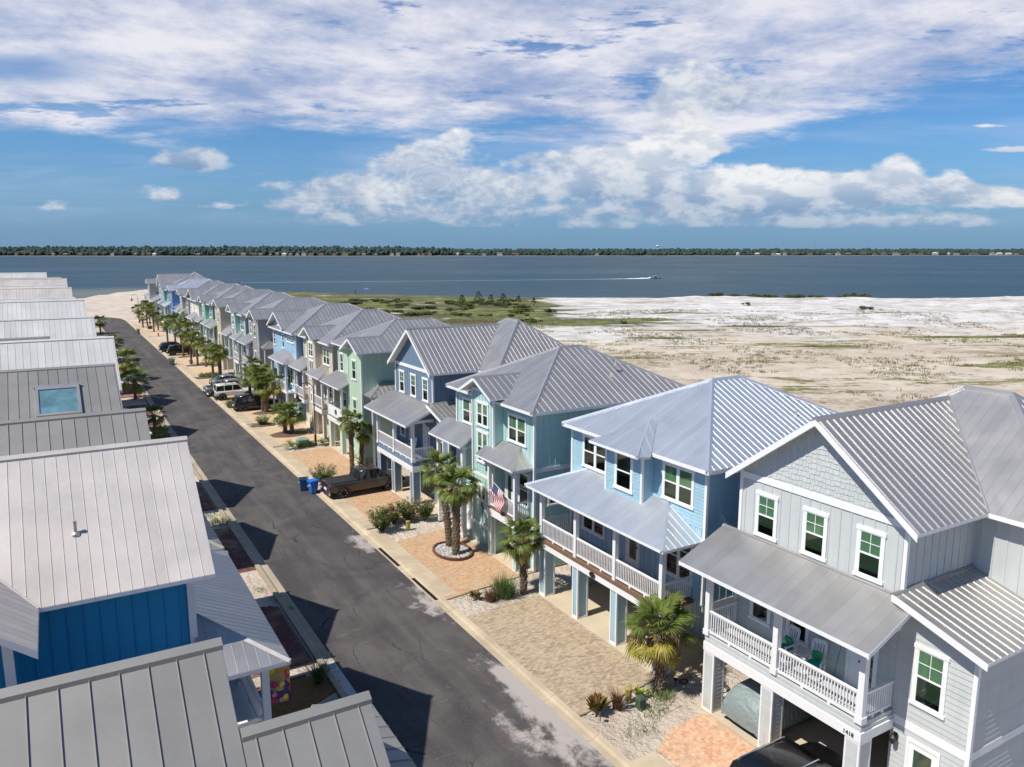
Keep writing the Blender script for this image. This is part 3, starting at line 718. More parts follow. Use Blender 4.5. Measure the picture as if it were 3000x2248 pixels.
def house_H(dy,lod,wallm,label,roofm='galvanised roof'):
    h=thing('house',label,'house',(27,39.7+dy,0),'beach houses in the right-hand row'); Y=lambda y:y+dy; j=max(lod,1)
    slab_base(h,21.0,33,Y(35.1),Y(44.5))
    fr=Fr((22,Y(44.5)),(22,Y(35.05))); wD=(Y(37.87),Y(35.85),7.0,8.66); wA=(Y(43.68),Y(41.5),7.0,8.64)
    pw=(Y(36.7),Y(35.55),3.5,5.5)
    wall(h,wallm,fr,fin_rect(0,9.45,6.2,9.25),'bb',j,[wD,wA],.38)
    wall(h,wallm,fr,fin_rect(0,9.45,3.05,6.2),'bb' if dy==0 else 'lap',j,[pw,(Y(38.2),Y(37.2),3.1,5.2)],.3)
    window(h,fr,*wD,n=2,lod=j); window(h,fr,*wA,n=2,lod=j); window(h,fr,*pw,lod=j,dark=True); door(h,fr,Y(38.15),Y(37.25),3.1,5.1)
    nw=(22.9,24.1,3.7,5.1)
    nr=Fr((22,Y(35.05)),(33,Y(35.05))); wall(h,wallm,nr,fin_rect(0,11,5.9,9.25),'bb',j,(),.4); wall(h,wallm,nr,fin_rect(0,11,.05,5.7),'lap',j,[nw,(24.9,26.,3.7,5.1)],.2)
    if lod<2: window(h,nr,*nw,lod=j); window(h,nr,24.9,26.,3.7,5.1,lod=j)
    board(h,nr,0,11,5.7,5.95,0,.04,name='trim_band'); board(h,fr,0,9.45,8.98,9.16,0,.03,name='trim_band')
    wall(h,wallm,Fr((33,Y(44.5)),(22,Y(44.5))),fin_rect(0,11,.05,9.25),None,1); wall(h,wallm,Fr((33,Y(35.05)),(33,Y(44.5))),fin_rect(0,9.45,.05,9.25),None,1)
    for y in (35.06,44.49): postbox(h,22.01,Y(y),0,9.25,.14,'white trim')
    # tall bay with its own gable
    bf=Fr((21.36,Y(41.1)),(21.36,Y(38.5)))
    bws=[(Y(40.52),Y(39.05),7.5,8.96),(Y(40.5),Y(39.1),5.25,7.2),(Y(40.5),Y(39.4),2.9,3.9)]
    wall(h,wallm,bf,[(0,.05),(2.6,.05),(2.6,9.75),(1.3,10.4),(0,9.75)],'bb',j,bws,.36,name='bay_wall')
    for k,w in enumerate(bws): window(h,bf,*w,n=2,lod=j,halves=k<2)
    for z in (4.35,1.25): board(h,bf,0,2.6,z,z+.18,0,.035,name='trim_band')
    wall(h,wallm,Fr((21.36,Y(38.5)),(22,Y(38.5))),fin_rect(0,.64,.05,9.5),None,1,name='bay_wall'); wall(h,wallm,Fr((22,Y(41.1)),(21.36,Y(41.1))),fin_rect(0,.64,.05,9.5),None,1,name='bay_wall')
    for y in (38.51,41.09): postbox(h,21.37,Y(y),0,9.75,.13,'white trim')
    board(h,bf,.0,2.6,9.55,9.72,0,.04)
    r=Roof(h,roofm,.42,lod); r.hip(21.45,33.6,Y(34.4),Y(45.0),9.25,.505); r.build()
    r=Roof(h,roofm,.42,lod,name='gable_roof'); zr=10.5; xr=21.45+(zr-9.25)/.505; xe=21.45+.25/.505
    for ye in (37.8,41.9):
        r.face([(20.75,Y(ye),9.5),(xe,Y(ye),9.5),(xr,Y(39.85),zr),(20.75,Y(39.85),zr)]); r.fascia((20.75,Y(ye),9.5),(20.75,Y(39.85),zr),.2,(-1,0,0))
    r.fascia((20.75,Y(37.8),9.5),(xe,Y(37.8),9.5),.1,(0,-1,0)); r.cap((20.73,Y(39.85),zr),(xr,Y(39.85),zr),.1,.02); r.build()
    # near porch, hipped
    def pdeck(ya,yb,posts,deckm='white trim'):
        bxp(h,'deck',(20.9,Y(ya),2.95),(22,Y(yb),3.07),'deck wood'); bxp(h,'porch_beam',(20.87,Y(ya)-.02,2.6),(21.0,Y(yb)+.02,3.0),'white trim')
        bxp(h,'porch_beam',(21.01,Y(ya)-.02,2.6),(22,Y(ya)+.1,3.0),'white trim')
        for y in posts: post(h,21.02,Y(y),3.07,5.85,.19,base=False)
        for a,b in zip(posts,posts[1:]): railing(h,(21.0,Y(a+.1)),(21.0,Y(b-.1)),3.07,lod,sp=.12)
        railing(h,(21.1,Y(posts[0])),(21.98,Y(posts[0])),3.07,lod,sp=.12)
        bxp(h,'porch_beam',(20.93,Y(ya),5.72),(21.11,Y(yb),5.92),'white trim'); bxp(h,'porch_beam',(21.12,Y(ya)+.01,5.72),(22,Y(ya)+.17,5.92),'white trim')
    pdeck(35.35,38.45,(35.45,38.38)); 
    r=Roof(h,roofm,.42,lod,rib=.02,name='porch_roof'); e,z=6.0,6.88; x0=20.62; ya=Y(35.1); yb=Y(39.45)
    r.face([(x0,ya,e),(x0,yb,e),(22,yb,z),(22,ya+1.38,z)]); r.face([(x0,ya,e),(22,ya,e),(22,ya+1.38,z)]); r.cap((x0,ya,e),(22,ya+1.38,z),.08,.015)
    r.fascia((x0,ya,e),(x0,yb,e),.12,(-1,0,0)); r.fascia((x0,ya,e),(22,ya,e),.12,(0,-1,0)); r.build()
    pdeck(41.35,45.0,(41.8,44.9)) if dy else (post(h,21.02,Y(41.75),.05,5.85,.26),post(h,21.02,Y(45.3),.05,5.85,.2),bxp(h,'porch_beam',(20.93,Y(41.6),5.72),(21.11,Y(45.5),5.92),'white trim'),bxp(h,'porch_beam',(21.12,Y(41.62),5.72),(22,Y(41.8),5.92),'white trim'))
    r=Roof(h,roofm,.42,lod,rib=.02,name='entry_roof'); ya,yb=Y(41.4),Y(46.0)
    r.face([(20.6,ya,5.98),(20.6,yb,5.98),(22,yb,6.9),(22,ya,6.9)]); r.fascia((20.6,ya,5.98),(20.6,yb,5.98),.12,(-1,0,0)); r.fascia((20.6,ya,5.98),(22,ya,6.9),.18,(0,-1,0)); r.build()
    # ground floor
    g=Fr((22,Y(44.5)),(22,Y(35.05))); wall(h,wallm,g,fin_rect(0,9.45,.05,2.95),'lap',j,[(Y(38.3),Y(35.6),.05,2.3)],.2)
    bxp(h,'garage_door',(21.95,Y(35.7),.06),(22.03,Y(38.2),2.25),'garage cream')
    door(h,g,Y(43.4),Y(42.5),.06,2.2,False)
    for y in (35.35,38.2): clad_column(h,20.98,21.3,Y(y),Y(y+.34),.05,2.6,wallm,j)
    vent(h,29,Y(37.),11.); 
    return h
def house_T(dy,lod,wallm,label,roofm='galvanised roof'):
    h=thing('house',label,'house',(27,65+dy,0),'beach houses in the right-hand row'); Y=lambda y:y+dy; j=max(lod,1)
    slab_base(h,20.8,33,Y(61),Y(68.8))
    tf=Fr((21.4,Y(64.3)),(21.4,Y(61))); w1=(Y(63.3),Y(62.2),7.0,8.72); w2=(Y(63.35),Y(62.25),3.6,5.4)
    wall(h,wallm,tf,[(0,.05),(3.3,.05),(3.3,9.75),(1.7,10.45),(0,9.75)],'bb',j,[w1,w2],.3,name='tower_wall')
    window(h,tf,*w1,lod=j); window(h,tf,*w2,lod=j); board(h,tf,0,3.3,9.5,9.68,0,.04)
    nr=Fr((21.4,Y(61)),(33,Y(61))); wall(h,wallm,nr,fin_rect(0,11.6,5.95,9.75),'bb',j,(),.4); wall(h,wallm,nr,fin_rect(0,11.6,.05,5.95),'lap',j,(),.2)
    ff=Fr((22,Y(68.7)),(22,Y(64.3))); w3=(Y(68.3),Y(67.25),7.0,8.7)
    wall(h,wallm,ff,fin_rect(0,4.4,3.0,9.5),'bb',j,[w3,(Y(65.9),Y(65.),3.1,5.3),(Y(67.9),Y(66.7),3.8,5.3)],.3); window(h,ff,*w3,lod=j)
    window(h,ff,Y(67.9),Y(66.7),3.8,5.3,lod=j,dark=True); door(h,ff,Y(65.9),Y(65.0),3.1,5.2)
    wall(h,wallm,ff,fin_rect(0,4.4,.05,3.0),'lap',j,(),.2); bxp(h,'garage_door',(21.95,Y(65.),.06),(22.03,Y(68),2.3),'garage cream')
    wall(h,wallm,Fr((22,Y(64.3)),(21.4,Y(64.3))),fin_rect(0,.6,.05,9.6),None,1); wall(h,wallm,Fr((33,Y(68.7)),(22,Y(68.7))),fin_rect(0,11,.05,9.5),None,1); wall(h,wallm,Fr((33,Y(61)),(33,Y(68.7))),fin_rect(0,7.7,.05,9.5),None,1)
    for x,y,z in ((21.41,61.01,9.7),(21.41,64.29,9.7),(22.01,68.69,9.4)): postbox(h,x,Y(y),0,z,.14,'white trim')
    # roof
    s_=.48; ze=9.55; yn=60.35; yf=69.45; rr=(yf-yn)/2; zr=ze+rr*s_; xf=21.5; xb=34; tr=2.2; zt=ze+tr*s_; xt=xf+tr
    r=Roof(h,roofm,.42,lod)
    r.face([(20.8,Y(yn),ze),(xt,Y(yn),ze),(xt,Y(yn+tr),zt),(20.8,Y(yn+tr),zt)])
    r.face([(xt,Y(yn),ze),(xb,Y(yn),ze),(xb-rr,Y(yn+rr),zr),(xf+rr,Y(yn+rr),zr),(xt,Y(yn+tr),zt)])
    r.face([(20.8,Y(yn+2*tr),ze),(xf,Y(yn+2*tr),ze),(xt,Y(yn+tr),zt),(20.8,Y(yn+tr),zt)])
    r.face([(xf,Y(yn+2*tr),ze),(xf,Y(yf),ze),(xf+rr,Y(yn+rr),zr),(xt,Y(yn+tr),zt)])
    r.face([(xf,Y(yf),ze),(xb,Y(yf),ze),(xb-rr,Y(yn+rr),zr),(xf+rr,Y(yn+rr),zr)]); r.face([(xb,Y(yn),ze),(xb,Y(yf),ze),(xb-rr,Y(yn+rr),zr)])
    for p,q in (((20.78,yn+tr,zt),(xt,yn+tr,zt)),((xt,yn+tr,zt),(xf+rr,yn+rr,zr)),((xf+rr,yn+rr,zr),(xb-rr,yn+rr,zr)),((xf,yf,ze),(xf+rr,yn+rr,zr)),((xb,yn,ze),(xb-rr,yn+rr,zr))):
        r.cap((p[0],Y(p[1]),p[2]),(q[0],Y(q[1]),q[2]),.11,.02)
    r.fascia((20.8,Y(yn),ze),(20.8,Y(yn+tr),zt),.22,(-1,0,0)); r.fascia((20.8,Y(yn+tr),zt),(20.8,Y(yn+2*tr),ze),.22,(-1,0,0)); r.fascia((20.8,Y(yn),ze),(xb,Y(yn),ze),.12,(0,-1,0)); r.fascia((xf,Y(yn+2*tr),ze),(xf,Y(yf),ze),.12,(-1,0,0)); r.build()
    # side roof
    r=Roof(h,roofm,.42,lod,name='side_roof'); e=6.02; z=6.98
    r.face([(21.5,Y(59.25),e),(21.5,Y(61),e),(23.25,Y(61),z)]); r.face([(21.5,Y(59.25),e),(30,Y(59.25),e),(30,Y(61),z),(23.25,Y(61),z)]); r.cap((21.5,Y(59.25),e),(23.25,Y(61),z),.08,.015); r.cap((23.25,Y(60.95),z),(30,Y(60.95),z),.09,.03)
    r.fascia((21.5,Y(59.25),e),(30,Y(59.25),e),.14,(0,-1,0)); r.build(); post(h,21.75,Y(59.5),.0,5.9,.16,base=False)
    # porch
    bxp(h,'deck',(20.78,Y(64.7),2.95),(22,Y(68.7),3.07),'deck wood'); bxp(h,'porch_beam',(20.74,Y(64.68),2.6),(20.92,Y(68.72),3.0),'white trim'); bxp(h,'porch_beam',(20.93,Y(64.68),2.6),(22,Y(64.8),3.0),'white trim')
    for y in (64.85,68.6): post(h,20.9,Y(y),3.07,5.9,.19,base=False)
    if dy==0: bxp(h,'railing',(20.83,Y(64.95),3.1),(20.87,Y(68.5),4.05),'white trim')
    else: railing(h,(20.88,Y(64.95)),(20.88,Y(68.5)),3.07,lod,sp=.12)
    railing(h,(20.98,Y(64.85)),(21.98,Y(64.85)),3.07,lod,sp=.12); railing(h,(20.98,Y(68.6)),(21.98,Y(68.6)),3.07,lod,sp=.12)
    bxp(h,'porch_beam',(20.8,Y(64.75),5.75),(21.0,Y(68.72),5.95),'white trim')
    r=Roof(h,roofm,.42,lod,rib=.02,name='porch_roof'); r.face([(20.35,Y(64.15),6.1),(20.35,Y(69.4),6.1),(22,Y(69.4),6.95),(22,Y(64.15),6.95)]); r.fascia((20.35,Y(64.15),6.1),(20.35,Y(69.4),6.1),.12,(-1,0,0)); r.fascia((20.35,Y(64.15),6.1),(22,Y(64.15),6.95),.18,(0,-1,0)); r.build()
    for y in (64.9,68.1): clad_column(h,20.8,21.2,Y(y),Y(y+.5),.05,2.6,wallm,j)
    vent(h,30,Y(62.5),10.4)
    return h
def house_N(dy,lod,wallm,label,roofm='galvanised roof'):
    h=thing('house',label,'house',(27,85.6+dy,0),'beach houses in the right-hand row'); Y=lambda y:y+dy; j=max(lod,1)
    slab_base(h,20.8,33,Y(81),Y(90.4))
    fr=Fr((21.4,Y(90.4)),(21.4,Y(81))); ws=[(Y(90.3),Y(89.35),7.2,8.9),(Y(86.5),Y(85.55),7.2,8.86),(Y(84.4),Y(81.7),8.1,8.75)]
    wall(h,wallm,fr,[(0,3.),(9.4,3.),(9.4,9.3),(6.,9.3),(3.1,10.9),(0,9.6)],'lap',j,ws,.19)
    window(h,fr,*ws[0],lod=j); window(h,fr,*ws[1],lod=j); window(h,fr,*ws[2],n=3,lod=j,halves=False)
    lw=(Y(89.3),Y(87.5),3.6,5.4); window(h,fr,*lw,n=2,lod=j); window(h,fr,Y(84.8),Y(82.6),3.6,5.5,n=2,lod=j,dark=True)
    board(h,fr,0,9.4,5.85,6.05,0,.04,name='trim_band'); board(h,fr,0,6.2,9.42,9.6,0,.04)
    wall(h,wallm,fr,fin_rect(0,9.4,.05,3.),'lap',j,(),.2); bxp(h,'garage_door',(21.3,Y(83.),.06),(21.38,Y(86),2.3),'garage cream')
    wall(h,wallm,Fr((21.4,Y(81)),(33,Y(81))),fin_rect(0,11.6,.05,9.3),'lap',j,(),.2)
    wall(h,wallm,Fr((33,Y(90.4)),(21.4,Y(90.4))),fin_rect(0,11.6,.05,9.3),None,1); wall(h,wallm,Fr((33,Y(81)),(33,Y(90.4))),fin_rect(0,9.4,.05,9.3),None,1)
    for y in (81.01,90.39): postbox(h,21.41,Y(y),0,9.3,.14,'white trim')
    r=Roof(h,roofm,.42,lod); r.hip(20.9,34,Y(80.4),Y(90.9),9.3,.495); r.build()
    r=Roof(h,roofm,.42,lod,name='gable_roof'); zr=11.15; ze=9.52; xr=20.9+(zr-9.3)/.495; xe=20.9+(ze-9.3)/.495
    for ye in (84.07,90.8):
        r.face([(20.75,Y(ye),ze),(xe,Y(ye),ze),(xr,Y(87.43),zr),(20.75,Y(87.43),zr)]); r.fascia((20.75,Y(ye),ze),(20.75,Y(87.43),zr),.2,(-1,0,0))
    r.cap((20.73,Y(87.43),zr),(xr,Y(87.43),zr),.1,.02); r.build()
    r=Roof(h,roofm,.42,lod,rib=.02,name='porch_roof'); e,z=6.15,7.1; x0=20.05; ya,yb=Y(81.3),Y(87.8)
    r.face([(x0,ya,e),(x0,yb,e),(21.4,yb-1.35,z),(21.4,ya+1.35,z)]); r.face([(x0,ya,e),(21.4,ya,e),(21.4,ya+1.35,z)]); r.face([(x0,yb,e),(21.4,yb,e),(21.4,yb-1.35,z)])
    r.fascia((x0,ya,e),(x0,yb,e),.12,(-1,0,0)); r.fascia((x0,ya,e),(21.4,ya,e),.12,(0,-1,0)); r.build()
    for y in (81.6,84.5,87.5): post(h,20.4,Y(y),0,6.0,.18,base=False)
    bxp(h,'deck',(20.3,Y(81.4),2.9),(21.4,Y(87.6),3.05),'white trim'); railing(h,(20.4,Y(81.7)),(20.4,Y(84.4)),3.05,lod); railing(h,(20.4,Y(84.6)),(20.4,Y(87.4)),3.05,lod)
    return h
paint('light grey paint',(.49,.52,.52)); paint('sky blue paint',(.31,.49,.58)); paint('aqua paint',(.40,.61,.58)); paint('slate blue paint',(.15,.22,.30))
paint('pale green paint',(.50,.66,.50)); paint('cream paint',(.66,.57,.42)); paint('cornflower paint',(.27,.46,.62)); paint('taupe paint',(.40,.37,.34)); paint('yellow cream paint',(.68,.60,.42))
paint('sea green paint',(.22,.58,.46)); paint('ivory paint',(.74,.70,.60)); paint('grey green paint',(.42,.45,.40)); paint('deep blue paint',(.16,.34,.62)); paint('turquoise paint',(.08,.52,.47)); paint('stone paint',(.55,.54,.47)); paint('azure paint',(.012,.255,.50)); paint('garage cream',(.55,.52,.44)); paint('lilac paint',(.45,.45,.55))
def L_(s): return s
house_G(0,0,'light grey paint','light grey paint','light grey gabled house with shingle gable and white porch at the right edge',number='1418')
house_B(0,0,'sky blue paint','sky blue house with shiny bluish hip roof and wide wraparound porch')
house_H(0,1 if 0 else 0,'aqua paint','aqua house with a tall gabled bay and a striped flag on its porch')
house_G(35.32,0,'slate blue paint','slate blue paint','slate blue gabled house beside the dark pickup, white chair on its porch')
house_T(0,0,'pale green paint','pale green house with narrow gabled tower and solid white porch rail')
house_H(35.5,0,'cream paint','cream board-clad house behind the tall hooked street lamp')
house_N(0,1,'cornflower paint','blue clapboard house with a wide gable and a row of three small windows')
house_T(37.2,1,'taupe paint','grey brown house with gabled tower next to the blue clapboard one')
house_H(73.3,1,'aqua paint','second aqua house in the row, standing far down between taupe and yellow ones')
house_T(61.8,1,'yellow cream paint','yellow cream house with gabled tower, beyond the second aqua house')
house_H(97.8,1,'sea green paint','sea green house with small gable far down the row')
house_N(61.6,1,'ivory paint','ivory house with wide gable far down the row')
house_H(123.4,1,'grey green paint','grey green house with small gable just beyond the ivory house')
house_T(116.0,1,'deep blue paint','deep blue and white house far down the row with a pale bright roof','new zinc roof')
house_H(151.3,1,'turquoise paint','bright turquoise house near the far end of the row')
house_G(187.1,1,'lilac paint','lilac paint','large grey gabled house with the highest roof at the far end of the row',sp=.42)
house_T(157.9,1,'stone paint','pale stone house last in the row, beside the beach')
# ============================================================ HOUSES, LEFT-HAND ROW
def house_A(yr,label,xf,zr,ze,half,roofm,sp,wallm,lod,px=5.05,pya=None,pyb=None,pz=6.05,xb=-14,porchm=None,rib=.03):
    h=thing('house',label,'house',(-4,yr,0),'beach houses in the left-hand row'); j=max(lod,1)
    w0,w1=yr-half+.6,yr+half-.6; xw=xf-.6; s_=(zr-ze)/half; zw=ze+.6*s_
    bxp(h,'concrete_floor',(xb+.5,w0,-.25),(xw+2.1,w1,.06),'concrete slab')
    fr=Fr((xw,w0),(xw,w1))          # outside towards +X
    wall(h,wallm,fr,[(0,.05),(2*half-1.2,.05),(2*half-1.2,zw-.1),(half-.6,zr-.15),(0,zw-.1)],'bb',j,(),.4)
    for c in (-2.0,0.9): window(h,fr,yr+c,yr+c+1.1,pz+1.6,pz+3.1,lod=j)
    ns=Fr((xb+.6,w0),(xw,w0)); wall(h,wallm,ns,fin_rect(0,xw-xb-.6,.05,zw-.12),'bb',lod,(),.4)
    wall(h,wallm,Fr((xw,w1),(xb+.6,w1)),fin_rect(0,xw-xb-.6,.05,zw-.12),None,1)
    wall(h,wallm,Fr((xb+.6,w1),(xb+.6,w0)),[(0,.05),(2*half-1.2,.05),(2*half-1.2,zw-.1),(half-.6,zr-.15),(0,zw-.1)],None,1)
    for y in (w0,w1): postbox(h,xw-.01,y+(.01 if y==w0 else -.01),0,zw-.1,.2,'white trim')
    r=Roof(h,roofm,sp,lod,rib=rib); y0,y1=yr-half,yr+half
    r.face([(xb,y0,ze),(xf,y0,ze),(xf,yr,zr),(xb,yr,zr)],.02); r.face([(xb,y1,ze),(xf,y1,ze),(xf,yr,zr),(xb,yr,zr)])
    r.cap((xb,yr,zr),(xf+.02,yr,zr),.15,.03)
    for x,o in ((xf,(1,0,0)),(xb,(-1,0,0))):
        r.fascia((x,y0,ze),(x,yr,zr),.2,o); r.fascia((x,yr,zr),(x,y1,ze),.2,o)
    r.fascia((xb,y0,ze),(xf,y0,ze),.12,(0,-1,0)); r.fascia((xb,y1,ze),(xf,y1,ze),.12,(0,1,0)); r.build()
    ya=pya if pya is not None else w0-.9; yb=pyb if pyb is not None else w1+.6
    zt=pz+(px-xw)*.48; r=Roof(h,porchm or roofm,sp,lod,rib=rib*.8,name='porch_roof'); d=px-xw
    r.face([(px,ya,pz),(px,yb,pz),(xw,yb-d,zt),(xw,ya+d,zt)]); r.face([(px,ya,pz),(xw,ya,pz),(xw,ya+d,zt)]); r.face([(px,yb,pz),(xw,yb,pz),(xw,yb-d,zt)])
    r.cap((px,ya,pz),(xw,ya+d,zt),.1,.02); r.cap((px,yb,pz),(xw,yb-d,zt),.1,.02)
    r.fascia((px,ya,pz),(px,yb,pz),.14,(1,0,0)); r.fascia((px,ya,pz),(xw,ya,pz),.14,(0,-1,0)); r.fascia((px,yb,pz),(xw,yb,pz),.14,(0,1,0)); r.build()
    ys=[ya+.75,(ya+yb)/2,yb-.75]; xp=px-.6
    for y in ys: post(h,xp,y,.05,pz-.14,.22,base=False)
    bxp(h,'porch_beam',(xp-.1,ya+.6,pz-.33),(xp+.1,yb-.6,pz-.1),'white trim'); bxp(h,'porch_beam',(xw,ya+.64,pz-.32),(xp-.11,ya+.8,pz-.1),'white trim')
    bxp(h,'deck',(xw,ya+.6,2.95),(xp+.12,yb-.6,3.1),'white trim')
    for a,b in zip(ys,ys[1:]): railing(h,(xp,a+.12),(xp,b-.12),3.1,max(lod,1))
    railing(h,(xw+.02,ys[0]),(xp-.12,ys[0]),3.1,max(lod,1)); railing(h,(xw+.02,ys[-1]),(xp-.12,ys[-1]),3.1,max(lod,1))
    return h
LG='grey painted roof'; WR='white weathered roof'; PW='pale weathered roof'
h0=house_A(14.,'nearest left house with grey green standing seam roof, bottom left corner',2.08,10.83,7.7,4.0,LG,.45,'azure paint',0,px=3.5,pya=9.2,pyb=18.6,pz=6.2,rib=.04)
# lower roof of the nearest house with its porch roof
r=Roof(h0,LG,.45,0,rib=.04,name='lower_roof'); zr=9.78
r.face([(2.1,9.0,zr-3.65*.78),(4.36,9.0,zr-3.65*.78),(4.36,12.65,zr),(2.1,12.65,zr)],.22); r.face([(2.1,15.3,zr-2.65*.78),(4.36,15.3,zr-2.65*.78),(4.36,12.65,zr),(2.1,12.65,zr)],.22)
r.cap((2.1,12.65,zr),(4.38,12.65,zr),.15,.03)
for a,b in ((9.0,12.65),(15.3,12.65)): r.fascia((4.36,a,zr-abs(12.65-a)*.78),(4.36,12.65,zr),.2,(1,0,0))
r.build()
bxp(h0,'wall',(1.5,9.6,.05),(3.8,15.,7.6),'azure paint'); bxp(h0,'wall',(3.75,9.6,5.),(3.9,14.9,8.0),'azure paint')
b=MB(); b.prism([(3.9,9.9,7.5),(3.9,14.8,7.5),(3.9,14.8,8.0),(3.9,12.65,9.6),(3.9,9.9,7.7)],(-.15,0,0)); b.build('gable_wall','azure paint',h0)
r=Roof(h0,LG,.42,0,rib=.05,name='front_porch_roof'); r.face([(5.42,8.5,7.72),(5.42,15.6,7.72),(4.1,15.6,8.05),(4.1,8.5,8.05)],.1); r.fascia((5.42,8.5,7.72),(5.42,15.6,7.72),.14,(1,0,0)); r.fascia((5.42,15.6,7.72),(4.1,15.6,8.05),.14,(0,1,0)); r.build()
for y in (9.5,15.4): post(h0,5.0,y,.05,7.6,.22,base=False)
bxp(h0,'porch_beam',(4.9,9.2,7.3),(5.1,15.5,7.6),'white trim')
h1=house_A(26.2,'azure blue left house under a big pale metal roof with a vent pipe',3.29,11.91,8.78,4.0,PW,.303,'azure paint',0,px=5.05,pya=21.3,pyb=30.9,pz=6.08,porchm='galvanised roof',rib=.018)
# its cross wing towards the camera
r=Roof(h1,PW,.303,0,rib=.018,name='cross_roof'); ex=-1.0; ze=8.78; k=.783
xr_=ex-3.6; zr_=ze+3.6*k
r.face([(ex,19.7,ze),(ex,22.2,ze),(xr_,25.8,zr_),(xr_,19.7,zr_)],.1); r.face([(ex-7.2,19.7,ze),(ex-7.2,22.2,ze),(xr_,25.8,zr_),(xr_,19.7,zr_)],.1)
r.cap((xr_,19.68,zr_),(xr_,25.8,zr_)); r.cap((ex,22.2,ze),(xr_,25.8,zr_),.16,.015)
r.fascia((ex,19.7,ze),(xr_,19.7,zr_),.2,(0,-1,0)); r.fascia((ex-7.2,19.7,ze),(xr_,19.7,zr_),.2,(0,-1,0)); r.fascia((ex,19.7,ze),(ex,22.2,ze),.12,(1,0,0)); r.build()
wall(h1,'azure paint',Fr((-1.6,20.3),(-1.6,22.8)),fin_rect(0,2.5,.05,9.1),'bb',0,(),.4)
wall(h1,'azure paint',Fr((-7.6,20.3),(-1.6,20.3)),[(0,.05),(6,.05),(6,9.1),(3,11.4),(0,9.1)],'bb',0,(),.4)
postbox(h1,-1.61,20.31,0,9.1,.2,'white trim'); board(h1,Fr((-7.6,20.3),(-1.6,20.3)),5.0,5.2,0,9.1,0,.04)
vent(h1,-.02,23.85,10.25-.2,'galvanised roof')
# hanging floral flag by the porch corner
fl=thing('garden_flag','tall floral banner with yellow sunflowers and pink blooms beside the left porch post','flag',(5.15,24.6,3.5))
def _floral(T,b,g,pos):
    v=T.new('ShaderNodeTexVoronoi'); T.l.new(pos,v.inputs['Vector']); v.inputs['Scale'].default_value=4.2
    c=T.new('ShaderNodeValToRGB'); T.l.new(T.sep(v.outputs['Color'])[0],c.inputs[0]); e=c.color_ramp; e.interpolation='CONSTANT'
    e.elements[0].color=(.50,.30,.03,1); e.elements[1].position=.3; e.elements[1].color=(.05,.03,.14,1)
    for p,q in ((.5,(.45,.05,.12,1)),(.68,(.42,.33,.08,1)),(.85,(.35,.28,.15,1))): x=e.elements.new(p); x.color=q
    T.l.new(c.outputs[0],b.inputs['Base Color'])
mat('floral print',(1,1,1),.8,fn=_floral)  # print colours darkened to paint in the shade it hangs in
b=MB(); P0=Vector((4.62,22.95,5.35)); n=8
for i in range(n):
    for q in range(n):
        f=lambda u,v: (4.72+u*.78,23.35+.1*math.sin(u*7+v*2)*v,5.1-v*1.5+.06*math.sin(u*5))
        b.face([f(i/n,q/n),f((i+1)/n,q/n),f((i+1)/n,(q+1)/n),f(i/n,(q+1)/n)])
b.build('cloth','floral print',fl,True); b=MB(); b.tube([(4.66,23.36,5.12),(5.56,23.36,5.14)],.014,6); b.build('pole','dark metal',fl)
for k,(u,v) in enumerate(((.25,.2),(.7,.12),(.62,.55),(.3,.75),(.75,.85))):
    b=MB(); cx,cz=4.72+u*.78,5.1-v*1.5
    b.loft([[(cx+.085*math.cos(t*math.pi/6),23.24-.01*m,cz+.085*math.sin(t*math.pi/6)) for t in range(12)] for m in (0,1)]); b.build('flower_patch','petal yellow' if k%2==0 else 'petal pink',fl)
h2=house_A(35.6,'left house with olive grey roof just beyond the pale one',2.95,11.2,8.6,3.6,LG,.446,'taupe paint',0,pyb=39.2,pya=31.4,rib=.04)
h3=house_A(47.7,'left house with olive grey roof and a roof window',2.62,11.62,9.66,3.7,LG,.446,'stone paint',0,pya=43.5,pyb=52,rib=.04,pz=5.9)
# roof window
zf=lambda y: 9.66+(y-44.)*.53
sk=MB(); P=lambda x,y,d: (x,y-d*.468,zf(y)+d*.883)
def slabq(mb,x0,x1,y0,y1,d0,d1): mb.hexa([P(x0,y0,d0),P(x1,y0,d0),P(x1,y1,d0),P(x0,y1,d0),P(x0,y0,d1),P(x1,y0,d1),P(x1,y1,d1),P(x0,y1,d1)])
for a in ((-1.2,-1.06,44.0,46.1),(.64,.78,44.0,46.1),(-1.06,.64,45.9,46.1),(-1.06,.64,44.0,44.14),(-1.26,.84,46.1,46.22)): slabq(sk,*a,.02,.16)
so_=sk.build('roof_window','galvanised roof',h3); g_=MB(); slabq(g_,-1.06,.64,44.14,45.9,.03,.10); g_.build('pane','roof glass',so_)
L=[(58.8,3.3,12.05,9.0,3.9,WR,.40,'ivory paint',0),(70.,-.5,11.2,9.4,3.4,LG,.446,'stone paint',1),(81.5,3.1,11.75,8.9,3.7,WR,.42,'sky blue paint',1),(99.4,3.0,12.36,9.3,3.9,WR,.42,'cream paint',1),
   (111,2.4,11.3,9.0,3.8,WR,.42,'aqua paint',1),(122.6,2.6,11.46,9,3.8,WR,.42,'stone paint',1),(140.4,2.6,12.1,9.0,4.2,PW,.42,'sea green paint',1),(152,2.2,11.3,9,3.8,WR,.42,'ivory paint',1),(163,2.4,11.6,9,3.8,WR,.42,'cream paint',1),(176,2.6,12.4,9.1,4.3,PW,.42,'aqua paint',1),(190,1.8,12.2,9.1,4.0,PW,.42,'stone paint',1),(206,-.8,12.9,9.2,5.0,WR,.42,'ivory paint',1)]
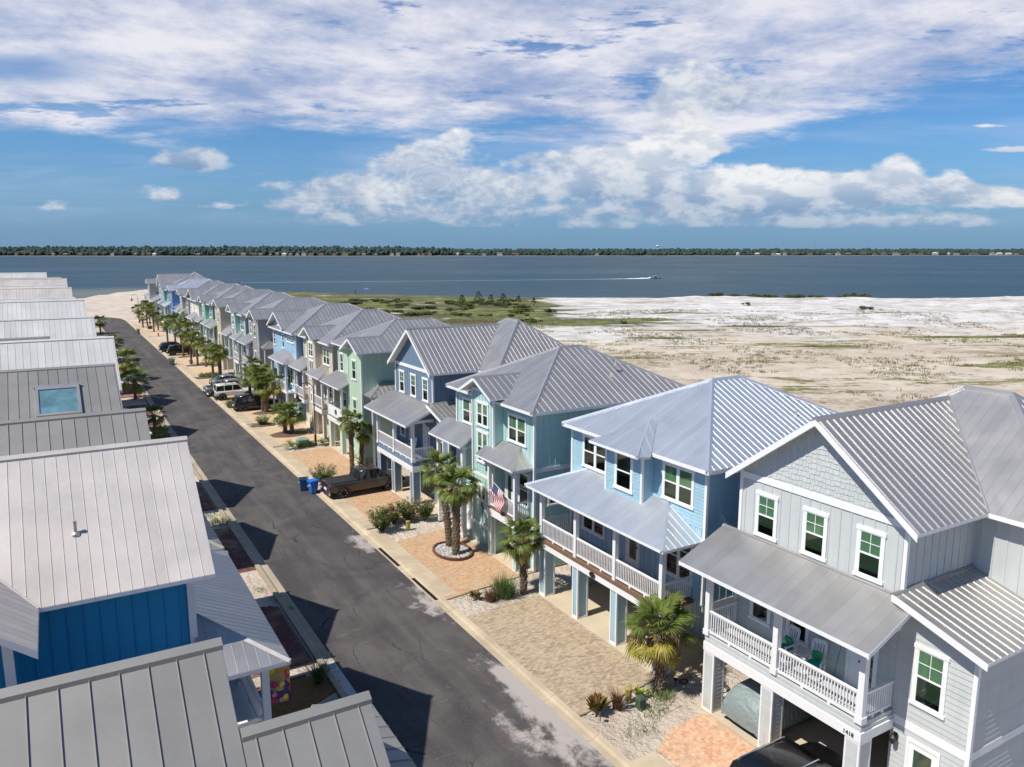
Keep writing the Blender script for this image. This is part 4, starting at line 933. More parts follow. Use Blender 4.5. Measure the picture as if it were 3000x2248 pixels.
names=['with almost white roof, its gable edge above the two palms','set back behind the white roofed one, small dark hip roof','with almost white roof and dark roof stain, sixth in view','with a bright white roof far down the left row','low in the gap behind a white roofed left house','with a small step in its white roof, left row','with a wide pale brownish roof, far down the left row','with plain white roof tucked behind the brownish one','with cream walls, nearly hidden in the left row','with a pale brownish roof second from the far end','with short pale roof just before the last left house','last of the left row with the highest ridge against the water']
for (yr,xf,zr,ze,hf,rm,sp,wm,ld),nm in zip(L,names):
    house_A(yr,'left house '+nm,xf,zr,ze,hf,rm,sp,wm,ld,px=4.8 if xf>1 else xf+2.2,rib=.025)
# ============================================================ GROUND, ROAD, WATER
SH=[(-3000,300),(-200,335),(0,345),(11,355),(19,385),(40,418),(62,408),(99.8,343.7),(145,281.7),(197.6,243),(233,225.5),(277.6,191),(336.6,166.7),(700,20),(1500,-300),(3000,-900)]
def ysh(x):
    for (a,b),(c,d) in zip(SH,SH[1:]):
        if a<=x<=c: return b+(d-b)*(x-a)/(c-a)
    return 0
from mathutils import noise as mn
def gz(x,y):
    d=(ysh(x)-y)*.72
    if x<34.5 and d>30: return -.06
    e=max(0,min(1,(d+4)/16)); e=e*e*(3-2*e); z=-1.9+1.84*e
    t=.506*x+.862*y; s=.862*x-.506*y
    w=max(0,min(1,(x-36)/20))
    z+=w*.10*mn.noise(Vector((x*.12,y*.12,0)))*e
    du=max(0,min(1,(s-25)/35))*max(0,min(1,(t-185)/30))*e
    n=mn.noise(Vector((s*.035,t*.075,3)))+.5*mn.noise(Vector((s*.12,t*.2,1)))
    z+=du*max(0,n+.25)*.9
    # higher dune to the right, close to the water
    z+=1.5*math.exp(-((s-112)/28)**2-((t-205)/11)**2)*(1+.4*mn.noise(Vector((s*.1,t*.1,5))))
    return z
def axis(segs):
    out=[]
    for a,b,st in segs:
        n=int(round((b-a)/st)); out+= [a+(b-a)*i/n for i in range(n)]
    return out+[segs[-1][1]]
xs=axis([(-3000,-400,400),(-400,-20,20),(-20,34,9),(34,320,2.6),(320,700,10),(700,3000,150)])
ys=axis([(-1500,-100,200),(-100,30,13),(30,120,5),(120,430,3.),(430,520,15)])
b=MB(); nx=len(xs)
for y in ys:
    for x in xs: b.v.append((x,y,gz(x,y)))
for j in range(len(ys)-1):
    for i in range(nx-1): b.f.append((j*nx+i,j*nx+i+1,(j+1)*nx+i+1,(j+1)*nx+i))
def _ground(T,b,g,pos):
    x,y,z=T.sep(pos)
    s=T.m('SUBTRACT',T.m('MULTIPLY',x,.862),T.m('MULTIPLY',y,.506)); t=T.m('ADD',T.m('MULTIPLY',x,.506),T.m('MULTIPLY',y,.862))
    st=T.comb(s,T.m('MULTIPLY',t,1.),0.)
    nb=T.noise(pos,.035,6,.6,.4); nm=T.noise(pos,.16,6,.62,.3); nf=T.noise(pos,.9,6,.65); nff=T.noise(pos,5.,4,.6)
    sand=T.mix(T.ss(nm,.35,.65),(.50,.43,.34),(.61,.55,.46)); white=T.mix(T.ss(nm,.3,.6),(.42,.395,.375),(.64,.62,.61))
    wm=T.ss(T.m('ADD',t,T.m('MULTIPLY',T.m('SUBTRACT',nb,.5),130.)),150.,185.)
    near=T.ss(T.m('SUBTRACT',36.,x),-2.,2.)          # the lots: warm pale sand
    c=T.mix(wm,sand,white)
    # sparse low plants: brown and olive flecks gathered in drifts lying across the view
    A_=T.comb(T.m('MULTIPLY',s,.022),T.m('MULTIPLY',t,.062),0.); d1=T.noise(A_,1.,7,.68,.4); d2=T.noise(T.comb(T.m('MULTIPLY',s,.13),T.m('MULTIPLY',t,.30),5.),1.,6,.7,.3)
    v1=T.m('MULTIPLY',T.ss(T.m('ADD',T.m('MULTIPLY',d1,.55),T.m('MULTIPLY',d2,.45)),.512,.56),T.ss(nf,.36,.52))
    v1=T.m('MULTIPLY',v1,T.m('SUBTRACT',1.,T.m('MULTIPLY',wm,.7)))
    c=T.mix(T.m('MULTIPLY',v1,.62),c,(.20,.155,.09))
    d3=T.noise(T.comb(T.m('MULTIPLY',s,.03),T.m('MULTIPLY',t,.10),9.),1.,7,.72,.5)
    v2=T.m('MULTIPLY',T.ss(d3,.545,.58),T.ss(nf,.32,.46)); v2=T.m('MULTIPLY',v2,T.m('SUBTRACT',1.,T.m('MULTIPLY',wm,.5)))
    c=T.mix(T.m('MULTIPLY',v2,.9),c,(.135,.14,.028))
    pk=T.noise(T.comb(T.m('MULTIPLY',s,.02),T.m('MULTIPLY',t,.05),2.),1.,4,.6); c=T.mix(T.m('MULTIPLY',T.m('SUBTRACT',1.,wm),T.m('MULTIPLY',T.ss(pk,.42,.6),.4)),c,(.44,.36,.29))
    vd=T.new('ShaderNodeTexVoronoi'); T.l.new(pos,vd.inputs['Vector']); vd.inputs['Scale'].default_value=.55
    dot=T.m('MULTIPLY',T.ss(vd.outputs['Distance'],.34,.16),T.ss(d2,.46,.58)); vr=T.sep(vd.outputs['Color'])[0]
    c=T.mix(T.m('MULTIPLY',T.m('MULTIPLY',dot,T.ss(vr,.35,.6)),T.m('SUBTRACT',.85,T.m('MULTIPLY',wm,.45))),c,(.14,.125,.045))
    # meadow
    w1=T.m('MULTIPLY',T.m('SUBTRACT',T.noise(T.comb(T.m('MULTIPLY',s,.05),T.m('MULTIPLY',t,.12),1.),1.,5,.6),.5),60.); w2=T.m('MULTIPLY',T.m('SUBTRACT',d2,.5),30.)
    gA=T.m('MULTIPLY',T.ss(T.m('ADD',T.m('SUBTRACT',15.,s),w1),-2.,2.),T.ss(T.m('ADD',T.m('SUBTRACT',t,184.),w2),-2.,3.))
    gB=T.m('MULTIPLY',T.ss(T.m('ADD',T.m('SUBTRACT',40.,s),w1),-2.,2.),T.ss(T.m('ADD',T.m('SUBTRACT',10.5,T.m('ABSOLUTE',T.m('SUBTRACT',t,197.))),T.m('MULTIPLY',w2,.5)),-1.5,1.5))
    gm=T.m('MULTIPLY',T.m('MAXIMUM',gA,gB),T.ss(x,37.,42.)); gm=T.m('MULTIPLY',gm,T.ss(T.noise(T.comb(T.m('MULTIPLY',s,.05),T.m('MULTIPLY',t,.13),0.),1.,5,.6),.33,.38))
    for cs,ct,ws,wt in ((59,185.5,9,2.2),(97,162,17,2.4),(49,222,11,2.4),(38,176,11,1.6),(116,165,12,2.6),(60,146,6,2.),(30,160,7,2.)):
        q=T.m('ADD',T.m('POWER',T.m('ABSOLUTE',T.m('DIVIDE',T.m('SUBTRACT',s,float(cs)),float(ws))),2.),T.m('POWER',T.m('ABSOLUTE',T.m('DIVIDE',T.m('SUBTRACT',t,float(ct)),float(wt))),2.))
        gm=T.m('MAXIMUM',gm,T.ss(T.m('ADD',q,T.m('MULTIPLY',T.m('SUBTRACT',nf,.5),2.4)),1.25,.6))
    # green fringe along the water at the end of the street
    gcol=T.mix(T.ss(d2,.44,.56),(.050,.068,.010),(.17,.19,.025)); gcol=T.mix(T.m('MULTIPLY',T.ss(d1,.50,.55),.85),gcol,(.075,.055,.028)); gcol=T.mix(T.m('MULTIPLY',T.ss(nf,.5,.62),.5),gcol,(.04,.05,.012))
    c=T.mix(T.m('MULTIPLY',gm,.93),c,gcol)
    lot=T.mix(T.ss(nm,.35,.65),(.47,.40,.33),(.58,.51,.44)); c=T.mix(near,c,lot)
    wet=T.ss(z,-1.0,-.65); c=T.mix(wet,(.30,.27,.21),c)
    T.l.new(c,b.inputs['Base Color'])
    bn=T.new('ShaderNodeBump'); bn.inputs['Strength'].default_value=1.; bn.inputs['Distance'].default_value=.5
    T.l.new(T.m('ADD',T.m('MULTIPLY',nf,1.),T.m('MULTIPLY',nff,.25)),bn.inputs['Height']); T.l.new(bn.outputs[0],b.inputs['Normal'])
mat('sand ground',(1,1,1),.9,spec=.2,fn=_ground)
b.build('ground','sand ground',smooth=True,kind='structure')
# water
def _water(T,b,g,pos):
    n1=T.noise(T.scale(pos,(1.,.6,1.)),.55,4,.6,.3); n2=T.noise(T.scale(pos,(.8,1.3,1.)),.11,3,.55,.4); n3=T.noise(pos,.006,4,.6,.5)
    n4=T.noise(T.scale(pos,(.35,1.,1.)),2.2,3,.6)
    x,y,z=T.sep(pos)
    # shallows by the cape at the end of the street
    d=T.m('SQRT',T.m('ADD',T.m('POWER',T.m('SUBTRACT',x,22.),2.),T.m('POWER',T.m('SUBTRACT',y,395.),2.)))
    sh=T.ss(T.m('ADD',d,T.m('MULTIPLY',n2,25.)),90.,28.)
    c=T.mix(T.ss(n3,.35,.65),(.008,.036,.055),(.014,.050,.072)); c=T.mix(T.m('MULTIPLY',sh,.7),c,(.16,.17,.13))
    T.l.new(c,b.inputs['Base Color']); T.put(b.inputs['Roughness'],T.lin(n3,.3,.7,.30,.42))
    bn=T.new('ShaderNodeBump'); bn.inputs['Strength'].default_value=1.; bn.inputs['Distance'].default_value=.9
    T.l.new(T.m('ADD',T.m('ADD',T.m('MULTIPLY',n1,.55),T.m('MULTIPLY',n2,1.6)),T.m('MULTIPLY',n4,.12)),bn.inputs['Height']); T.l.new(bn.outputs[0],b.inputs['Normal'])
mat('sea water',(1,1,1),.3,spec=.12,fn=_water)
b=MB(); b.face([(-9000,-3000,-1.15),(16000,-3000,-1.15),(16000,20000,-1.15),(-9000,20000,-1.15)]); b.build('water','sea water',kind='structure')
# road
def _asph(T,b,g,pos):
    x,y,z=T.sep(pos)
    n=T.noise(pos,.35,6,.62,.5); f=T.noise(pos,14,3,.6); l=T.noise(T.scale(pos,(1.,.12,1.)),1.1,4,.6)
    c=T.mix(T.ss(T.m('ADD',T.m('MULTIPLY',n,.6),T.m('MULTIPLY',l,.4)),.38,.62),(.050,.046,.047),(.094,.086,.084))
    c=T.mix(T.m('MULTIPLY',T.ss(f,.5,.72),.35),c,(.16,.15,.145))
    wp=T.m('MAXIMUM',T.ss(T.m('ABSOLUTE',T.m('SUBTRACT',x,11.3)),.75,.1),T.ss(T.m('ABSOLUTE',T.m('SUBTRACT',x,13.4)),.75,.1))
    c=T.mix(T.m('MULTIPLY',wp,T.lin(l,.3,.7,.05,.40)),c,(.115,.107,.103))
    ck=T.new('ShaderNodeTexVoronoi',feature='DISTANCE_TO_EDGE'); T.l.new(T.comb(T.m('ADD',x,T.m('MULTIPLY',n,2.)),T.m('MULTIPLY',y,.35),0.),ck.inputs['Vector']); ck.inputs['Scale'].default_value=.42
    c=T.mix(T.m('MULTIPLY',T.ss(ck.outputs[0],.012,.004),T.ss(n,.45,.58)),c,(.03,.028,.028))
    sc=T.ss(T.noise(T.scale(pos,(.6,7.,1.)),1.,5,.7,.2),.63,.70); c=T.mix(T.m('MULTIPLY',sc,.45),c,(.30,.28,.27))
    pt=T.ss(T.m('ABSOLUTE',T.m('SUBTRACT',T.m('FRACT',T.m('MULTIPLY',y,.011)),.5)),.06,.055); c=T.mix(T.m('MULTIPLY',pt,T.m('MULTIPLY',T.ss(x,12.35,12.45),.35)),c,(.05,.046,.047))
    # sand washed over the asphalt along the kerb and in two low spots
    e=T.ss(x,13.8,15.6); w=T.noise(T.scale(pos,(1.,.45,1.)),.5,6,.66,.8); w2=T.noise(pos,.9,6,.7,.5)
    nearf=T.ss(y,62.,28.)
    spot=T.ss(T.m('SQRT',T.m('ADD',T.m('POWER',T.m('DIVIDE',T.m('SUBTRACT',x,14.6),2.1),2.),T.m('POWER',T.m('DIVIDE',T.m('SUBTRACT',y,23.5),4.5),2.))),1.5,.4)
    sp2=T.ss(T.m('SQRT',T.m('ADD',T.m('POWER',T.m('DIVIDE',T.m('SUBTRACT',x,15.2),1.4),2.),T.m('POWER',T.m('DIVIDE',T.m('SUBTRACT',y,45.),3.),2.))),1.2,.5)
    sp3=T.ss(T.m('SQRT',T.m('ADD',T.m('POWER',T.m('DIVIDE',T.m('SUBTRACT',x,15.0),1.5),2.),T.m('POWER',T.m('DIVIDE',T.m('SUBTRACT',y,35.5),4.5),2.))),1.3,.3)
    a=T.m('MULTIPLY',T.m('ADD',T.m('MULTIPLY',e,.30),T.m('ADD',T.m('MULTIPLY',spot,.55),T.m('ADD',T.m('MULTIPLY',sp2,.7),T.m('MULTIPLY',sp3,.35)))),T.m('ADD',.35,nearf))
    sm=T.ss(T.m('ADD',T.m('MULTIPLY',w,.6),T.m('MULTIPLY',w2,.4)),T.m('SUBTRACT',.72,T.m('MULTIPLY',a,.36)),T.m('SUBTRACT',.84,T.m('MULTIPLY',a,.36)))
    c=T.mix(T.m('MULTIPLY',sm,.8),c,(.42,.38,.36))
    T.l.new(c,b.inputs['Base Color'])
    bn=T.new('ShaderNodeBump'); bn.inputs['Strength'].default_value=.35; bn.inputs['Distance'].default_value=.01
    T.l.new(T.noise(pos,60,2,.5),bn.inputs['Height']); T.l.new(bn.outputs[0],b.inputs['Normal'])
mat('asphalt',(1,1,1),.85,spec=.3,fn=_asph)
b=MB(); N_=40
prev=None
def redge(y): # right edge bends away at the far end
    return 15.55-.0*y if y<225 else 15.55-((y-225)/14)**2*5
pts=[-40+i*(270)/N_ for i in range(N_+1)]+[233,236,238.5,240]
for a,c in zip(pts,pts[1:]): b.face([(9.3,a,0),(redge(a),a,0),(redge(c),c,0),(9.3,c,0)])
b.build('road','asphalt',kind='structure')
def strip(name,m,x0,x1,y0,y1,z0,z1,st=0,gap=.012,parent=None):
    if not st:
        q=MB(); q.box((x0,y0,z0),(x1,y1,z1)); return q.build(name,m,kind='structure') if parent is None else q.build(name,m,parent)
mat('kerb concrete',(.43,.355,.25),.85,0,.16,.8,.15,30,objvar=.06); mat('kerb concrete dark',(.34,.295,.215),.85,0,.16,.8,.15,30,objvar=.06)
mat('mulch',(.13,.075,.045),.95,0,.3,8,.6,40); mat('brown mulch',(.20,.10,.03),.95,0,.3,8,.6,40); mat('white gravel',(.46,.45,.44),.9,0,.35,14,.8,30)
def kerb(name,x0,x1,sd,m,ys_,z=.0):
    """gutter pan with a low rounded kerb, in sections"""
    k=bpy.data.objects.new(name,None); col.objects.link(k); k['kind']='structure'; ORG[k.name]=(0,0,0)
    y0,y1=ys_; y=y0; L=3.0
    while y<y1-.01:
        e=min(y+L,y1); q=MB()
        prof=[(x0,-.1),(x0,.004),(x0+(x1-x0)*.5,.004),(x0+(x1-x0)*.66,.09),(x1,.11),(x1,-.1)]
        q.prism([(px,y+.006,pz) for px,pz in prof],(0,e-y-.012,0)); q.build('kerb_section',m,k); y=e
    return k
kerb('kerb',15.55,16.12,1,'kerb concrete',(-6,225))
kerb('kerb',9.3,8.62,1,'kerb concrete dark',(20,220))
# driveways -------------------------------------------------------
def pavermat(name,cols):
    def fn(T,b,g,pos):
        oi=T.new('ShaderNodeObjectInfo'); r=T.m('FRACT',T.m('ADD',T.m('MULTIPLY',oi.outputs['Random'],7.31),g.outputs['Random Per Island']))
        c=T.new('ShaderNodeValToRGB'); T.l.new(r,c.inputs[0]); e=c.color_ramp; e.interpolation='LINEAR'
        e.elements[0].color=cols[0]+(1,); e.elements[1].color=cols[-1]+(1,)
        for i,q in enumerate(cols[1:-1]): x=e.elements.new((i+1)/(len(cols)-1)); x.color=q+(1,)
        n=T.noise(pos,.55,6,.66,.4); n2=T.noise(pos,7,4,.6)
        dust=T.m('MULTIPLY',T.ss(n,.45,.68),.5)
        k=T.mix(dust,c.outputs[0],(.46,.37,.25)); f=T.lin(n2,.3,.7,.85,1.12)
        T.l.new(T.mix(1.,k,T.comb(f,f,f),'MULTIPLY'),b.inputs['Base Color'])
    mat(name,(1,1,1),.85,spec=.25,fn=fn)
pavermat('tan pavers',[(.37,.27,.175),(.46,.37,.26),(.28,.22,.165),(.49,.40,.28)])
pavermat('pink pavers',[(.58,.33,.20),(.66,.44,.29),(.54,.29,.175),(.70,.50,.34)])
pavermat('orange pavers',[(.46,.28,.16),(.54,.36,.22),(.42,.26,.155),(.56,.40,.26)])
pavermat('red pavers',[(.13,.045,.04),(.17,.065,.05),(.10,.04,.04),(.15,.06,.05)])
mat('paver sand',(.42,.34,.24),.95,0,.15,4)
def inside(x,y,poly):
    r=False; n=len(poly)
    for i in range(n):
        x0,y0=poly[i]; x1,y1=poly[(i+1)%n]
        if (y0>y)!=(y1>y) and x<(x1-x0)*(y-y0)/(y1-y0)+x0: r=not r
    return r
def driveway(poly,m,herring=False,single=0,size=(.2,.1),fine=True,z=.0):
    base=MB(); base.prism([(x,y,z-.0+.006) for x,y in poly],(0,0,-.12)); D=base.build('driveway','paver sand' if fine else m,kind='structure'); ORG[D.name]=(0,0,0)
    if not fine: return D
    xs_=[p[0] for p in poly]; ys_=[p[1] for p in poly]; a,bb=size; g=.004
    cells=[]
    if not herring:
        i=0; y=min(ys_)
        while y<max(ys_):
            x=min(xs_)-(a/2 if i%2 else 0)
            while x<max(xs_): cells.append((x+a/2,y+bb/2,a,bb)); x+=a
            y+=bb; i+=1
    else:
        w_=bb
        nxx=int((max(xs_)-min(xs_))/w_)+4; nyy=int((max(ys_)-min(ys_))/w_)+4
        for j in range(-2,nyy):
            for i in range(-2,nxx):
                k=(i+j)%4
                X=min(xs_)+i*w_; Y_=min(ys_)+j*w_
                if k==0: cells.append((X+w_,Y_+w_/2,2*w_,w_))
                elif (i-j)%4==2 and False: pass
        cells=[]
        for r in range(-2,nyy):
            for k in range(-nyy-4,nxx+4):
                x=min(xs_)+(r+4*k)*w_; y=min(ys_)+r*w_
                cells.append((x+w_,y+w_/2,2*w_,w_)); cells.append((x+w_*2.5,y+w_*0,w_,2*w_)) 
    cells=[c for c in cells if inside(c[0],c[1],poly)]
    cells.sort(key=lambda c:(c[0]**2+c[1]**2))
    J=MB(); rr=random.Random(5); cache={}
    for n_,(x,y,l,w__) in enumerate(cells):
        dz=rr.uniform(0,.004); lx,ly=l/2-g,w__/2-g
        if n_<single:
            key=(l,w__)
            if key not in cache: q=MB(); q.box((-lx,-ly,-.02),(lx,ly,.016)); cache[key]=q.mesh('paver',m)
            put('paver',cache[key],D,(x,y,z+dz))
        else:
            v=[(x-lx,y-ly,z+.016+dz),(x+lx,y-ly,z+.016+dz),(x+lx,y+ly,z+.016+dz),(x-lx,y+ly,z+.016+dz)]; lo=[(p[0],p[1],z) for p in v]
            J.add(v+lo,[(0,1,2,3),(4,5,1,0),(5,6,2,1),(6,7,3,2),(7,4,0,3)])
    if J.f: J.build('paver_field',m,D,kind='stuff')
    return D
driveway([(16.14,22.45),(20.58,23.0),(20.58,32.35),(16.14,32.05)],'tan pavers',single=295)
driveway([(17.3,12.2),(20.58,12.2),(20.6,20.2),(18.6,19.97),(17.45,19.3)],'pink pavers',herring=True,single=295)
driveway([(16.14,34.3),(21.9,35.0),(21.9,38.5),(21.3,41.2),(21.3,43.95),(16.6,43.15),(16.14,40.)],'orange pavers',single=295)
driveway([(16.14,46.3),(20.58,46.6),(20.58,56.4),(16.14,56.2)],'orange pavers',single=0)
mat('tan drive',(.50,.37,.24),.9,0,.12,1.4,.3,25)
driveway([(16.14,58.3),(21.3,58.6),(21.3,68.6),(16.14,68.)],'orange pavers',single=0)
for a,c in ((71.4,80.),(82.,92.5),(94,104),(105.5,114),(117.5,127),(129.5,140),(141.5,152),(153,160),(163,172),(179,186),(190,200),(203,212)):
    driveway([(16.14,a),(20.9,a+.2),(20.9,c),(16.14,c-.2)],'tan drive',fine=False)
driveway([(5.4,31.75),(8.42,31.65),(8.42,37.9),(7.8,38.3),(5.4,38.3)],'red pavers',single=200)
driveway([(5.4,43.3),(8.5,43.3),(8.55,51.1),(5.4,51.2)],'red pavers',single=200)
for a,c in ((55.5,63),(66.5,74),(79,87),(91,99),(105,112),(128,136)): driveway([(3.6,a),(8.5,a),(8.5,c),(3.6,c)],'red pavers',fine=False)
# concrete aprons between kerb and pavers
def pad(name,poly,m,z=.012,kind='structure',th=.1):
    q=MB(); q.prism([(x,y,z) for x,y in poly],(0,0,-th)); return q.build(name,m,kind=kind)
pv=bpy.data.objects.new('pavement',None); col.objects.link(pv); pv['kind']='structure'; ORG[pv.name]=(0,0,0)
for a,c in ((12,19.3),(34.6,45.6),(46.2,57.),(58.2,69.5),(71,80),(82,93),(94,115),(117,140),(142,172),(178,212)):
    y=a
    while y<c-.05:
        e=min(y+1.52,c); q=MB(); q.prism([(16.13,y+.008,.024),(17.25 if a<20 else 17.0,y+.008,.024),(17.25 if a<20 else 17.0,e-.008,.024),(16.13,e-.008,.024)],(0,0,-.1)); q.build('slab','kerb concrete',pv); y=e
# mulch islands
for i,(cx,cy,rx,ry) in enumerate(((18.9,75.4,1.9,1.5),(17.6,80.9,1.3,1.0),(19.2,87.,1.4,1.0),(18.9,129.6,2.0,.8),(18.8,141,1.5,1.),(18.5,116,2.2,.7))):
    q=MB(); q.loft([[(cx+rx*k*math.cos(t*.3142)*(1+.08*math.sin(t*2.3)),cy+ry*k*math.sin(t*.3142),zz_) for t in range(20)] for k,zz_ in ((1.,.0),(.85,.06),(.3,.09))]); tag(q.build('mulch_bed','mulch',kind='stuff'),'dark mulch mound around the palm bases by the driveway, island %s'%('near the street lamp','with the round pale bush','by the black SUV','beyond the white jeep','by the far dark cars','in front of the second aqua house')[i],'mulch')
# drains
def drain(y0,y1,label):
    d=thing('storm_drain',label,'drain',(15.85,y0,0))
    f=MB(); f.box((15.66,y0,.0),(16.04,y0+.06,.022)); f.box((15.66,y1-.06,0),(16.04,y1,.022)); f.box((15.66,y0+.06,0),(15.70,y1-.06,.022)); f.box((16.0,y0+.06,0),(16.04,y1-.06,.022)); f.build('frame','dark metal',d)
    q=MB(); q.box((15.7,y0+.06,.006),(16.,y1-.06,.010)); q.build('pit_shade','hollow shade',d)  # flat dark sheet in place of the shaded hollow under the grate
    y=y0+.1
    while y<y1-.1: boxobj('grate_bar',(.3,.03,.012),(15.85,y,.016),'dark metal',d); y+=.085
mat('hollow shade',(.008,.008,.008),.9,0,0)  # near-black colour that paints the shade inside hollows
drain(34.5,37.6,'long black storm drain grate in the gutter, the nearer of two'); drain(39.6,42.7,'long black storm drain grate in the gutter, the farther of two')
# round planting ring with stones
ring=thing('planting_ring','round bed edged with short brown logs and filled with pale stones','planter',(19.3,39.9,0))
def rc(t,k=1.): return (19.3+(1.05*k)*math.cos(t)*1.0,39.9+1.45*k*math.sin(t))
mat('log brown',(.16,.075,.05),.9,0,.3,10,.4,40)
for i in range(64):
    t=i*2*math.pi/64; x,y=rc(t); boxobj('edging_log',(.10,.12,.2+.02*(i%3)),(x,y,.08),'log brown',ring)
mat('stone pale',(.38,.37,.36),.8,0,.25,12,.4,40,objvar=.25)
_st=[]
for k in range(4):
    q=MB(); q.lathe((0,0,0),[(.02,-.03),(.06,0),(.055,.03),(.015,.05)],6); me=q.mesh('stone','stone pale'); me.transform(Matrix.Diagonal((1+.3*k,1,.9,1))); _st.append(me)
rr=random.Random(3)
for i in range(280):
    k=math.sqrt(rr.random())*.93; t=rr.random()*6.283; x,y=rc(t,k); put('stone',_st[i%4],ring,(x-19.3,y-39.9,.07+rr.random()*.03),(0,0,rr.random()*6))
q=MB(); q.loft([[(*rc(t*.2618,k),z_) for t in range(24)] for k,z_ in ((.97,.0),(.95,.08),(.3,.09))]); q.build('gravel_fill','white gravel',ring,kind='stuff')
# left garden bed
gb=thing('garden_bed','brown mulch bed edged with small bricks in the shade by the left kerb','garden bed',(7.3,29.8,0))
q=MB(); q.prism([(5.4,27.4,.03),(8.6,28.9,.03),(9.0,29.6,.03),(7.95,30.6,.03),(5.4,30.62,.03)],(0,0,-.1)); q.build('mulch_fill','brown mulch',gb)
x=5.5
while x<7.9: boxobj('edging_brick',(.16,.09,.1),(x,30.66,.05),'red pavers',gb); x+=.19
pad('gravel_strip',[(8.62,28.0),(9.28,27.6),(9.28,31.2),(8.62,32.2)],'white gravel',.02)
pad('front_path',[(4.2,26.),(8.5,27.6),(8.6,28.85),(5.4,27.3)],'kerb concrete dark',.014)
# ============================================================ PLANTS
def leafmat(name,cols,rough=.5,trans=.25,varscale=3.):
    def fn(T,b,g,pos):
        oi=T.new('ShaderNodeObjectInfo'); r=T.m('FRACT',T.m('ADD',T.m('MULTIPLY',oi.outputs['Random'],5.7),g.outputs['Random Per Island']))
        c=T.new('ShaderNodeValToRGB'); T.l.new(r,c.inputs[0]); e=c.color_ramp
        e.elements[0].color=cols[0]+(1,); e.elements[1].color=cols[-1]+(1,)
        for i,q in enumerate(cols[1:-1]): x=e.elements.new((i+1)/(len(cols)-1)); x.color=q+(1,)
        T.l.new(c.outputs[0],b.inputs['Base Color'])
        tl=T.new('ShaderNodeBsdfTranslucent'); T.l.new(c.outputs[0],tl.inputs[0]); mx=T.new('ShaderNodeMixShader'); mx.inputs[0].default_value=trans
        out=[n for n in T.n if n.type=='OUTPUT_MATERIAL'][0]; T.l.new(b.outputs[0],mx.inputs[1]); T.l.new(tl.outputs[0],mx.inputs[2]); T.l.new(mx.outputs[0],out.inputs[0])
    return mat(name,(1,1,1),rough,spec=.35,fn=fn)
leafmat('palm green',[(.065,.11,.02),(.12,.17,.03),(.20,.235,.05),(.085,.13,.025)])
leafmat('palm yellowing',[(.28,.27,.04),(.38,.31,.06),(.20,.22,.03)])
leafmat('palm dead',[(.25,.16,.07),(.33,.23,.12)])
leafmat('oleander green',[(.05,.10,.025),(.10,.17,.04),(.16,.22,.06)])
leafmat('scrub green',[(.045,.065,.014),(.085,.115,.025),(.13,.14,.035)],varscale=1)
leafmat('dune grass',[(.15,.14,.05),(.24,.21,.09),(.09,.11,.03)])
leafmat('red grass',[(.13,.06,.03),(.22,.12,.06),(.09,.05,.03)])
leafmat('croton leaf',[(.05,.08,.015),(.25,.16,.03),(.07,.10,.02),(.22,.07,.03)])
leafmat('lime leaf',[(.33,.38,.04),(.20,.28,.04)])
leafmat('pale bush leaf',[(.28,.33,.14),(.14,.22,.06),(.10,.16,.04)])
mat('trunk fibre',(.14,.105,.075),.9,0,.35,9,.8,30); mat('trunk boot',(.19,.145,.10),.85,0,.35,11,.6,30,objvar=.3); mat('bark',(.10,.075,.05),.9,0,.3,6)
def frond_mesh(name,m,n=22,L=.62,pet=.75,droop=.5,seed=0,spread=2.6):
    """costapalmate fan: petiole along +X then a fan of split, drooping leaflets"""
    rr=random.Random(seed); b=MB()
    b.tube([(0,0,0),(pet*.5,0,.03),(pet,0,0)],[.018,.014,.011],4,False)
    for i in range(n):
        t=(i/(n-1)-.5)*spread*2*.62; l=L*(1-.22*abs(t)/1.6)*rr.uniform(.85,1.1); w=.034
        base=Vector((pet+.10*math.cos(t*.6),.05*math.sin(t),0)); d=Vector((math.cos(t),math.sin(t),0)); sd=Vector((-d.y,d.x,0))
        pts=[]
        for k in range(4):
            f=k/3; z=-droop*l*f**2.2*rr.uniform(.8,1.25)+.10*abs(math.sin(t))*f; pts.append(base+d*l*f*(1-.12*f*droop)+Vector((0,0,z)))
        ws=[.012,w,w*.8,.003]; v=[]
        for p,ww in zip(pts,ws): v+=[p-sd*ww+Vector((0,0,ww*.5)),p+sd*ww+Vector((0,0,ww*.5))]
        b.add(v,[(0,1,3,2),(2,3,5,4),(4,5,7,6)])
    return b.mesh(name,m)
FR=[frond_mesh('frond','palm green',22,.68,.8,.35+.13*k,k) for k in range(4)]
FY=[frond_mesh('frond','palm yellowing',20,.6,.7,.8,10+k) for k in range(2)]
FD=[frond_mesh('frond','palm dead',14,.55,.6,1.3,20+k) for k in range(2)]
def boot_mesh():
    b=MB(); b.hexa([(0,-.05,0),(.02,-.05,-.02),(.02,.05,-.02),(0,.05,0),(.05,-.03,.16),(.085,-.03,.15),(.085,.03,.15),(.05,.03,.16)]); return b.mesh('leaf_boot','trunk boot')
BOOT=boot_mesh()
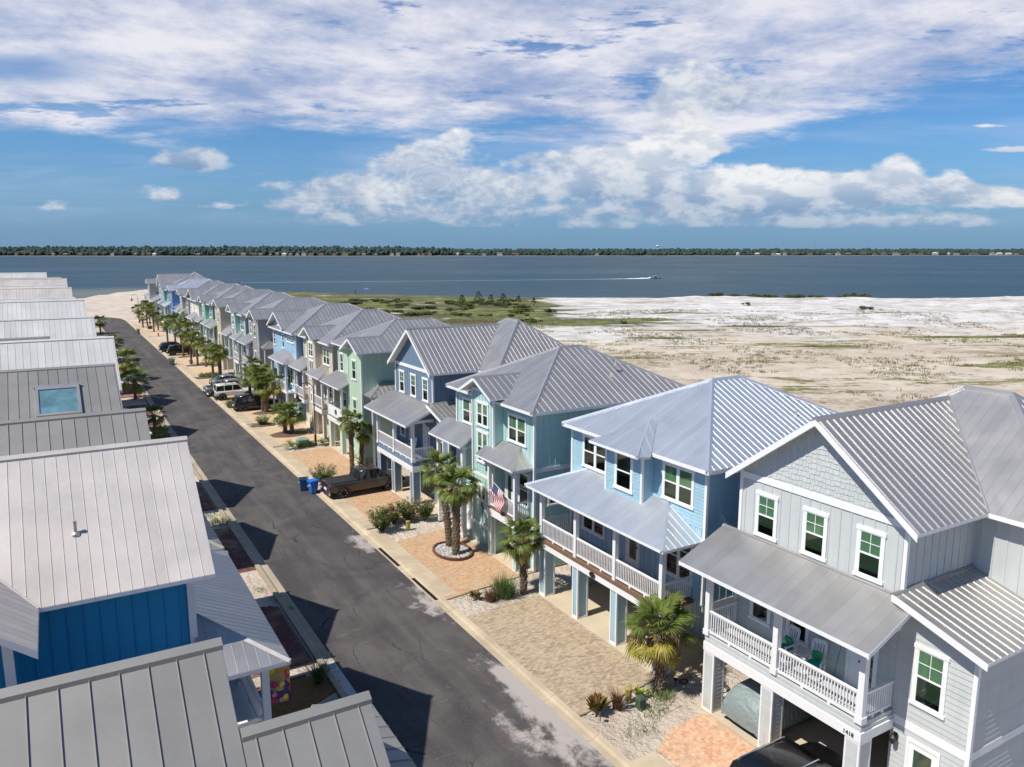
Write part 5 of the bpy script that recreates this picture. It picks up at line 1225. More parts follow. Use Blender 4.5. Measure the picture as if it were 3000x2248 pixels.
def palm(x,y,th,cr,label,seed=0,nf=44,lean=(0,0),detail=True,z0=0.,group='sabal palms in the front yards',dead=.12,tr=.16,yel=.25):
    rr=random.Random(seed*13+5); t=thing('palm_tree',label,'palm tree',(x,y,z0),group,local=True)
    b=MB(); n=9; pts=[(lean[0]*(k/n)**1.4,lean[1]*(k/n)**1.4,th*k/n-.05) for k in range(n+1)]
    b.tube(pts,[tr*(1.25 if k==0 else (1.0+.10*(k%2))*(1.12 if k>n-3 else 1)) for k in range(n+1)],10); trk=b.build('trunk','trunk fibre',t,True)
    top=Vector(pts[-1])
    J=MB()
    nb=int(th/.085)
    for i in range(nb*3):
        f=(i/3)/nb; a=i*2.4; base=Vector(pts[0]).lerp(top,f); 
        base=Vector((lean[0]*f**1.4,lean[1]*f**1.4,th*f)); r_=tr*.92
        if detail:
            vs=[(v.co.x,v.co.y,v.co.z) for v in BOOT.vertices]; fs=[tuple(p.vertices) for p in BOOT.polygons]
            ca,sa=math.cos(a),math.sin(a); s=rr.uniform(.8,1.3)
            J.add([(base.x+(r_+v[0]*s)*ca-v[1]*sa,base.y+(r_+v[0]*s)*sa+v[1]*ca,base.z+v[2]*s) for v in vs],fs)
    if J.f: J.build('leaf_boots','trunk boot',trk,kind='stuff')
    sc=cr/1.45
    B=MB()
    for i in range(nf):
        f=i/nf; a=i*2.39996+rr.uniform(-.2,.2)
        elv=math.radians(78-132*f**.9+rr.uniform(-14,14))      # young fronds up, old ones hanging
        u=rr.random()
        if f>.9-dead: me=rr.choice(FD) if u<.55 else rr.choice(FY)
        elif f>.55 and u<yel: me=rr.choice(FY)
        else: me=FR[min(3,int(f*4.2))]
        s=sc*rr.uniform(.85,1.08)*(.8 if f<.12 else 1)
        roll=rr.uniform(-.5,.5)
        mtx=Matrix.Translation(top+Vector((0,0,rr.uniform(-.08,.12))))@Matrix.Rotation(a,4,'Z')@Matrix.Rotation(-elv,4,'Y')@Matrix.Rotation(roll,4,'X')@Matrix.Scale(s,4)
        o=bpy.data.objects.new('frond',me); col.objects.link(o); o.parent=t; o.matrix_local=mtx
    return t
palm(20.,22.1,2.55,1.75,'single palm in front of the sky blue house, shadow on the sand beside it',1,38,(.0,.25),dead=.38)
palm(20.08,33.,3.0,1.5,'palm on the strip between the aqua and sky blue houses, grasses at its foot',2,36,(0,.05),dead=.16)
palm(19.26,39.35,4.3,1.55,'nearer of two tall palms in the round stone ring',3,38,(.1,-.05),tr=.2)
palm(19.5,40.7,4.7,1.5,'farther of two tall palms in the round stone ring',4,36,(-.15,.9),tr=.19)
palm(19.93,59.8,4.1,1.3,'taller of two slender palms before the pale green house',5,34,(.0,.0),tr=.15)
palm(21.0,60.6,3.0,1.25,'shorter of two slender palms before the pale green house',6,32,(.1,-.2),tr=.15)
palm(18.65,76.,1.9,1.6,'low bushy palm on the mulch mound by the street lamp, left trunk',7,34)
palm(19.15,75.4,2.1,1.6,'low bushy palm on the mulch mound by the street lamp, right trunk',8,34)
palm(19.4,87.,3.0,1.75,'palm right beside the black vehicle in the middle distance',9,38,tr=.22,yel=.5)
palm(19.3,88.1,3.9,1.7,'tall palm just behind the one beside the black vehicle',10,36,yel=.4)
far=[(20.0,90.2,4.1,1.7),(18.6,91.2,3.6,1.6),(20.3,84.2,3.6,1.5),(19.5,92.8,4.4,1.6),(18.6,115.2,3.2,1.6),(19.7,116.6,3.6,1.6),(20.2,118.5,3.0,1.5),(18.7,129.4,4.2,1.7),(19.6,127.2,3.2,1.6),(18.0,131.,4.0,1.6),(19.8,140.5,4.6,1.8),(18.4,142.3,4.4,1.8),(18.5,152.5,5.0,2.0),(19.8,155.2,5.1,1.9),(17.9,158.5,4.6,1.8),(18.7,189.,4.6,1.9),(19.9,192.,3.2,1.6),(17.6,201,2.4,1.5),(18.9,204.5,4.8,2.0),(18.0,214,3.4,1.9),(19.8,208,4.1,1.8)]
nms=['behind the black vehicle, over the hood of it','at the left of the cluster behind the black vehicle','by the porch of the blue clapboard house','tallest in the cluster by the blue clapboard house','behind the silver car, left one','behind the silver car, middle one','behind the silver car, right one','with slim bare trunk beyond the low hedge strip','with yellowing fronds beyond the hedge strip','leaning over the grey bins','in the dense row left of the sea green house','in the dense row above the benches','beside the nose of the far black cars','right of the nose of the far black cars','at the street side of the far cars','standing by the second street lamp','small, beside the hydrant lawn','short, near the far end bins','tall, with wide crown near the far end of the street','bushy, closest to the beach','behind the tall one near the far end']
for (x,y,th,cr),nm in zip(far,nms): palm(x,y,th,cr,'palm '+nm,int(x*7+y),28,detail=False)
for i,(x,y,th,cr,nm) in enumerate(((7.7,84.,1.5,1.5,'small palm by the left kerb in front of the roof window house'),(7.6,79.,.5,1.2,'stemless palm by the left kerb, nearest of that side'),(7.6,103.5,2.3,2.2,'lower of two left side palms against the road'),(8.0,119.,2.8,2.2,'upper of two left side palms against the road'),(8.3,150,2.4,1.8,'left side palm peeping over the white roof'),(8.2,190,2.6,1.8,'farthest left side palm near the road end'))): palm(x,y,th,cr,nm,40+i,30,detail=False,yel=.5)
def tufts(mb,cx,cy,z,n,r,h,w,rr,lean=.5):
    for i in range(n):
        a=rr.random()*6.283; q=r*math.sqrt(rr.random()); x=cx+q*math.cos(a); y=cy+q*math.sin(a); hh=h*rr.uniform(.6,1.15); d=rr.random()*6.283; l=lean*hh*rr.random()
        sx,sy=math.cos(d+1.57)*w,math.sin(d+1.57)*w; mx_,my=x+math.cos(d)*l*.4,y+math.sin(d)*l*.4; tx,ty=x+math.cos(d)*l,y+math.sin(d)*l
        mb.add([(x-sx,y-sy,z),(x+sx,y+sy,z),(mx_+sx*.8,my+sy*.8,z+hh*.6),(mx_-sx*.8,my-sy*.8,z+hh*.6),(tx,ty,z+hh)],[(0,1,2,3),(3,2,4)])
def leaves(mb,c,r,n,s,rr,flat=.75,shell=.5):
    for i in range(n):
        d=Vector((rr.gauss(0,1),rr.gauss(0,1),rr.gauss(0,1))).normalized(); q=shell+(1-shell)*rr.random(); p=Vector((c[0]+d.x*r*q,c[1]+d.y*r*q,c[2]+d.z*r*q*flat))
        a=Vector((rr.gauss(0,1),rr.gauss(0,1),rr.gauss(0,.6))).normalized(); bb=a.cross(d).normalized() if abs(a.dot(d))<.95 else Vector((0,0,1)); ss=s*rr.uniform(.6,1.3)
        mb.add([p-a*ss,p+bb*ss*.35,p+a*ss,p-bb*ss*.35],[(0,1,2,3)])
def stalky(x,y,h,r,label,leafm,flower=None,n=16,seed=0,name='oleander_shrub',cat='shrub',leaf=.09,per=34,group=None):
    rr=random.Random(seed); t=thing(name,label,cat,(x,y,0),group,local=True); S=MB(); Lf=MB(); F=MB()
    for i in range(n):
        a=rr.random()*6.283; q=r*math.sqrt(rr.random()); hh=h*rr.uniform(.6,1.05)*(1-.25*q/r); tx,ty=q*math.cos(a),q*math.sin(a)
        S.tube([(tx*.15,ty*.15,0),(tx*.6,ty*.6,hh*.5),(tx,ty,hh)],[.014,.01,.005],4,False)
        for k in range(per):
            f=rr.uniform(.25,1.); p=Vector((tx*(.15+.85*f)+rr.gauss(0,.09),ty*(.15+.85*f)+rr.gauss(0,.09),hh*f)); d=Vector((rr.gauss(0,1),rr.gauss(0,1),rr.uniform(-.1,1.1))).normalized(); s=leaf*rr.uniform(.7,1.3); e=d.cross(Vector((0,0,1))).normalized()*s*.24
            Lf.add([p,p+d*s*.5+e,p+d*s,p+d*s*.5-e],[(0,1,2,3)])
        if flower and rr.random()<.55:
            for k in range(7): c=Vector((tx,ty,hh))+Vector((rr.gauss(0,.045),rr.gauss(0,.045),rr.gauss(.02,.03))); q_=.032; F.add([c+Vector((q_,0,0)),c+Vector((0,q_,.01)),c-Vector((q_,0,0)),c-Vector((0,q_,-.01))],[(0,1,2,3)])
    S.build('stems','bark',t); Lf.build('foliage',leafm,t,kind='stuff'); F.build('flowers',flower,t,kind='stuff') if F.f else None
    return t
mat('petal pink',(.72,.16,.20),.6,0,.1); mat('hibiscus red',(.6,.04,.05),.6,0,.1)
og='oleander bushes with pink flowers'
for i,(x,y,h,r,nm) in enumerate(((16.95,45.5,1.75,.95,'pink flowered oleander nearest the kerb, left end of the bed by the dark pickup'),(18.2,46.4,1.5,.75,'second oleander from the kerb in the bed by the dark pickup'),(19.2,46.4,1.7,.8,'third oleander from the kerb in the bed by the dark pickup'),(20.2,46.0,1.6,.75,'oleander nearest the slate blue house'),(16.8,57.3,1.75,1.15,'pink flowered bush behind the blue bins'))):
    stalky(x,y,h,r,nm,'oleander green','petal pink',40 if i in(0,4) else 28,seed=i+3,leaf=.13,per=75,group=og)
stalky(20.9,60.,1.5,.8,'leafy shrub at the foot of the two slender palms','oleander green','petal pink',12,seed=44,leaf=.12)
stalky(17.6,80.9,1.1,.8,'round pale green bush on a mulch mound by the driveway','pale bush leaf',None,40,seed=50,leaf=.13,per=34,name='round_bush')
stalky(17.1,90.6,1.4,.9,'loose green bush behind the rear of the white jeep','pale bush leaf',None,26,seed=51,leaf=.14,name='green_bush')
def tuftplant(name,x,y,n,r,h,w,m,label,cat,lean=.6,seed=1):
    t=thing(name,label,cat,(x,y,0),local=True); mb=MB(); tufts(mb,0,0,0,n,r,h,w,random.Random(seed),lean); mb.build('blades',m,t,kind='stuff'); return t
tuftplant('ornamental_grass',17.8,22.15,170,.18,.72,.012,'red grass','spiky red brown grass clump near the lidded yellow post','ornamental grass',1.2)
tuftplant('ornamental_grass',18.15,33.1,170,.3,.62,.013,'red grass','red brown grass clump on the strip beside the green one','ornamental grass',1.1,2)
tuftplant('ornamental_grass',19.0,33.2,520,.5,1.0,.012,'oleander green','tall green grass clump under the palm by the aqua house','ornamental grass',1.0,3)
tuftplant('ornamental_grass',16.6,91.8,260,.5,1.0,.02,'pale bush leaf','green grass tuft beside the kerb, behind the white jeep','ornamental grass',.9,4)
tuftplant('ornamental_grass',8.2,29.9,260,.15,.85,.012,'oleander green','fountain of green grass at the corner of the left mulch bed','ornamental grass',1.7,5)
def bigleaf(name,x,y,n,h,m,label,cat,seed=1,wd=.07):
    t=thing(name,label,cat,(x,y,0),local=True); rr=random.Random(seed); mb=MB()
    for i in range(n):
        a=rr.random()*6.283; q=rr.random(); b0=Vector((math.cos(a),math.sin(a),0)); base=b0*.2*q+Vector((0,0,h*.25*rr.random())); tip=base+b0*h*.55*rr.uniform(.3,1)+Vector((0,0,h*rr.uniform(.3,.75))); mid=base.lerp(tip,.5)+Vector((0,0,h*.1)); sd=Vector((-b0.y,b0.x,0))*wd*rr.uniform(.7,1.3)
        mb.add([base,mid-sd,tip,mid+sd],[(0,1,2,3)])
    mb.build('leaves',m,t,kind='stuff'); return t
bigleaf('croton',16.95,22.3,120,.75,'croton leaf','broad leaved croton plant in red and green at the corner of the sand bed','plant')
bigleaf('croton',17.55,33.6,50,.5,'croton leaf','small orange tipped croton near the kerb on the far sand strip','plant',2)
bigleaf('bromeliad',19.1,22.35,40,.4,'lime leaf','small lime yellow plant behind the green utility box','plant',3)
for i,(x,y,s,nm) in enumerate(((17.6,69.7,1.5,'spiky sago palm nearest the kerb by the street lamp'),(20.4,69.6,1.2,'spiky sago palm right behind the street lamp'))):
    t=thing('sago_palm',nm,'sago palm',(x,y,0),local=True); rr=random.Random(i); mb=MB()
    for k in range(36):
        a=rr.random()*6.283; e=rr.uniform(.1,1.3); P=[Vector((math.cos(a)*s*.75*f*math.cos(e*(1-f*.3)),math.sin(a)*s*.75*f*math.cos(e*(1-f*.3)),.15+s*.75*(f*math.sin(e)-.45*f*f))) for f in (0,.25,.5,.75,1.)]
        for j_ in range(4):
            for q in range(5):
                p=P[j_].lerp(P[j_+1],q/5); d=(P[j_+1]-P[j_]).normalized(); sd=d.cross(Vector((0,0,1))).normalized()
                for sg in (-1,1):
                    l=.16*s*(1-abs(j_*5+q-8)/16); mb.add([p,p+sd*sg*l+d*.06,p+d*.025],[(0,1,2)])
    mb.build('fronds','palm green',t,kind='stuff')
bigleaf('bird_of_paradise',21.2,69.5,40,.9,'lime leaf','broad yellow green plant by the wall behind the sago palms','plant',5,.1)
tuftplant('ground_shrub',18.9,69.8,400,.8,.45,.03,'scrub green','low green hedge clump around the pale utility box','shrub',.6,7)
tuftplant('hedge_strip',18.5,117.,500,1.6,.5,.04,'pale bush leaf','low yellow green hedge strip with small path lights','hedge',.5,8)
# small growth on the near sand beds
mb=MB(); rr=random.Random(9)
for cx,cy,n,r in ((17.3,20.6,60,.5),(18.3,21.0,90,.6),(18.9,21.2,60,.4),(17.9,20.35,50,.4),(19.4,21.6,80,.6),(19.9,22.0,260,.55),(8.9,37.3,40,.2),(8.6,38.9,60,.35),(8.2,40.3,50,.3),(8.3,52.4,260,.7),(8.0,54,120,.6),(19.6,39.9,120,.5),(18.9,39.2,60,.3),(18.,44.9,60,1.2),(19.5,34.1,80,.7),(17.4,34.,50,.5)):
    tufts(mb,cx,cy,0.,n,r,.16 if n<200 else .3,.012,rr,1.2)
tag(mb.build('ground_cover','pale bush leaf'),'low straggling weeds on the sand beds by the driveways','ground cover',kind='stuff')
# beach field: tufts, shrubs, pines
mb=MB(); rr=random.Random(11); cnt=0
while cnt<8500:
    s=rr.uniform(-20,170); t=rr.uniform(45,235); x=.862*s+.506*t; y=-.506*s+.862*t
    if x<38 or y>ysh(x)-8: continue
    if mn.noise(Vector((x*.06,y*.06,7)))+.6*mn.noise(Vector((x*.25,y*.25,2)))<.12: continue
    tufts(mb,x,y,gz(x,y)-.03,7,.5,.36,.035,rr,1.0); cnt+=1
tag(mb.build('beach_grass','dune grass'),'thin olive and brown grass tufts scattered over the sand field','grass',kind='stuff')
_sh=[]
for k in range(5):
    q=MB(); rr=random.Random(60+k)
    for j_ in range(6): leaves(q,(rr.uniform(-.8,.8),rr.uniform(-.8,.8),.2+.35*rr.random()),rr.uniform(.25,.5),130,.12,rr,.8,.35)
    _sh.append(q.mesh('foliage','scrub green'))
def scrub(x,y,s,label,group,zs=1.,k=0):
    t=thing('scrub_bush',label,'shrub',(x,y,gz(x,y)),group,local=True); o=put('foliage',_sh[k%5],t,scale=(s,s,s*zs)); o.rotation_euler=(0,0,k*1.7); return t
ONES=['first','second','third','fourth','fifth','sixth','seventh','eighth','ninth','tenth','eleventh','twelfth','thirteenth','fourteenth','fifteenth','sixteenth','seventeenth','eighteenth','nineteenth']
def ordinal(n):
    if n<20: return ONES[n-1]
    t={2:'twent',3:'thirt',4:'fort',5:'fift',6:'sixt'}[n//10]
    return t+'ieth' if n%10==0 else t+'y-'+ONES[n%10-1]
def img_u(x,y): return (.862*x-.506*y)/(.506*x+.862*y)
rr=random.Random(21); pl=[]
while len(pl)<69:
    s=rr.uniform(-60,6); t=rr.uniform(196,280); x=.862*s+.506*t; y=-.506*s+.862*t
    if y>ysh(x)-10 or x<60: continue
    if mn.noise(Vector((s*.05,t*.09,4)))<-.1: continue
    pl.append((x,y,rr.uniform(1.5,4.2)))
pl.sort(key=lambda p:img_u(p[0],p[1]))
for i,(x,y,s) in enumerate(pl): scrub(x,y,s,'dark green scrub bush in the thicket beyond the roofs, %s from the left'%ordinal(i+1),'scrub bushes in the green thicket',.36,i)
pl=[]
for i in range(30):
    x=219+rr.random()**.9*52; pl.append((x,ysh(x)-rr.uniform(7,13),rr.uniform(2.,3.6)))
pl.sort(key=lambda p:img_u(p[0],p[1]))
for i,(x,y,s) in enumerate(pl): scrub(x,y,s,'bush in the low dark line behind the white dunes, %s from the left'%ordinal(i+1),'bushes along the dune edge by the water',.6,i)
for i,(s,t,z,nm) in enumerate(((11,227,2.2,'lone dark bush on the green strip left of the white dunes'),(0,213,1.5,'low dark bush right before the lone one in the meadow'),(28,191,1.3,'small bush at the tip of the middle green strip'),(75,248,1.6,'low grey bush on the open white sand'),(106,233,2.0,'twiggy grey bush alone on the right white dune'),(4,215,1.2,'dark bush near the roof of the slate blue house'))):
    scrub(.862*s+.506*t,-.506*s+.862*t,z,nm,None,.8,i)
def pine(x,y,h,label,seed):
    t=thing('pine_tree',label,'pine tree',(x,y,gz(x,y)),'pines in the scrub',local=True); rr=random.Random(seed); q=MB(); q.tube([(0,0,0),(.1,0,h*.5),(.05,.1,h)],[.13,.09,.03],6); 
    F=MB()
    for k in range(16):
        z=h*(.35+.62*k/16); a=k*2.4; l=h*.28*(1.1-k/18); e=(math.cos(a)*l,math.sin(a)*l,z+.2); q.tube([(0.05,0,z),e],[.03,.01],4,False); leaves(F,e,.5*h/5,70,.14,rr,.6,.2)
    q.build('trunk','bark',t); F.build('foliage','scrub green',t,kind='stuff')
for i,(x,y,h) in enumerate(((120,226,4.8),(123.5,224,3.6),(127,222,4.),(131,219,3.2),(117,232,3.4),(135,216,2.6))): pine(x,y,h,['tallest pine in the green thicket','pine just right of the tallest one','slim pine in the middle of the pine group','second pine from the right in the thicket','leftmost pine of the thicket','small pine at the right end of the pine group'][i],i)
# ============================================================ VEHICLES
def carpaint(name,c,metal=.3): return mat(name,c,.28,metal,.02,1,coat=.6)
carpaint('black car paint',(.006,.006,.008)); carpaint('grey car paint',(.055,.05,.048),.5); carpaint('silver car paint',(.33,.34,.36),.6); carpaint('white car paint',(.62,.61,.55),.0); carpaint('dark blue car paint',(.008,.01,.02))
mat('car glass',(.012,.014,.016),.04,0,0,spec=.8,coat=.5); mat('tyre',(.018,.018,.018),.8,0,.1); mat('rim metal',(.42,.41,.38),.35,.8,0); mat('chrome',(.6,.6,.6),.12,1,0); mat('tail light',(.35,.01,.01),.2,0,0,coat=.5); mat('black plastic',(.02,.02,.02),.6,0,.1); mat('head light',(.6,.6,.6),.15,.2,0)
def wheel(v,x,y,r,w,side):
    q=MB(); q.loft([[(x+rr_*math.cos(k*math.pi/12),y+yy*side,r+rr_*math.sin(k*math.pi/12)) for k in range(24)] for rr_,yy in ((r*.62,-w/2),(r*.93,-w/2),(r,-w*.32),(r,w*.32),(r*.93,w/2),(r*.64,w/2))],caps=False); wh=q.build('tyre','tyre',v,True)
    q=MB(); q.loft([[(x+rr_*math.cos(k*math.pi/12),y+yy*side,r+rr_*math.sin(k*math.pi/12)) for k in range(24)] for rr_,yy in ((r*.66,w*.47),(r*.6,w*.40),(r*.57,w*.15))],caps=False)
    for k in range(6):
        a=k*math.pi/3; d=Vector((math.cos(a),0,math.sin(a))); n=Vector((-math.sin(a),0,math.cos(a)))*r*.085; c=Vector((x,y,r))
        o=Vector((0,side,0)); p0=c+d*r*.08; p1=c+d*r*.62; q.hexa([p0-n+o*w*.30,p1-n+o*w*.34,p1+n+o*w*.34,p0+n+o*w*.30,p0-n+o*w*.40,p1-n+o*w*.44,p1+n+o*w*.44,p0+n+o*w*.40])
    q.build('rim','rim metal',wh); q=MB(); q.loft([[(x+rr_*math.cos(k*math.pi/8),y+w*.2*side,r+rr_*math.sin(k*math.pi/8)) for k in range(16)] for rr_ in (r*.6,.01)],caps=False); q.build('hub_shade','black plastic',wh)
def vehicle(name,label,cat,x,y,ang,L,W,body,roof,paintm,r=.36,wb=(.17,.80),group=None,roof_m=None,extras=(),clear=.32,bed=None,spare=False,rails=False,arch=True):
    """Length runs from the tail at 0 to the nose at L along local +X. body: (f, z_top, halfwidth factor); roof: (f, z)"""
    v=thing(name,label,cat,(x,y,0),group,ang,local=True); hw=W/2; q=MB()
    rings=[]
    for f,zt,k in body:
        h=hw*k; zb=clear+(.12 if f<.03 or f>.97 else 0); 
        rings.append([(f*L,-h*.92,zb),(f*L,-h,zb+.12),(f*L,-h*1.0,(zb+zt)*.55),(f*L,-h*.97,zt-.10),(f*L,-h*.86,zt-.015),(f*L,-h*.5,zt+.012),(f*L,0,zt+.018),(f*L,h*.5,zt+.012),(f*L,h*.86,zt-.015),(f*L,h*.97,zt-.10),(f*L,h,(zb+zt)*.55),(f*L,h,zb+.12),(f*L,h*.92,zb)])
    q.loft(rings); B=q.build('body',paintm,v,True); 
    try:
        md=B.modifiers.new('edge','EDGE_SPLIT'); md.split_angle=R(40)
    except Exception: pass
    # greenhouse in glass, painted roof and pillars
    g0=[(f,zl,zh,k) for f,zl,zh,k in roof]
    q=MB(); rings=[]
    for f,zl,zh,k in g0:
        h=hw*k; t=h*.80; rings.append([(f*L,-h*.93,zl),(f*L,-t-.02,zh-.05),(f*L,-t*.9,zh-.008),(f*L,0,zh+.0),(f*L,t*.9,zh-.008),(f*L,t+.02,zh-.05),(f*L,h*.93,zl)])
    q.loft(rings); q.build('windows','car glass',v)
    top=[g for g in g0 if g[2]-g[1]>.25]
    q=MB(); rings=[]
    for i,(f,zl,zh,k) in enumerate(top):
        t=hw*k*.80; rings.append([(f*L,-t-.035,zh-.075),(f*L,-t-.035,zh-.03),(f*L,-t*.88,zh+.012),(f*L,0,zh+.03),(f*L,t*.88,zh+.012),(f*L,t+.035,zh-.03),(f*L,t+.035,zh-.075)])
    q.loft(rings); q.build('roof',roof_m or paintm,v,True)
    q=MB()
    for s in (-1,1):
        for i,(f,zl,zh,k) in enumerate(g0[:-1]):
            f2,zl2,zh2,k2=g0[i+1]; a=(zh-zl)>.25; b_=(zh2-zl2)>.25
            if a!=b_:
                p=(f*L,s*(hw*k*.93 if not a else hw*k*.8+.02),zl if not a else zh-.04); p2=(f2*L,s*(hw*k2*.93 if not b_ else hw*k2*.8+.02),zl2 if not b_ else zh2-.04); q.tube([p,p2],.04,6)
        mid=[g for g in top]; 
        for fr_ in (.33,.70):
            fm=mid[0][0]+(mid[-1][0]-mid[0][0])*fr_; zl=mid[0][1]; zh=mid[0][2]; k=mid[0][3]; q.hexa([(fm*L-.04,s*hw*k*.945,zl),(fm*L+.04,s*hw*k*.945,zl),(fm*L+.04,s*hw*k*.90,zl),(fm*L-.04,s*hw*k*.90,zl),(fm*L-.04,s*(hw*k*.8+.035),zh-.05),(fm*L+.04,s*(hw*k*.8+.035),zh-.05),(fm*L+.04,s*(hw*k*.78),zh-.05),(fm*L-.04,s*(hw*k*.78),zh-.05)])
    q.build('pillars',paintm,v)
    for f in wb:
        for s in (-1,1):
            q=MB(); q.loft([[(f*L+(r+e)*math.cos(k*math.pi/12),s*(hw+yy),r+(r+e)*math.sin(k*math.pi/12)) for k in range(24)] for e,yy in ((.10,-.3),(.10,.006),(.0,.008))],caps=False); q.build('wheel_arch','black plastic',v)
            q=MB(); q.loft([[(f*L+rr_*math.cos(k*math.pi/8),s*(hw+.003),r+rr_*math.sin(k*math.pi/8)) for k in range(16)] for rr_ in (r+.09,.02)],caps=False); q.build('wheel_well_shade','hollow shade',v)  # dark disc on the body side, painting the shade inside the arch
            wheel(v,f*L,s*(hw-.10),r,.24,s)
    z0=body[1][1]
    for s in (-1,1):
        q=MB(); q.box((-.03,s*hw*.80-.09,z0-.38),(.10,s*hw*.80+.09,z0-.06)); q.build('tail_light','tail light',v)
        q=MB(); q.box((L-.12,s*hw*.70-.14,.62),(L+.01,s*hw*.70+.14,.80)); q.build('head_light','head light',v)
        mxp=[g for g in g0 if g[2]-g[1]>.25][-1][0]*L+.25; q=MB(); q.box((mxp-.08,s*(hw+.02)-.02,z0+.0),(mxp+.1,s*(hw+.16)+.02,z0+.16)); q.build('mirror',paintm,v)
    q=MB(); q.box((-.10,-hw*.9,.36),(.02,hw*.9,.56)); q.build('bumper','black plastic' if paintm!='grey car paint' else 'chrome',v)
    q=MB(); q.box((-.045,-.26,.62),(-.01,.26,.76)); q.build('licence_plate','white trim',v)
    if bed:
        q=MB(); a,b_,zt=bed; q.box((a*L,-hw*.84,zt-.02),(b_*L,hw*.84,zt+.035)); q.build('bed_cover','black plastic',v)
    if spare:
        q=MB(); q.loft([[(-.08+dx_,rr_*math.cos(k*math.pi/12)+.1,1.05+rr_*math.sin(k*math.pi/12)) for k in range(24)] for rr_,dx_ in ((.2,0),(.38,.0),(.4,-.08),(.38,-.2),(.1,-.22))]); q.build('spare_wheel','tyre',v,True)
    if rails:
        for s in (-1,1):
            q=MB(); t=hw*top[0][3]*.8; zt=top[0][2]; f0,f1=top[0][0]+.02,top[-1][0]-.02; q.tube([(f0*L,s*t*.93,zt),(f0*L+.08,s*t*.93,zt+.07),(f1*L-.08,s*t*.93,zt+.08),(f1*L,s*t*.93,zt+.0)],.022,6); q.build('roof_rail','chrome' if rails!='black' else 'black plastic',v)
        for f in (.3,.45,.6) if rails=='cross' else ():
            q=MB(); q.tube([(f*L,-.55,top[0][2]+.09),(f*L,.55,top[0][2]+.09)],.025,6); q.build('roof_bar','black plastic',v)
    return v
SUVb=[(0,1.0,.90),(.02,1.10,.95),(.1,1.12,1.0),(.5,1.10,1.0),(.72,1.07,1.0),(.88,1.0,.98),(.97,.86,.90),(1.,.70,.80)]
SUVr=[(.015,1.06,1.10,.92),(.09,1.08,1.70,.94),(.3,1.08,1.76,.95),(.52,1.08,1.74,.95),(.60,1.08,1.66,.94),(.76,1.05,1.09,.92)]
vehicle('parked_suv','glossy black SUV with chrome roof rails backed by the herringbone drive, bottom edge','SUV',17.15,15.1,0,4.75,1.95,SUVb,SUVr,'black car paint',rails=True)
PKb=[(0,1.12,.94),(.015,1.18,.98),(.1,1.18,1.0),(.36,1.18,1.0),(.55,1.18,1.0),(.72,1.18,1.0),(.80,1.14,1.),(.95,1.06,.97),(1.,.85,.90)]
PKr=[(.365,1.16,1.24,.94),(.40,1.16,1.80,.95),(.5,1.16,1.88,.95),(.62,1.16,1.86,.95),(.66,1.16,1.78,.94),(.775,1.14,1.18,.93)]
pk=vehicle('pickup_truck','dark grey crew cab pickup with black bed cover, nose under the slate blue house','pickup truck',15.95,54.,R(2),5.9,2.0,PKb,PKr,'grey car paint',r=.42,clear=.45,bed=(.02,.355,1.19))
vehicle('parked_suv','black SUV parked beside the palm on the mulch mound','SUV',16.4,89.7,R(1),4.9,1.95,SUVb,SUVr,'dark blue car paint',r=.37)
FJr=[(.02,1.16,1.22,.95),(.045,1.16,1.84,.96),(.3,1.16,1.88,.97),(.55,1.16,1.87,.96),(.60,1.16,1.80,.95),(.68,1.15,1.19,.94)]
FJb=[(0,1.10,.95),(.015,1.18,1.0),(.1,1.2,1.0),(.5,1.2,1.0),(.7,1.18,1.0),(.92,1.12,.97),(1.,.95,.90)]
vehicle('off_road_wagon','white boxy off roader with black arches, roof bars and a rear spare wheel','off-roader',15.7,97.6,R(1),4.7,1.95,FJb,FJr,'white car paint',r=.42,clear=.5,spare=True,rails='cross')
v=vehicle('pickup_truck','silver pickup with an open bed, between the white off roader and the silver sedan','pickup truck',15.2,100.9,R(1),5.8,1.95,PKb,PKr,'silver car paint',r=.41,clear=.45,bed=(.03,.345,1.17))
SEb=[(0,.80,.88),(.02,.96,.94),(.12,1.0,1.0),(.5,.98,1.0),(.72,.94,1.0),(.9,.82,.96),(1.,.60,.85)]
SEr=[(.10,.99,1.02,.88),(.26,.97,1.40,.86),(.4,.97,1.46,.87),(.52,.97,1.44,.87),(.60,.96,1.36,.87),(.75,.94,.97,.9)]
vehicle('sedan','silver sedan beyond the silver pickup','sedan',17.0,107.6,R(1),4.7,1.82,SEb,SEr,'silver car paint',r=.33,clear=.25)
vehicle('parked_suv','nearer of the two dark SUVs far down the street, red tail lights','SUV',16.1,144.2,R(1),4.6,1.85,SUVb,SUVr,'black car paint')
vehicle('parked_suv','farther of the two dark SUVs far down the street','SUV',15.5,149.6,R(1),4.9,1.95,SUVb,SUVr,'dark blue car paint')
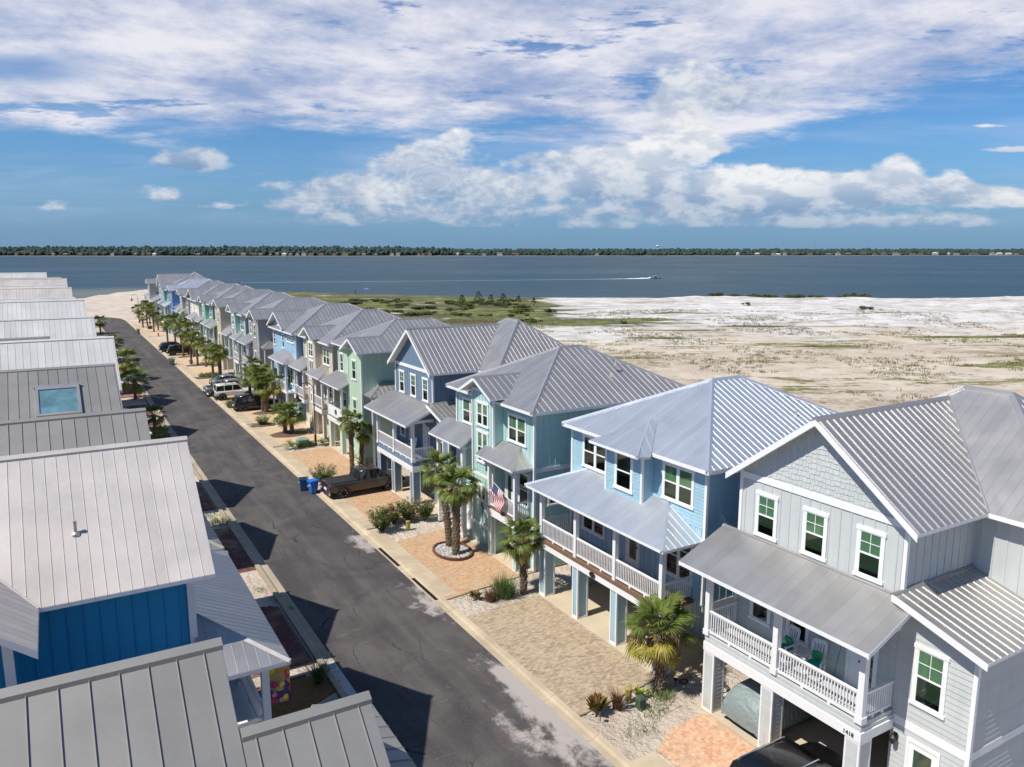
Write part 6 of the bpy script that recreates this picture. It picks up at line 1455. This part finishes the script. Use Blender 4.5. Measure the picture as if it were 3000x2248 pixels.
# covered car: fabric over the car's shape
def covered():
    t=thing('covered_car','car under a grey green fabric cover in the open carport of the grey house','covered car',(20.7,18.55,0),local=True)
    b=MB(); rings=[]; W_=.98
    prof=[(0,.35,.6),(.03,.30,1.0),(.16,.30,1.25),(.42,.30,1.55),(.9,.30,1.68),(2.2,.30,1.72),(3.0,.30,1.55),(3.5,.30,1.15),(4.3,.30,1.0),(4.65,.34,.6)]
    for i,(x,zb,zt) in enumerate(prof):
        k=1.0 if 0<i<len(prof)-1 else .75; ring=[]
        for j_ in range(25):
            a=math.pi*j_/24; c=math.cos(a); s_=math.sin(a); y=-W_*k*math.copysign(abs(c)**.55,c); z=zb+(zt-zb)*s_**.62
            n_=mn.noise(Vector((x*2.3,y*3,z*3)))*.09+.035*math.sin(a*11+x*3)*(1-s_); ring.append((x+(.05*n_),y*(1+n_),z+n_*.5))
        rings.append(ring)
    b.loft(rings,closed=False,caps=False); b.face(rings[0]); b.face(rings[-1][::-1])
    o=b.build('cover','cover cloth',t,True); m_=o.modifiers.new('s','SUBSURF'); m_.levels=1; m_.render_levels=2
    for x in (.85,3.7):
        for s in (-1,1): wheel(t,x,s*.78,.33,.22,s)
def _cloth(T,b,g,pos):
    b.inputs['Base Color'].default_value=(.20,.25,.25,1); b.inputs['Roughness'].default_value=.55
    w_=T.new('ShaderNodeTexWave'); T.l.new(pos,w_.inputs['Vector']); w_.inputs['Scale'].default_value=1.6; w_.inputs['Distortion'].default_value=9; w_.inputs['Detail'].default_value=3
    bn=T.new('ShaderNodeBump'); bn.inputs['Strength'].default_value=.5; bn.inputs['Distance'].default_value=.05; T.l.new(w_.outputs[1],bn.inputs['Height']); T.l.new(bn.outputs[0],b.inputs['Normal'])
mat('cover cloth',(1,1,1),fn=_cloth); covered()
# ============================================================ STREET AND YARD THINGS
mat('bin blue',(.01,.13,.50),.45,0,.05); mat('bin grey',(.20,.22,.24),.5,0,.05); mat('bin side blue',(.03,.14,.26),.5,0,.05)
def bin_(x,y,label,m,open_=False,rz=0.,g='wheeled bins'):
    t=thing('wheeled_bin',label,'bin',(x,y,0),g,rz,local=True); b=MB(); h=1.0
    b.loft([[(-.22,-.24,.06),(.22,-.24,.06),(.22,.24,.06),(-.22,.24,.06)],[(-.29,-.30,h*.86),(.29,-.30,h*.86),(.29,.30,h*.86),(-.29,.30,h*.86)],[(-.33,-.33,h*.87),(.33,-.33,h*.87),(.33,.33,h*.87),(-.33,.33,h*.87)],[(-.33,-.33,h*.95),(.33,-.33,h*.95),(.33,.33,h*.95),(-.33,.33,h*.95)]]); b.build('body',m,t)
    b=MB()
    if open_: b.box((-.28,-.28,h*.952),(.28,.28,h*.956)); b.build('open_top_shade','hollow shade',t); b=MB(); b.box((.33,-.3,.3),(.37,.3,1.0))  # dark sheet painting the shade inside the open bin
    else: b.loft([[(-.35,-.35,h*.955),(.35,-.35,h*.955),(.35,.35,h*.955),(-.35,.35,h*.955)],[(-.33,-.33,h*1.02),(.3,-.3,h*1.05),(.3,.3,h*1.05),(-.33,.33,h*1.02)]])
    b.build('lid',m,t); b=MB(); b.tube([(.36,-.25,.98),(.42,-.25,.98),(.42,.25,.98),(.36,.25,.98)],.015,6); b.build('handle',m,t)
    for s in (-1,1): b=MB(); b.tube([(.24,s*.22,.12),(.24,s*.29,.12)],.12,12); b.build('wheel','tyre',t)
    b=MB(); b.box((-.29,-.1,.62),(-.262,.1,.68)); b.build('emblem','white trim',t)
    return t
bin_(15.45,55.5,'bright blue wheeled recycling bin with closed lid by the dark pickup','bin blue',rz=.2); bin_(15.0,56.6,'duller blue grey wheeled bin with open top, just behind the bright blue one','bin side blue',True,-.1)
bin_(15.35,131.6,'nearer of two grey bins side by side at the far kerb','bin grey'); bin_(15.2,132.6,'grey bin just behind another at the far kerb','bin grey'); bin_(15.3,186.2,'single grey bin close to the far end of the street','bin grey')
def lamp(x,y,label,h=5.9,dirx=-1):
    t=thing('street_lamp',label,'street lamp',(x,y,0),'hooked street lamps',local=True); b=MB(); b.lathe((0,0,0),[(.16,0),(.16,.1),(.11,.2),(.10,.9),(.065,1.0),(.05,h-1.2),(.045,h-.8)],10); 
    b.build('pole','dark metal',t); b=MB(); pts=[(0,0,h-.85)]+[(dirx*(.75-.75*math.cos(a*math.pi/10)),0,h-.75+.75*math.sin(a*math.pi/10)) for a in range(11)]+[(dirx*1.5,0,h-1.0)]
    b.tube(pts,.035,8); b.build('arm','dark metal',t); b=MB(); b.lathe((dirx*1.5,0,h-1.62),[(.42,0),(.40,.05),(.20,.22),(.13,.38),(.13,.5),(.05,.62),(.03,.7)],16); b.build('lamp_shade','dark metal',t); b=MB(); b.lathe((dirx*1.5,0,h-1.66),[(.14,0),(.20,.04),(.2,.06)],12); b.build('lens','white trim',t)
lamp(19.87,69.85,'hooked black street lamp nearest the camera, before the cream house'); lamp(19.8,146,'hooked street lamp over the far dark cars',5.9); lamp(20.,237,'hooked street lamp at the beach end of the street',5.9)
# hydrant, utility boxes, posts, path lights
t=thing('fire_hydrant','small red fire hydrant on the far drive','hydrant',(18.4,178,0),local=True); b=MB(); b.lathe((0,0,0),[(.17,0),(.17,.06),(.11,.08),(.11,.5),(.14,.52),(.14,.58),(.10,.62),(.06,.72),(.02,.76)],12); b.tube([(-.2,0,.42),(.2,0,.42)],.055,8); b.tube([(0,-.17,.38),(0,.17,.38)],.06,8); b.build('body','hydrant red',t) if mat('hydrant red',(.5,.02,.015),.45,0,.05) else None
mat('utility green',(.045,.085,.05),.6,0,.15,6); mat('post yellow',(.30,.25,.06),.7,0,.25,5); mat('utility pale',(.18,.30,.22),.6,0,.1)
def ubox(x,y,w,d,h,m,label):
    t=thing('utility_box',label,'utility box',(x,y,0),local=True); b=MB(); b.box((-w/2,-d/2,0),(w/2,d/2,h*.82)); b.build('cabinet',m,t); b=MB(); b.loft([[(-w/2-.02,-d/2-.02,h*.82),(w/2+.02,-d/2-.02,h*.82),(w/2+.02,d/2+.02,h*.82),(-w/2-.02,d/2+.02,h*.82)],[(-w*.35,-d*.35,h),(w*.35,-d*.35,h),(w*.35,d*.35,h),(-w*.35,d*.35,h)]]); b.build('lid',m,t)
ubox(18.62,21.7,.30,.30,.50,'utility green','small dark green utility box on the sand by the croton'); ubox(18.7,70.,1.0,.9,.8,'utility pale','wide pale green utility box among low shrubs by the street lamp')
ubox(18.2,133.,.6,.6,.6,'concrete pale','pale box like bench block behind the grey bins'); ubox(18.6,196,.9,.9,.8,'utility green','green utility box near the far palms')
def upost(x,y,label):
    t=thing('marker_post',label,'marker post',(x,y,0),'yellow green marker posts',local=True); b=MB(); b.lathe((0,0,0),[(.13,0),(.13,.5)],14); b.build('shaft','post yellow',t); b=MB(); b.lathe((0,0,.5),[(.15,0),(.15,.06),(.02,.10)],14); b.build('cap','post yellow',t)
upost(18.5,22.3,'lidded yellow green post near the small green box'); upost(18.53,44.85,'lidded yellow green post in the oleander bed')
for i,(x,y,nm) in enumerate(((18.18,21.98,'path light between the red grass and the green box'),(16.68,21.73,'path light at the foot of the croton'),(20.8,22.1,'path light in the palm shadow'),(19.62,22.1,'path light left of the front palm trunk'),(17.0,117.4,'path light in the far hedge strip, left'),(17.9,117.3,'path light in the far hedge strip, middle'))):
    t=thing('path_light',nm,'path light',(x,y,0),'small stake lights along the yards',local=True); b=MB(); b.tube([(0,0,0),(0,0,.3)],.014,6); b.build('stake','dark metal',t); b=MB(); b.lathe((0,0,.3),[(.05,0),(.06,.05),(.10,.07),(.02,.13)],10); b.build('head','dark metal',t)
t=thing('spotlight','black flood light ring lying on the sand beside the palm','spotlight',(21.35,22.2,0),local=True); b=MB(); b.tube([(.2*math.cos(a*.628),.14*math.sin(a*.628),.05) for a in range(11)],.025,6); b.build('ring','dark metal',t)
t=thing('garden_hose','coiled yellow hose hanging at the corner of the grey carport','hose',(21.5,21.1,0)); b=MB()
for k in range(4): b.tube([(21.5+.06*k,21.05+.26*math.cos(a*.52),1.1+.42*math.sin(a*.52)) for a in range(13)],.02,6)
b.build('coil','hose yellow',t) if mat('hose yellow',(.62,.36,.02),.5,0,.05) else None
t=thing('branch','bare curved twig stuck in the sand before the grey house','twig',(19.2,20.9,0),local=True); b=MB(); b.tube([(-.3,0,0),(-.28,0,.25)],.012,5); b.tube([(-.3,0,.2),(.1,.05,.16),(.5,.1,.3),(.62,.12,.5)],.014,5); b.build('wood','bark',t)
# porch furniture
mat('teal cushion',(.0,.33,.33),.8,0,.25,7); mat('leaf print cushion',(.02,.30,.12),.8,0,.7,16)
def rocker(x,y,rz,label):
    t=thing('rocking_chair',label,'rocking chair',(x,y,3.16),'white rocking chairs on the grey house porch',rz,local=True); m='white trim'
    def part(n,f): b=MB(); f(b); b.build(n,m,t)
    for s in (-1,1):
        part('rocker',lambda b: b.tube([(-.45,s*.26,.10),(-.15,s*.26,.03),(.2,s*.26,.03),(.5,s*.26,.12)],.022,6))
        part('leg',lambda b: b.box((.20,s*.26-.02,.04),(.24,s*.26+.02,.66))); part('leg',lambda b: b.hexa([(-.26,s*.25-.02,.06),(-.22,s*.25-.02,.06),(-.22,s*.25+.02,.06),(-.26,s*.25+.02,.06),(-.46,s*.25-.02,1.15),(-.42,s*.25-.02,1.15),(-.42,s*.25+.02,1.15),(-.46,s*.25+.02,1.15)]))
        part('armrest',lambda b: b.box((-.32,s*.29-.04,.66),(.30,s*.29+.04,.69)))
    for k in range(5): part('slat',lambda b: b.hexa([(-.27,-.2+k*.1-.03,.46),(-.25,-.2+k*.1-.03,.46),(-.25,-.2+k*.1+.03,.46),(-.27,-.2+k*.1+.03,.46),(-.45,-.2+k*.1-.03,1.1),(-.43,-.2+k*.1-.03,1.1),(-.43,-.2+k*.1+.03,1.1),(-.45,-.2+k*.1+.03,1.1)]))
    part('seat',lambda b: b.box((-.28,-.27,.42),(.26,.27,.46))); part('headrest',lambda b: b.hexa([(-.46,-.27,1.06),(-.42,-.27,1.06),(-.42,.27,1.06),(-.46,.27,1.06),(-.49,-.2,1.2),(-.45,-.2,1.2),(-.45,.2,1.2),(-.49,.2,1.2)]))
    return t
def cushion(name,x,y,z,sx,sy,sz,m,label,rz=0.,tilt=0.,grp=None):
    b=MB(); b.loft([[(sx*k*math.copysign(abs(math.cos(a*.3927))**.6,math.cos(a*.3927)),sy*k*math.copysign(abs(math.sin(a*.3927))**.6,math.sin(a*.3927)),zz_*sz) for a in range(16)] for k,zz_ in ((.7,-1),(.95,-.5),(1,0),(.95,.5),(.7,1))]); o=tag(b.build(name,m,None,True),label,'cushion',grp); o.location=(x,y,z); o.rotation_euler=(0,tilt,rz); return o
rocker(21.75,16.25,R(200),'white slatted rocking chair nearer the door on the grey porch'); rocker(21.75,17.55,R(175),'white slatted rocking chair nearer the windows, half behind the porch post')
cushion('seat_cushion',21.75,16.25,3.66,.25,.25,.035,'teal cushion','flat teal seat pad on the rocking chair nearer the door',.3); cushion('seat_cushion',21.75,17.55,3.66,.25,.25,.035,'teal cushion','flat teal seat pad on the rocking chair behind the porch post',0)
cushion('throw_pillow',21.93,16.32,3.87,.19,.19,.06,'leaf print cushion','green leaf print pillow on the rocking chair nearer the door',.35,R(70)); cushion('throw_pillow',21.93,17.53,3.87,.19,.19,.06,'leaf print cushion','green leaf print pillow on the rocking chair behind the post',-.1,R(70))
t=thing('side_table','small white slatted side table between the rocking chairs','side table',(21.95,16.95,3.16),local=True)
for k in range(5): b=MB(); b.box((-.22,-.22+k*.09,.46),(.22,-.22+k*.09+.08,.49)); b.build('slat','white trim',t)
for a in (-1,1):
    for c in (-1,1): b=MB(); b.box((a*.18-.02,c*.18-.02,0),(a*.18+.02,c*.18+.02,.46)); b.build('leg','white trim',t)
t=thing('mop','teal mop leaning by the door of the grey porch','mop',(22.1,15.75,3.16),local=True); b=MB(); b.tube([(0,0,.08),(.14,-.12,1.3)],.014,6); b.build('handle','mop green',t) if mat('mop green',(.0,.22,.14),.5,0,.05) else None
b=MB(); b.loft([[(.16*k*math.cos(a*.628),.16*k*math.sin(a*.628),z) for a in range(10)] for k,z in ((1,.0),(.7,.08),(.2,.18))]); b.build('head','teal cushion',t)
t=thing('adirondack_chair','white chair with two rounded back boards on the slate blue porch','chair',(21.6,51.6,3.16),None,R(190),local=True)
for s in (-1,1):
    b=MB(); b.hexa([(-.3,s*.17-.15,.35),(-.27,s*.17-.15,.35),(-.27,s*.17+.15,.35),(-.3,s*.17+.15,.35),(-.5,s*.17-.1,1.1),(-.47,s*.17-.1,1.1),(-.47,s*.17+.1,1.1),(-.5,s*.17+.1,1.1)]); b.build('back_board','white trim',t)
    b=MB(); b.box((-.3,s*.36-.06,.58),(.35,s*.36+.06,.61)); b.build('armrest','white trim',t); b=MB(); b.box((.26,s*.34-.03,0),(.32,s*.34+.03,.58)); b.build('leg','white trim',t)
b=MB(); b.hexa([(-.32,-.3,.30),(.3,-.3,.38),(.3,.3,.38),(-.32,.3,.30),(-.32,-.3,.33),(.3,-.3,.41),(.3,.3,.41),(-.32,.3,.33)]); b.build('seat','white trim',t)
# flag on the aqua porch
t=thing('porch_flag','stars and stripes flag hanging from a pole on the aqua house porch','flag',(20.95,35.45,4.0)); b=MB(); tip=Vector((20.45,36.9,4.95)); ba=Vector((20.93,35.45,4.0)); b.tube([tuple(ba),tuple(tip)],.016,6); b.build('pole','white trim',t)
mat('flag red',(.42,.02,.035),.8,0,.1); mat('flag white',(.72,.70,.68),.8,0,.08); mat('flag navy',(.02,.03,.12),.8,0,.1)
mesh_={'flag red':MB(),'flag white':MB(),'flag navy':MB()}
dirp=(ba-tip).normalized()
def fpt(u,v): # u along the pole from the tip (0..1 = .95 m), v hanging down
    return tip+dirp*u*.95+Vector((0.06*math.sin(v*9+u*4),.10*math.sin(v*5+u*3),-v*1.25))+Vector((0,.22*v,0))
for k in range(13):
    for q in range(10):
        u0,u1=k/13,(k+1)/13; v0,v1=q/10,(q+1)/10; m='flag navy' if (k<7 and q<4) else ('flag red' if k%2==0 else 'flag white'); mesh_[m].face([fpt(u0,v0),fpt(u1,v0),fpt(u1,v1),fpt(u0,v1)])
for m,n_ in (('flag red','red_stripes'),('flag white','white_stripes'),('flag navy','blue_canton')): mesh_[m].build(n_,m,t)
b=MB()
for k in range(5):
    for q in range(4): c=fpt(.05+k*.1,.05+q*.09)+Vector((-.012,0,0)); s=.016; b.face([c+Vector((0,-s,-s)),c+Vector((0,s,-s)),c+Vector((0,s,s)),c+Vector((0,-s,s))])
b.build('stars','flag white',t,kind='stuff')
# emblem on the pale green house's rail
t=thing('rail_ornament','dark teal round ornament on the white rail of the pale green house','ornament',(20.8,66.4,3.6)); b=MB()
for k in range(8): a=k*.785; b.lathe((0,0,0),[(0,0)],3) if 0 else b.tube([(20.80,66.4+.2*math.cos(a),3.62+.2*math.sin(a)),(20.80,66.4+.2*math.cos(a+.785),3.62+.2*math.sin(a+.785))],.05,6)
b.tube([(20.82,66.4,3.62),(20.78,66.4,3.62)],.11,8); b.build('disc','teal dark',t) if mat('teal dark',(.02,.13,.14),.6,0,.1) else None
# sea horse ornament on the aqua bay
t=thing('wall_ornament','dark sea horse shaped ornament on the aqua bay wall','ornament',(21.33,39.9,2.3)); b=MB(); b.tube([(21.32,39.85+.13*math.sin(a*.9)*(1-a/14),2.75-a*.07) for a in range(12)],[.03+.03*math.sin(a*.35) for a in range(12)],6); b.build('figure','teal dark',t)
# beach umbrella and people dots, bench
UM=1.3
t=thing('beach_umbrella','tiny rainbow striped umbrella on the far strand','beach umbrella',(113,313,gz(113,313)),local=True); 
for k,c in enumerate(((.6,.05,.03),(.7,.5,.03),(.05,.4,.1),(.03,.15,.6),(.5,.05,.4),(.05,.4,.5))):
    m=mat('umbrella panel %d'%k,c,.7,0,0); b=MB(); a0,a1=k*1.047,(k+1)*1.047; b.face([(0,0,2.6),(1.5*math.cos(a0),1.5*math.sin(a0),2.1),(1.5*math.cos(a1),1.5*math.sin(a1),2.1)]); b.build('panel','umbrella panel %d'%k,t)
b=MB(); b.tube([(0,0,0),(0,0,2.6)],.04,6); b.build('pole','white trim',t)
for i,(x,y,nm) in enumerate(((109,314.5,'standing beside the striped umbrella, wearing dark clothes'),)):
    t=thing('person','distant person '+nm,'person',(x,y,gz(x,y)),local=True); b=MB(); b.tube([(.12,0,0),(.1,0,.45),(.07,0,.85),(0,0,1.0),(0,0,1.2),(0,0,1.45),(0,0,1.52),(0,0,1.6),(0,0,1.7),(0,0,1.78)],[.06,.07,.09,.17,.15,.2,.07,.09,.11,.04],8); b.tube([(-.12,0,0),(-.1,0,.45),(-.07,0,.9)],[.06,.07,.09],8); b.tube([(.2,0,1.42),(.27,.03,1.15),(.25,.1,.9)],[.06,.05,.04],6); b.tube([(-.2,0,1.42),(-.27,.03,1.15),(-.25,.1,.9)],[.06,.05,.04],6); b.build('body','bark',t,True)
t=thing('driftwood','weathered grey drift log on the beach at the street end','driftwood',(27,292,gz(27,292)),local=True); b=MB(); b.tube([(-1.5,0,.2),(0,.3,.3),(1.6,0,.15)],[.2,.25,.1],7); b.build('log','concrete pale',t)
# ============================================================ BOAT AND WAKE
mat('foam white',(.80,.82,.83),.6,0,.1,.3); mat('boat hull',(.7,.7,.68),.3,0,0)
def boat(x,y,L,rz,label,z=-1.15):
    t=thing('motorboat',label,'motorboat',(x,y,z),None,rz,local=True); b=MB(); w=L*.16
    b.loft([[(f*L,-w*k,.15+.5),(f*L,-w*k*.7,-.2),(f*L,w*k*.7,-.2),(f*L,w*k,.15+.5+.0)] for f,k in ((-.5,.95),(0,1.),(.3,.8),(.5,.08))]); b.build('hull','boat hull',t)
    b=MB(); b.box((-L*.1,-w*.5,.6),(L*.12,w*.5,1.3)); b.build('console','car glass',t); b=MB(); b.box((-L*.14,-w*.6,1.8),(L*.14,w*.6,1.9)); b.build('canopy','white trim',t)
    b=MB(); b.box((-L*.55,-.25,.0),(-L*.49,.25,.9)); b.build('outboard_motor','black plastic',t); return t
bx_,by_=355.,412.; wd=Vector((133-355,474-412,0)).normalized(); boat(bx_,by_,8.5,math.atan2(-wd.y,-wd.x),'speedboat heading right across the bay with a long white wake')
b=MB(); sd=Vector((-wd.y,wd.x,0)); rr=random.Random(2); prev=None; n=90
for i in range(n+1):
    f=i/n; d=f*265; w_=.16+1.7*min(1,f*25)*math.exp(-f*7); c=Vector((bx_,by_,-1.10))+wd*(d+3)+sd*math.sin(f*3)*4; h=1.0*math.exp(-f*26)*(.5+rr.random()*.8); L0,R0,T0=c-sd*w_*rr.uniform(.7,1.1),c+sd*w_*rr.uniform(.7,1.1),c+Vector((0,0,h+.03))
    if prev: b.face([prev[0],prev[2],T0,L0]); b.face([prev[2],prev[1],R0,T0])
    prev=(L0,R0,T0)
tag(b.build('wake','foam white'),'long white wake trailing behind the speedboat','wake',kind='stuff')
# ============================================================ FAR SHORE
def shore_pt(u,v=751.,dz=0):
    f=Vector((math.sin(yaw)*math.cos(pitch),math.cos(yaw)*math.cos(pitch),-math.sin(pitch))); rt=Vector((math.cos(yaw),-math.sin(yaw),0)); up=rt.cross(f)
    r=f+rt*((u-1500)/2280)-up*((v-1124)/2280); t=(-1.15-CAMH)/r.z; return Vector((r.x*t,r.y*t,-1.15))
A_=Vector((-1300,3750,0)); B_=Vector((-139,3087,0)); C_=Vector((508,2540,0)); D_=Vector((1312,2235,0)); E_=Vector((2150,1850,0)); F_=Vector((3356,1500,0)); G_=Vector((6500,500,0))
SHL=[A_,B_,C_,D_,E_,F_,G_]
mat('far land',(.045,.06,.03),.9,0,.2,.01); mat('far sand',(.17,.16,.12),.9,0,.2,.01)
perp=Vector((.42,.907,0))
b=MB()
for p,q in zip(SHL,SHL[1:]):
    rows=[(0,-1.3),(35,1.5),(300,4),(1800,7),(6000,9)]
    for (d0,z0_),(d1,z1_) in zip(rows,rows[1:]): b.face([p+perp*d0+Vector((0,0,z0_)),q+perp*d0+Vector((0,0,z0_)),q+perp*d1+Vector((0,0,z1_)),p+perp*d1+Vector((0,0,z1_))])
b.build('far_shore_land','far land',kind='structure')
b=MB()
for p,q in zip(SHL,SHL[1:]): b.face([p-perp*6+Vector((0,0,-1.1)),q-perp*6+Vector((0,0,-1.1)),q+perp*14+Vector((0,0,.6)),p+perp*14+Vector((0,0,.6))])
b.build('far_beach','far sand',kind='structure')
leafmat('far woods',[(.022,.046,.042),(.030,.060,.048),(.042,.070,.054),(.026,.052,.046)],rough=.8,trans=.1)  # bluish leaf tones paint in the distance haze
rr=random.Random(77); F=MB()
def blobtree(c,r,h):
    # lumpy crown: a low poly shell with jitter plus leaf clumps
    pts=[]
    rings=[]
    for zf_,rf in ((0.,.8),(.3,1.),(.65,1.),(.88,.75),(1.,.35)):
        rings.append([(c[0]+r*rf*math.cos(a*1.047)*rr.uniform(.75,1.2),c[1]+r*rf*math.sin(a*1.047)*rr.uniform(.75,1.2),c[2]+h*zf_*rr.uniform(.9,1.08)) for a in range(6)])
    F.loft(rings)
for (p,q) in zip(SHL,SHL[1:]):
    Lg=(q-p).length; n=int(Lg/4.0)
    for i in range(n):
        for row,(dmin,dmax,h0,h1,zz_) in enumerate(((30,90,8,15,1),(90,220,13,20,3),(220,520,15,22,5),(520,1500,18,25,7))):
            if rr.random()<(.6,.95,.9,.8)[row]:
                c=p.lerp(q,(i+rr.random())/n)+perp*rr.uniform(dmin,dmax)
                left=.80 if c.x>1200 else 1.2
                blobtree((c.x,c.y,zz_),rr.uniform(6,11),rr.uniform(h0,h1)*left*(1+.18*mn.noise(Vector((c.x*.01,c.y*.01,0)))))
tag(F.build('far_woods','far woods'),'dark green wooded shoreline across the bay','forest',kind='stuff')
mat('far wall pale',(.42,.42,.42),.8,0,0); mat('far roof brown',(.12,.075,.06),.8,0,0); mat('far roof grey',(.16,.165,.17),.8,0,0); mat('far wall tan',(.27,.21,.16),.8,0,0); mat('far wall brick',(.13,.07,.055),.8,0,0); mat('far roof white',(.55,.55,.55),.7,0,0)
fh=[(38,8,'t','b'),(185/2.212,13,'b','b'),(325/2.212*1.,9,'t','g'),(403/2.212,16,'b','g'),(500/2.212,14,'b','b'),(605/2.212,10,'b','b'),(712/2.212,10,'w','g'),(860/2.212,11,'b','g'),(910/2.212,12,'b','b'),(948/2.212,14,'b','b'),(984/2.212,12,'w','w'),(1270/2.212,16,'b','g'),(1438/2.212,16,'b','b'),(1567/2.212,18,'t','g'),(1640/2.212,16,'b','b'),(1678/2.212,14,'g','g'),(1742/2.212,9,'g','g'),(1788/2.212,11,'g','g'),(1832/2.212,16,'w','w'),(1874/2.212,13,'t','g'),(1920/2.212,13,'w','g'),(1962/2.212,16,'w','g'),(2008/2.212,18,'t','b'),(2075/2.212,18,'t','b'),(2160/2.212,16,'t','b'),
 (1000+20/2.212,22,'t','b'),(1000+105/2.212,14,'b','b'),(1000+142/2.212,16,'t','g'),(1000+220/2.212,12,'g','g'),(1000+325/2.212,14,'w','b'),(1000+365/2.212,14,'w','g'),(1000+500/2.212,8,'w','b'),(1000+528/2.212,14,'t','b'),(1000+572/2.212,14,'t','b'),(1000+755/2.212,6,'w','w'),(1000+824/2.212,18,'g','g'),(1000+927/2.212,16,'w','g'),(1000+1030/2.212,20,'w','g'),(1000+1118/2.212,12,'b','b'),(1000+1140/2.212,16,'t','b'),(1000+1665/2.212,14,'w','g'),
 (2000+374/2.212,9,'w','w'),(2000+502/2.212,14,'t','w'),(2000+608/2.212,14,'w','g'),(2000+636/2.212,18,'w','w'),(2000+682/2.212,9,'w','g'),(2000+745/2.212,14,'b','b'),(2000+850/2.212,14,'t','b'),(2000+970/2.212,18,'g','g'),(2000+1030/2.212,14,'w','g'),(2000+1095/2.212,16,'b','g'),(2000+1195/2.212,22,'b','b'),(2000+1270/2.212,12,'t','b'),(2000+1330/2.212,16,'g','b'),(2000+1408/2.212,22,'w','g'),(2000+1518/2.212,18,'t','b'),(2000+1570/2.212,16,'t','b'),(2000+1662/2.212,18,'w','w'),(2000+1750/2.212,4,'w','w'),(2000+1800/2.212,20,'w','g'),(2000+1920/2.212,30,'t','b'),(2000+2038/2.212,14,'w','g'),(2000+2082/2.212,18,'w','w'),(2000+2142/2.212,18,'w','w'),(2000+2195/2.212,12,'t','g')]
wm_={'t':'far wall tan','b':'far wall brick','w':'far wall pale','g':'far roof grey'}; rm_={'b':'far roof brown','g':'far roof grey','w':'far roof white'}
fw_=Vector((math.sin(yaw),math.cos(yaw),0)); rt_=Vector((math.cos(yaw),-math.sin(yaw),0))
def seg_hit(u):
    d=fw_*math.hypot(2280,390)/2280+rt_*((u-1500)/2280)
    for p,q in zip(SHL,SHL[1:]):
        e=q-p; den=d.x*e.y-d.y*e.x
        if abs(den)<1e-9: continue
        t=(p.x*e.y-p.y*e.x)/den; s=(p.x*d.y-p.y*d.x)/den
        if 0<=s<=1 and t>0: return d*t
    return None
seen={}
for i,(u,wd_,wc,rc_) in enumerate(fh):
    P_=seg_hit(u)
    if P_ is None: continue
    dist=P_.length; P_=P_+perp*22; w_=wd_/2280*dist; w_=max(w_,8)*.8
    side='left' if u<1000 else ('middle' if u<2000 else 'right')
    kk=(wc,rc_,side); seen[kk]=seen.get(kk,0)+1
    t=thing('waterfront_house','%s %s house with %s roof from the left, %s far shore'%(ordinal(seen[kk]),*({'t':'tan','b':'brick red','w':'white','g':'grey'}[wc],{'b':'brown','g':'grey','w':'white'}[rc_],side)),'house',(P_.x,P_.y,1),'waterfront houses across the bay',-yaw,local=True)
    b=MB(); h_=3.8+(i*7%4); b.box((-w_/2,-5,0),(w_/2,5,h_)); b.build('wall',wm_[wc],t); b=MB(); b.loft([[(-w_/2-.6,-5.6,h_),(w_/2+.6,-5.6,h_),(w_/2+.6,5.6,h_),(-w_/2-.6,5.6,h_)],[(-w_/4,-.3,h_+3.2),(w_/4,-.3,h_+3.2),(w_/4,.3,h_+3.2),(-w_/4,.3,h_+3.2)]]); b.build('roof',rm_[rc_],t)
    for k in range(max(2,int(w_/4))):
        for z in (1.2,h_-2.0): b=MB(); x=-w_/2+w_*(k+.5)/max(2,int(w_/4)); b.box((x-.7,-5.06,z),(x+.7,-5.0,z+1.3)); b.build('window','car glass',t)
P_=seg_hit(2145)+perp*900; t=thing('water_tower','tiny white water tower above the far treeline','water tower',(P_.x,P_.y,5),local=True); b=MB(); b.lathe((0,0,26),[(1,0),(6,3),(8,6),(6,9),(1,11)],14); b.build('tank','far roof white',t,True); b=MB(); b.tube([(0,0,0),(0,0,27)],1.4,8); b.build('shaft','far roof white',t)
for u,h_,nm in ((1000+0-372,42,'thin radio mast above the left far treeline'),(2665,40,'thin radio mast above the right far treeline')):
    P_=seg_hit(u)+perp*700; t=thing('radio_mast',nm,'radio mast',(P_.x,P_.y,5),local=True); b=MB(); b.tube([(0,0,0),(0,0,h_)],[.5,.2],5); b.build('mast','dark metal',t); b=MB(); b.box((-.8,-.1,h_*.8),(.8,.1,h_*.83)); b.build('crossarm','dark metal',t)
for i,(u,v,L) in enumerate(((1365,761,9),(2050,759,8),(2450,756,9),(2602,760,14),(2790,752,8))):
    P_=shore_pt(u,v); boat(P_.x,P_.y,L,-yaw+.1,['small motorboat left of centre near the far shore','small white boat right of centre near the far shore','white boat farther right near the far shore','larger white boat with spray on the right of the bay','tiny sail like boat close to the far right shore'][i])
print('objects',len(bpy.data.objects))
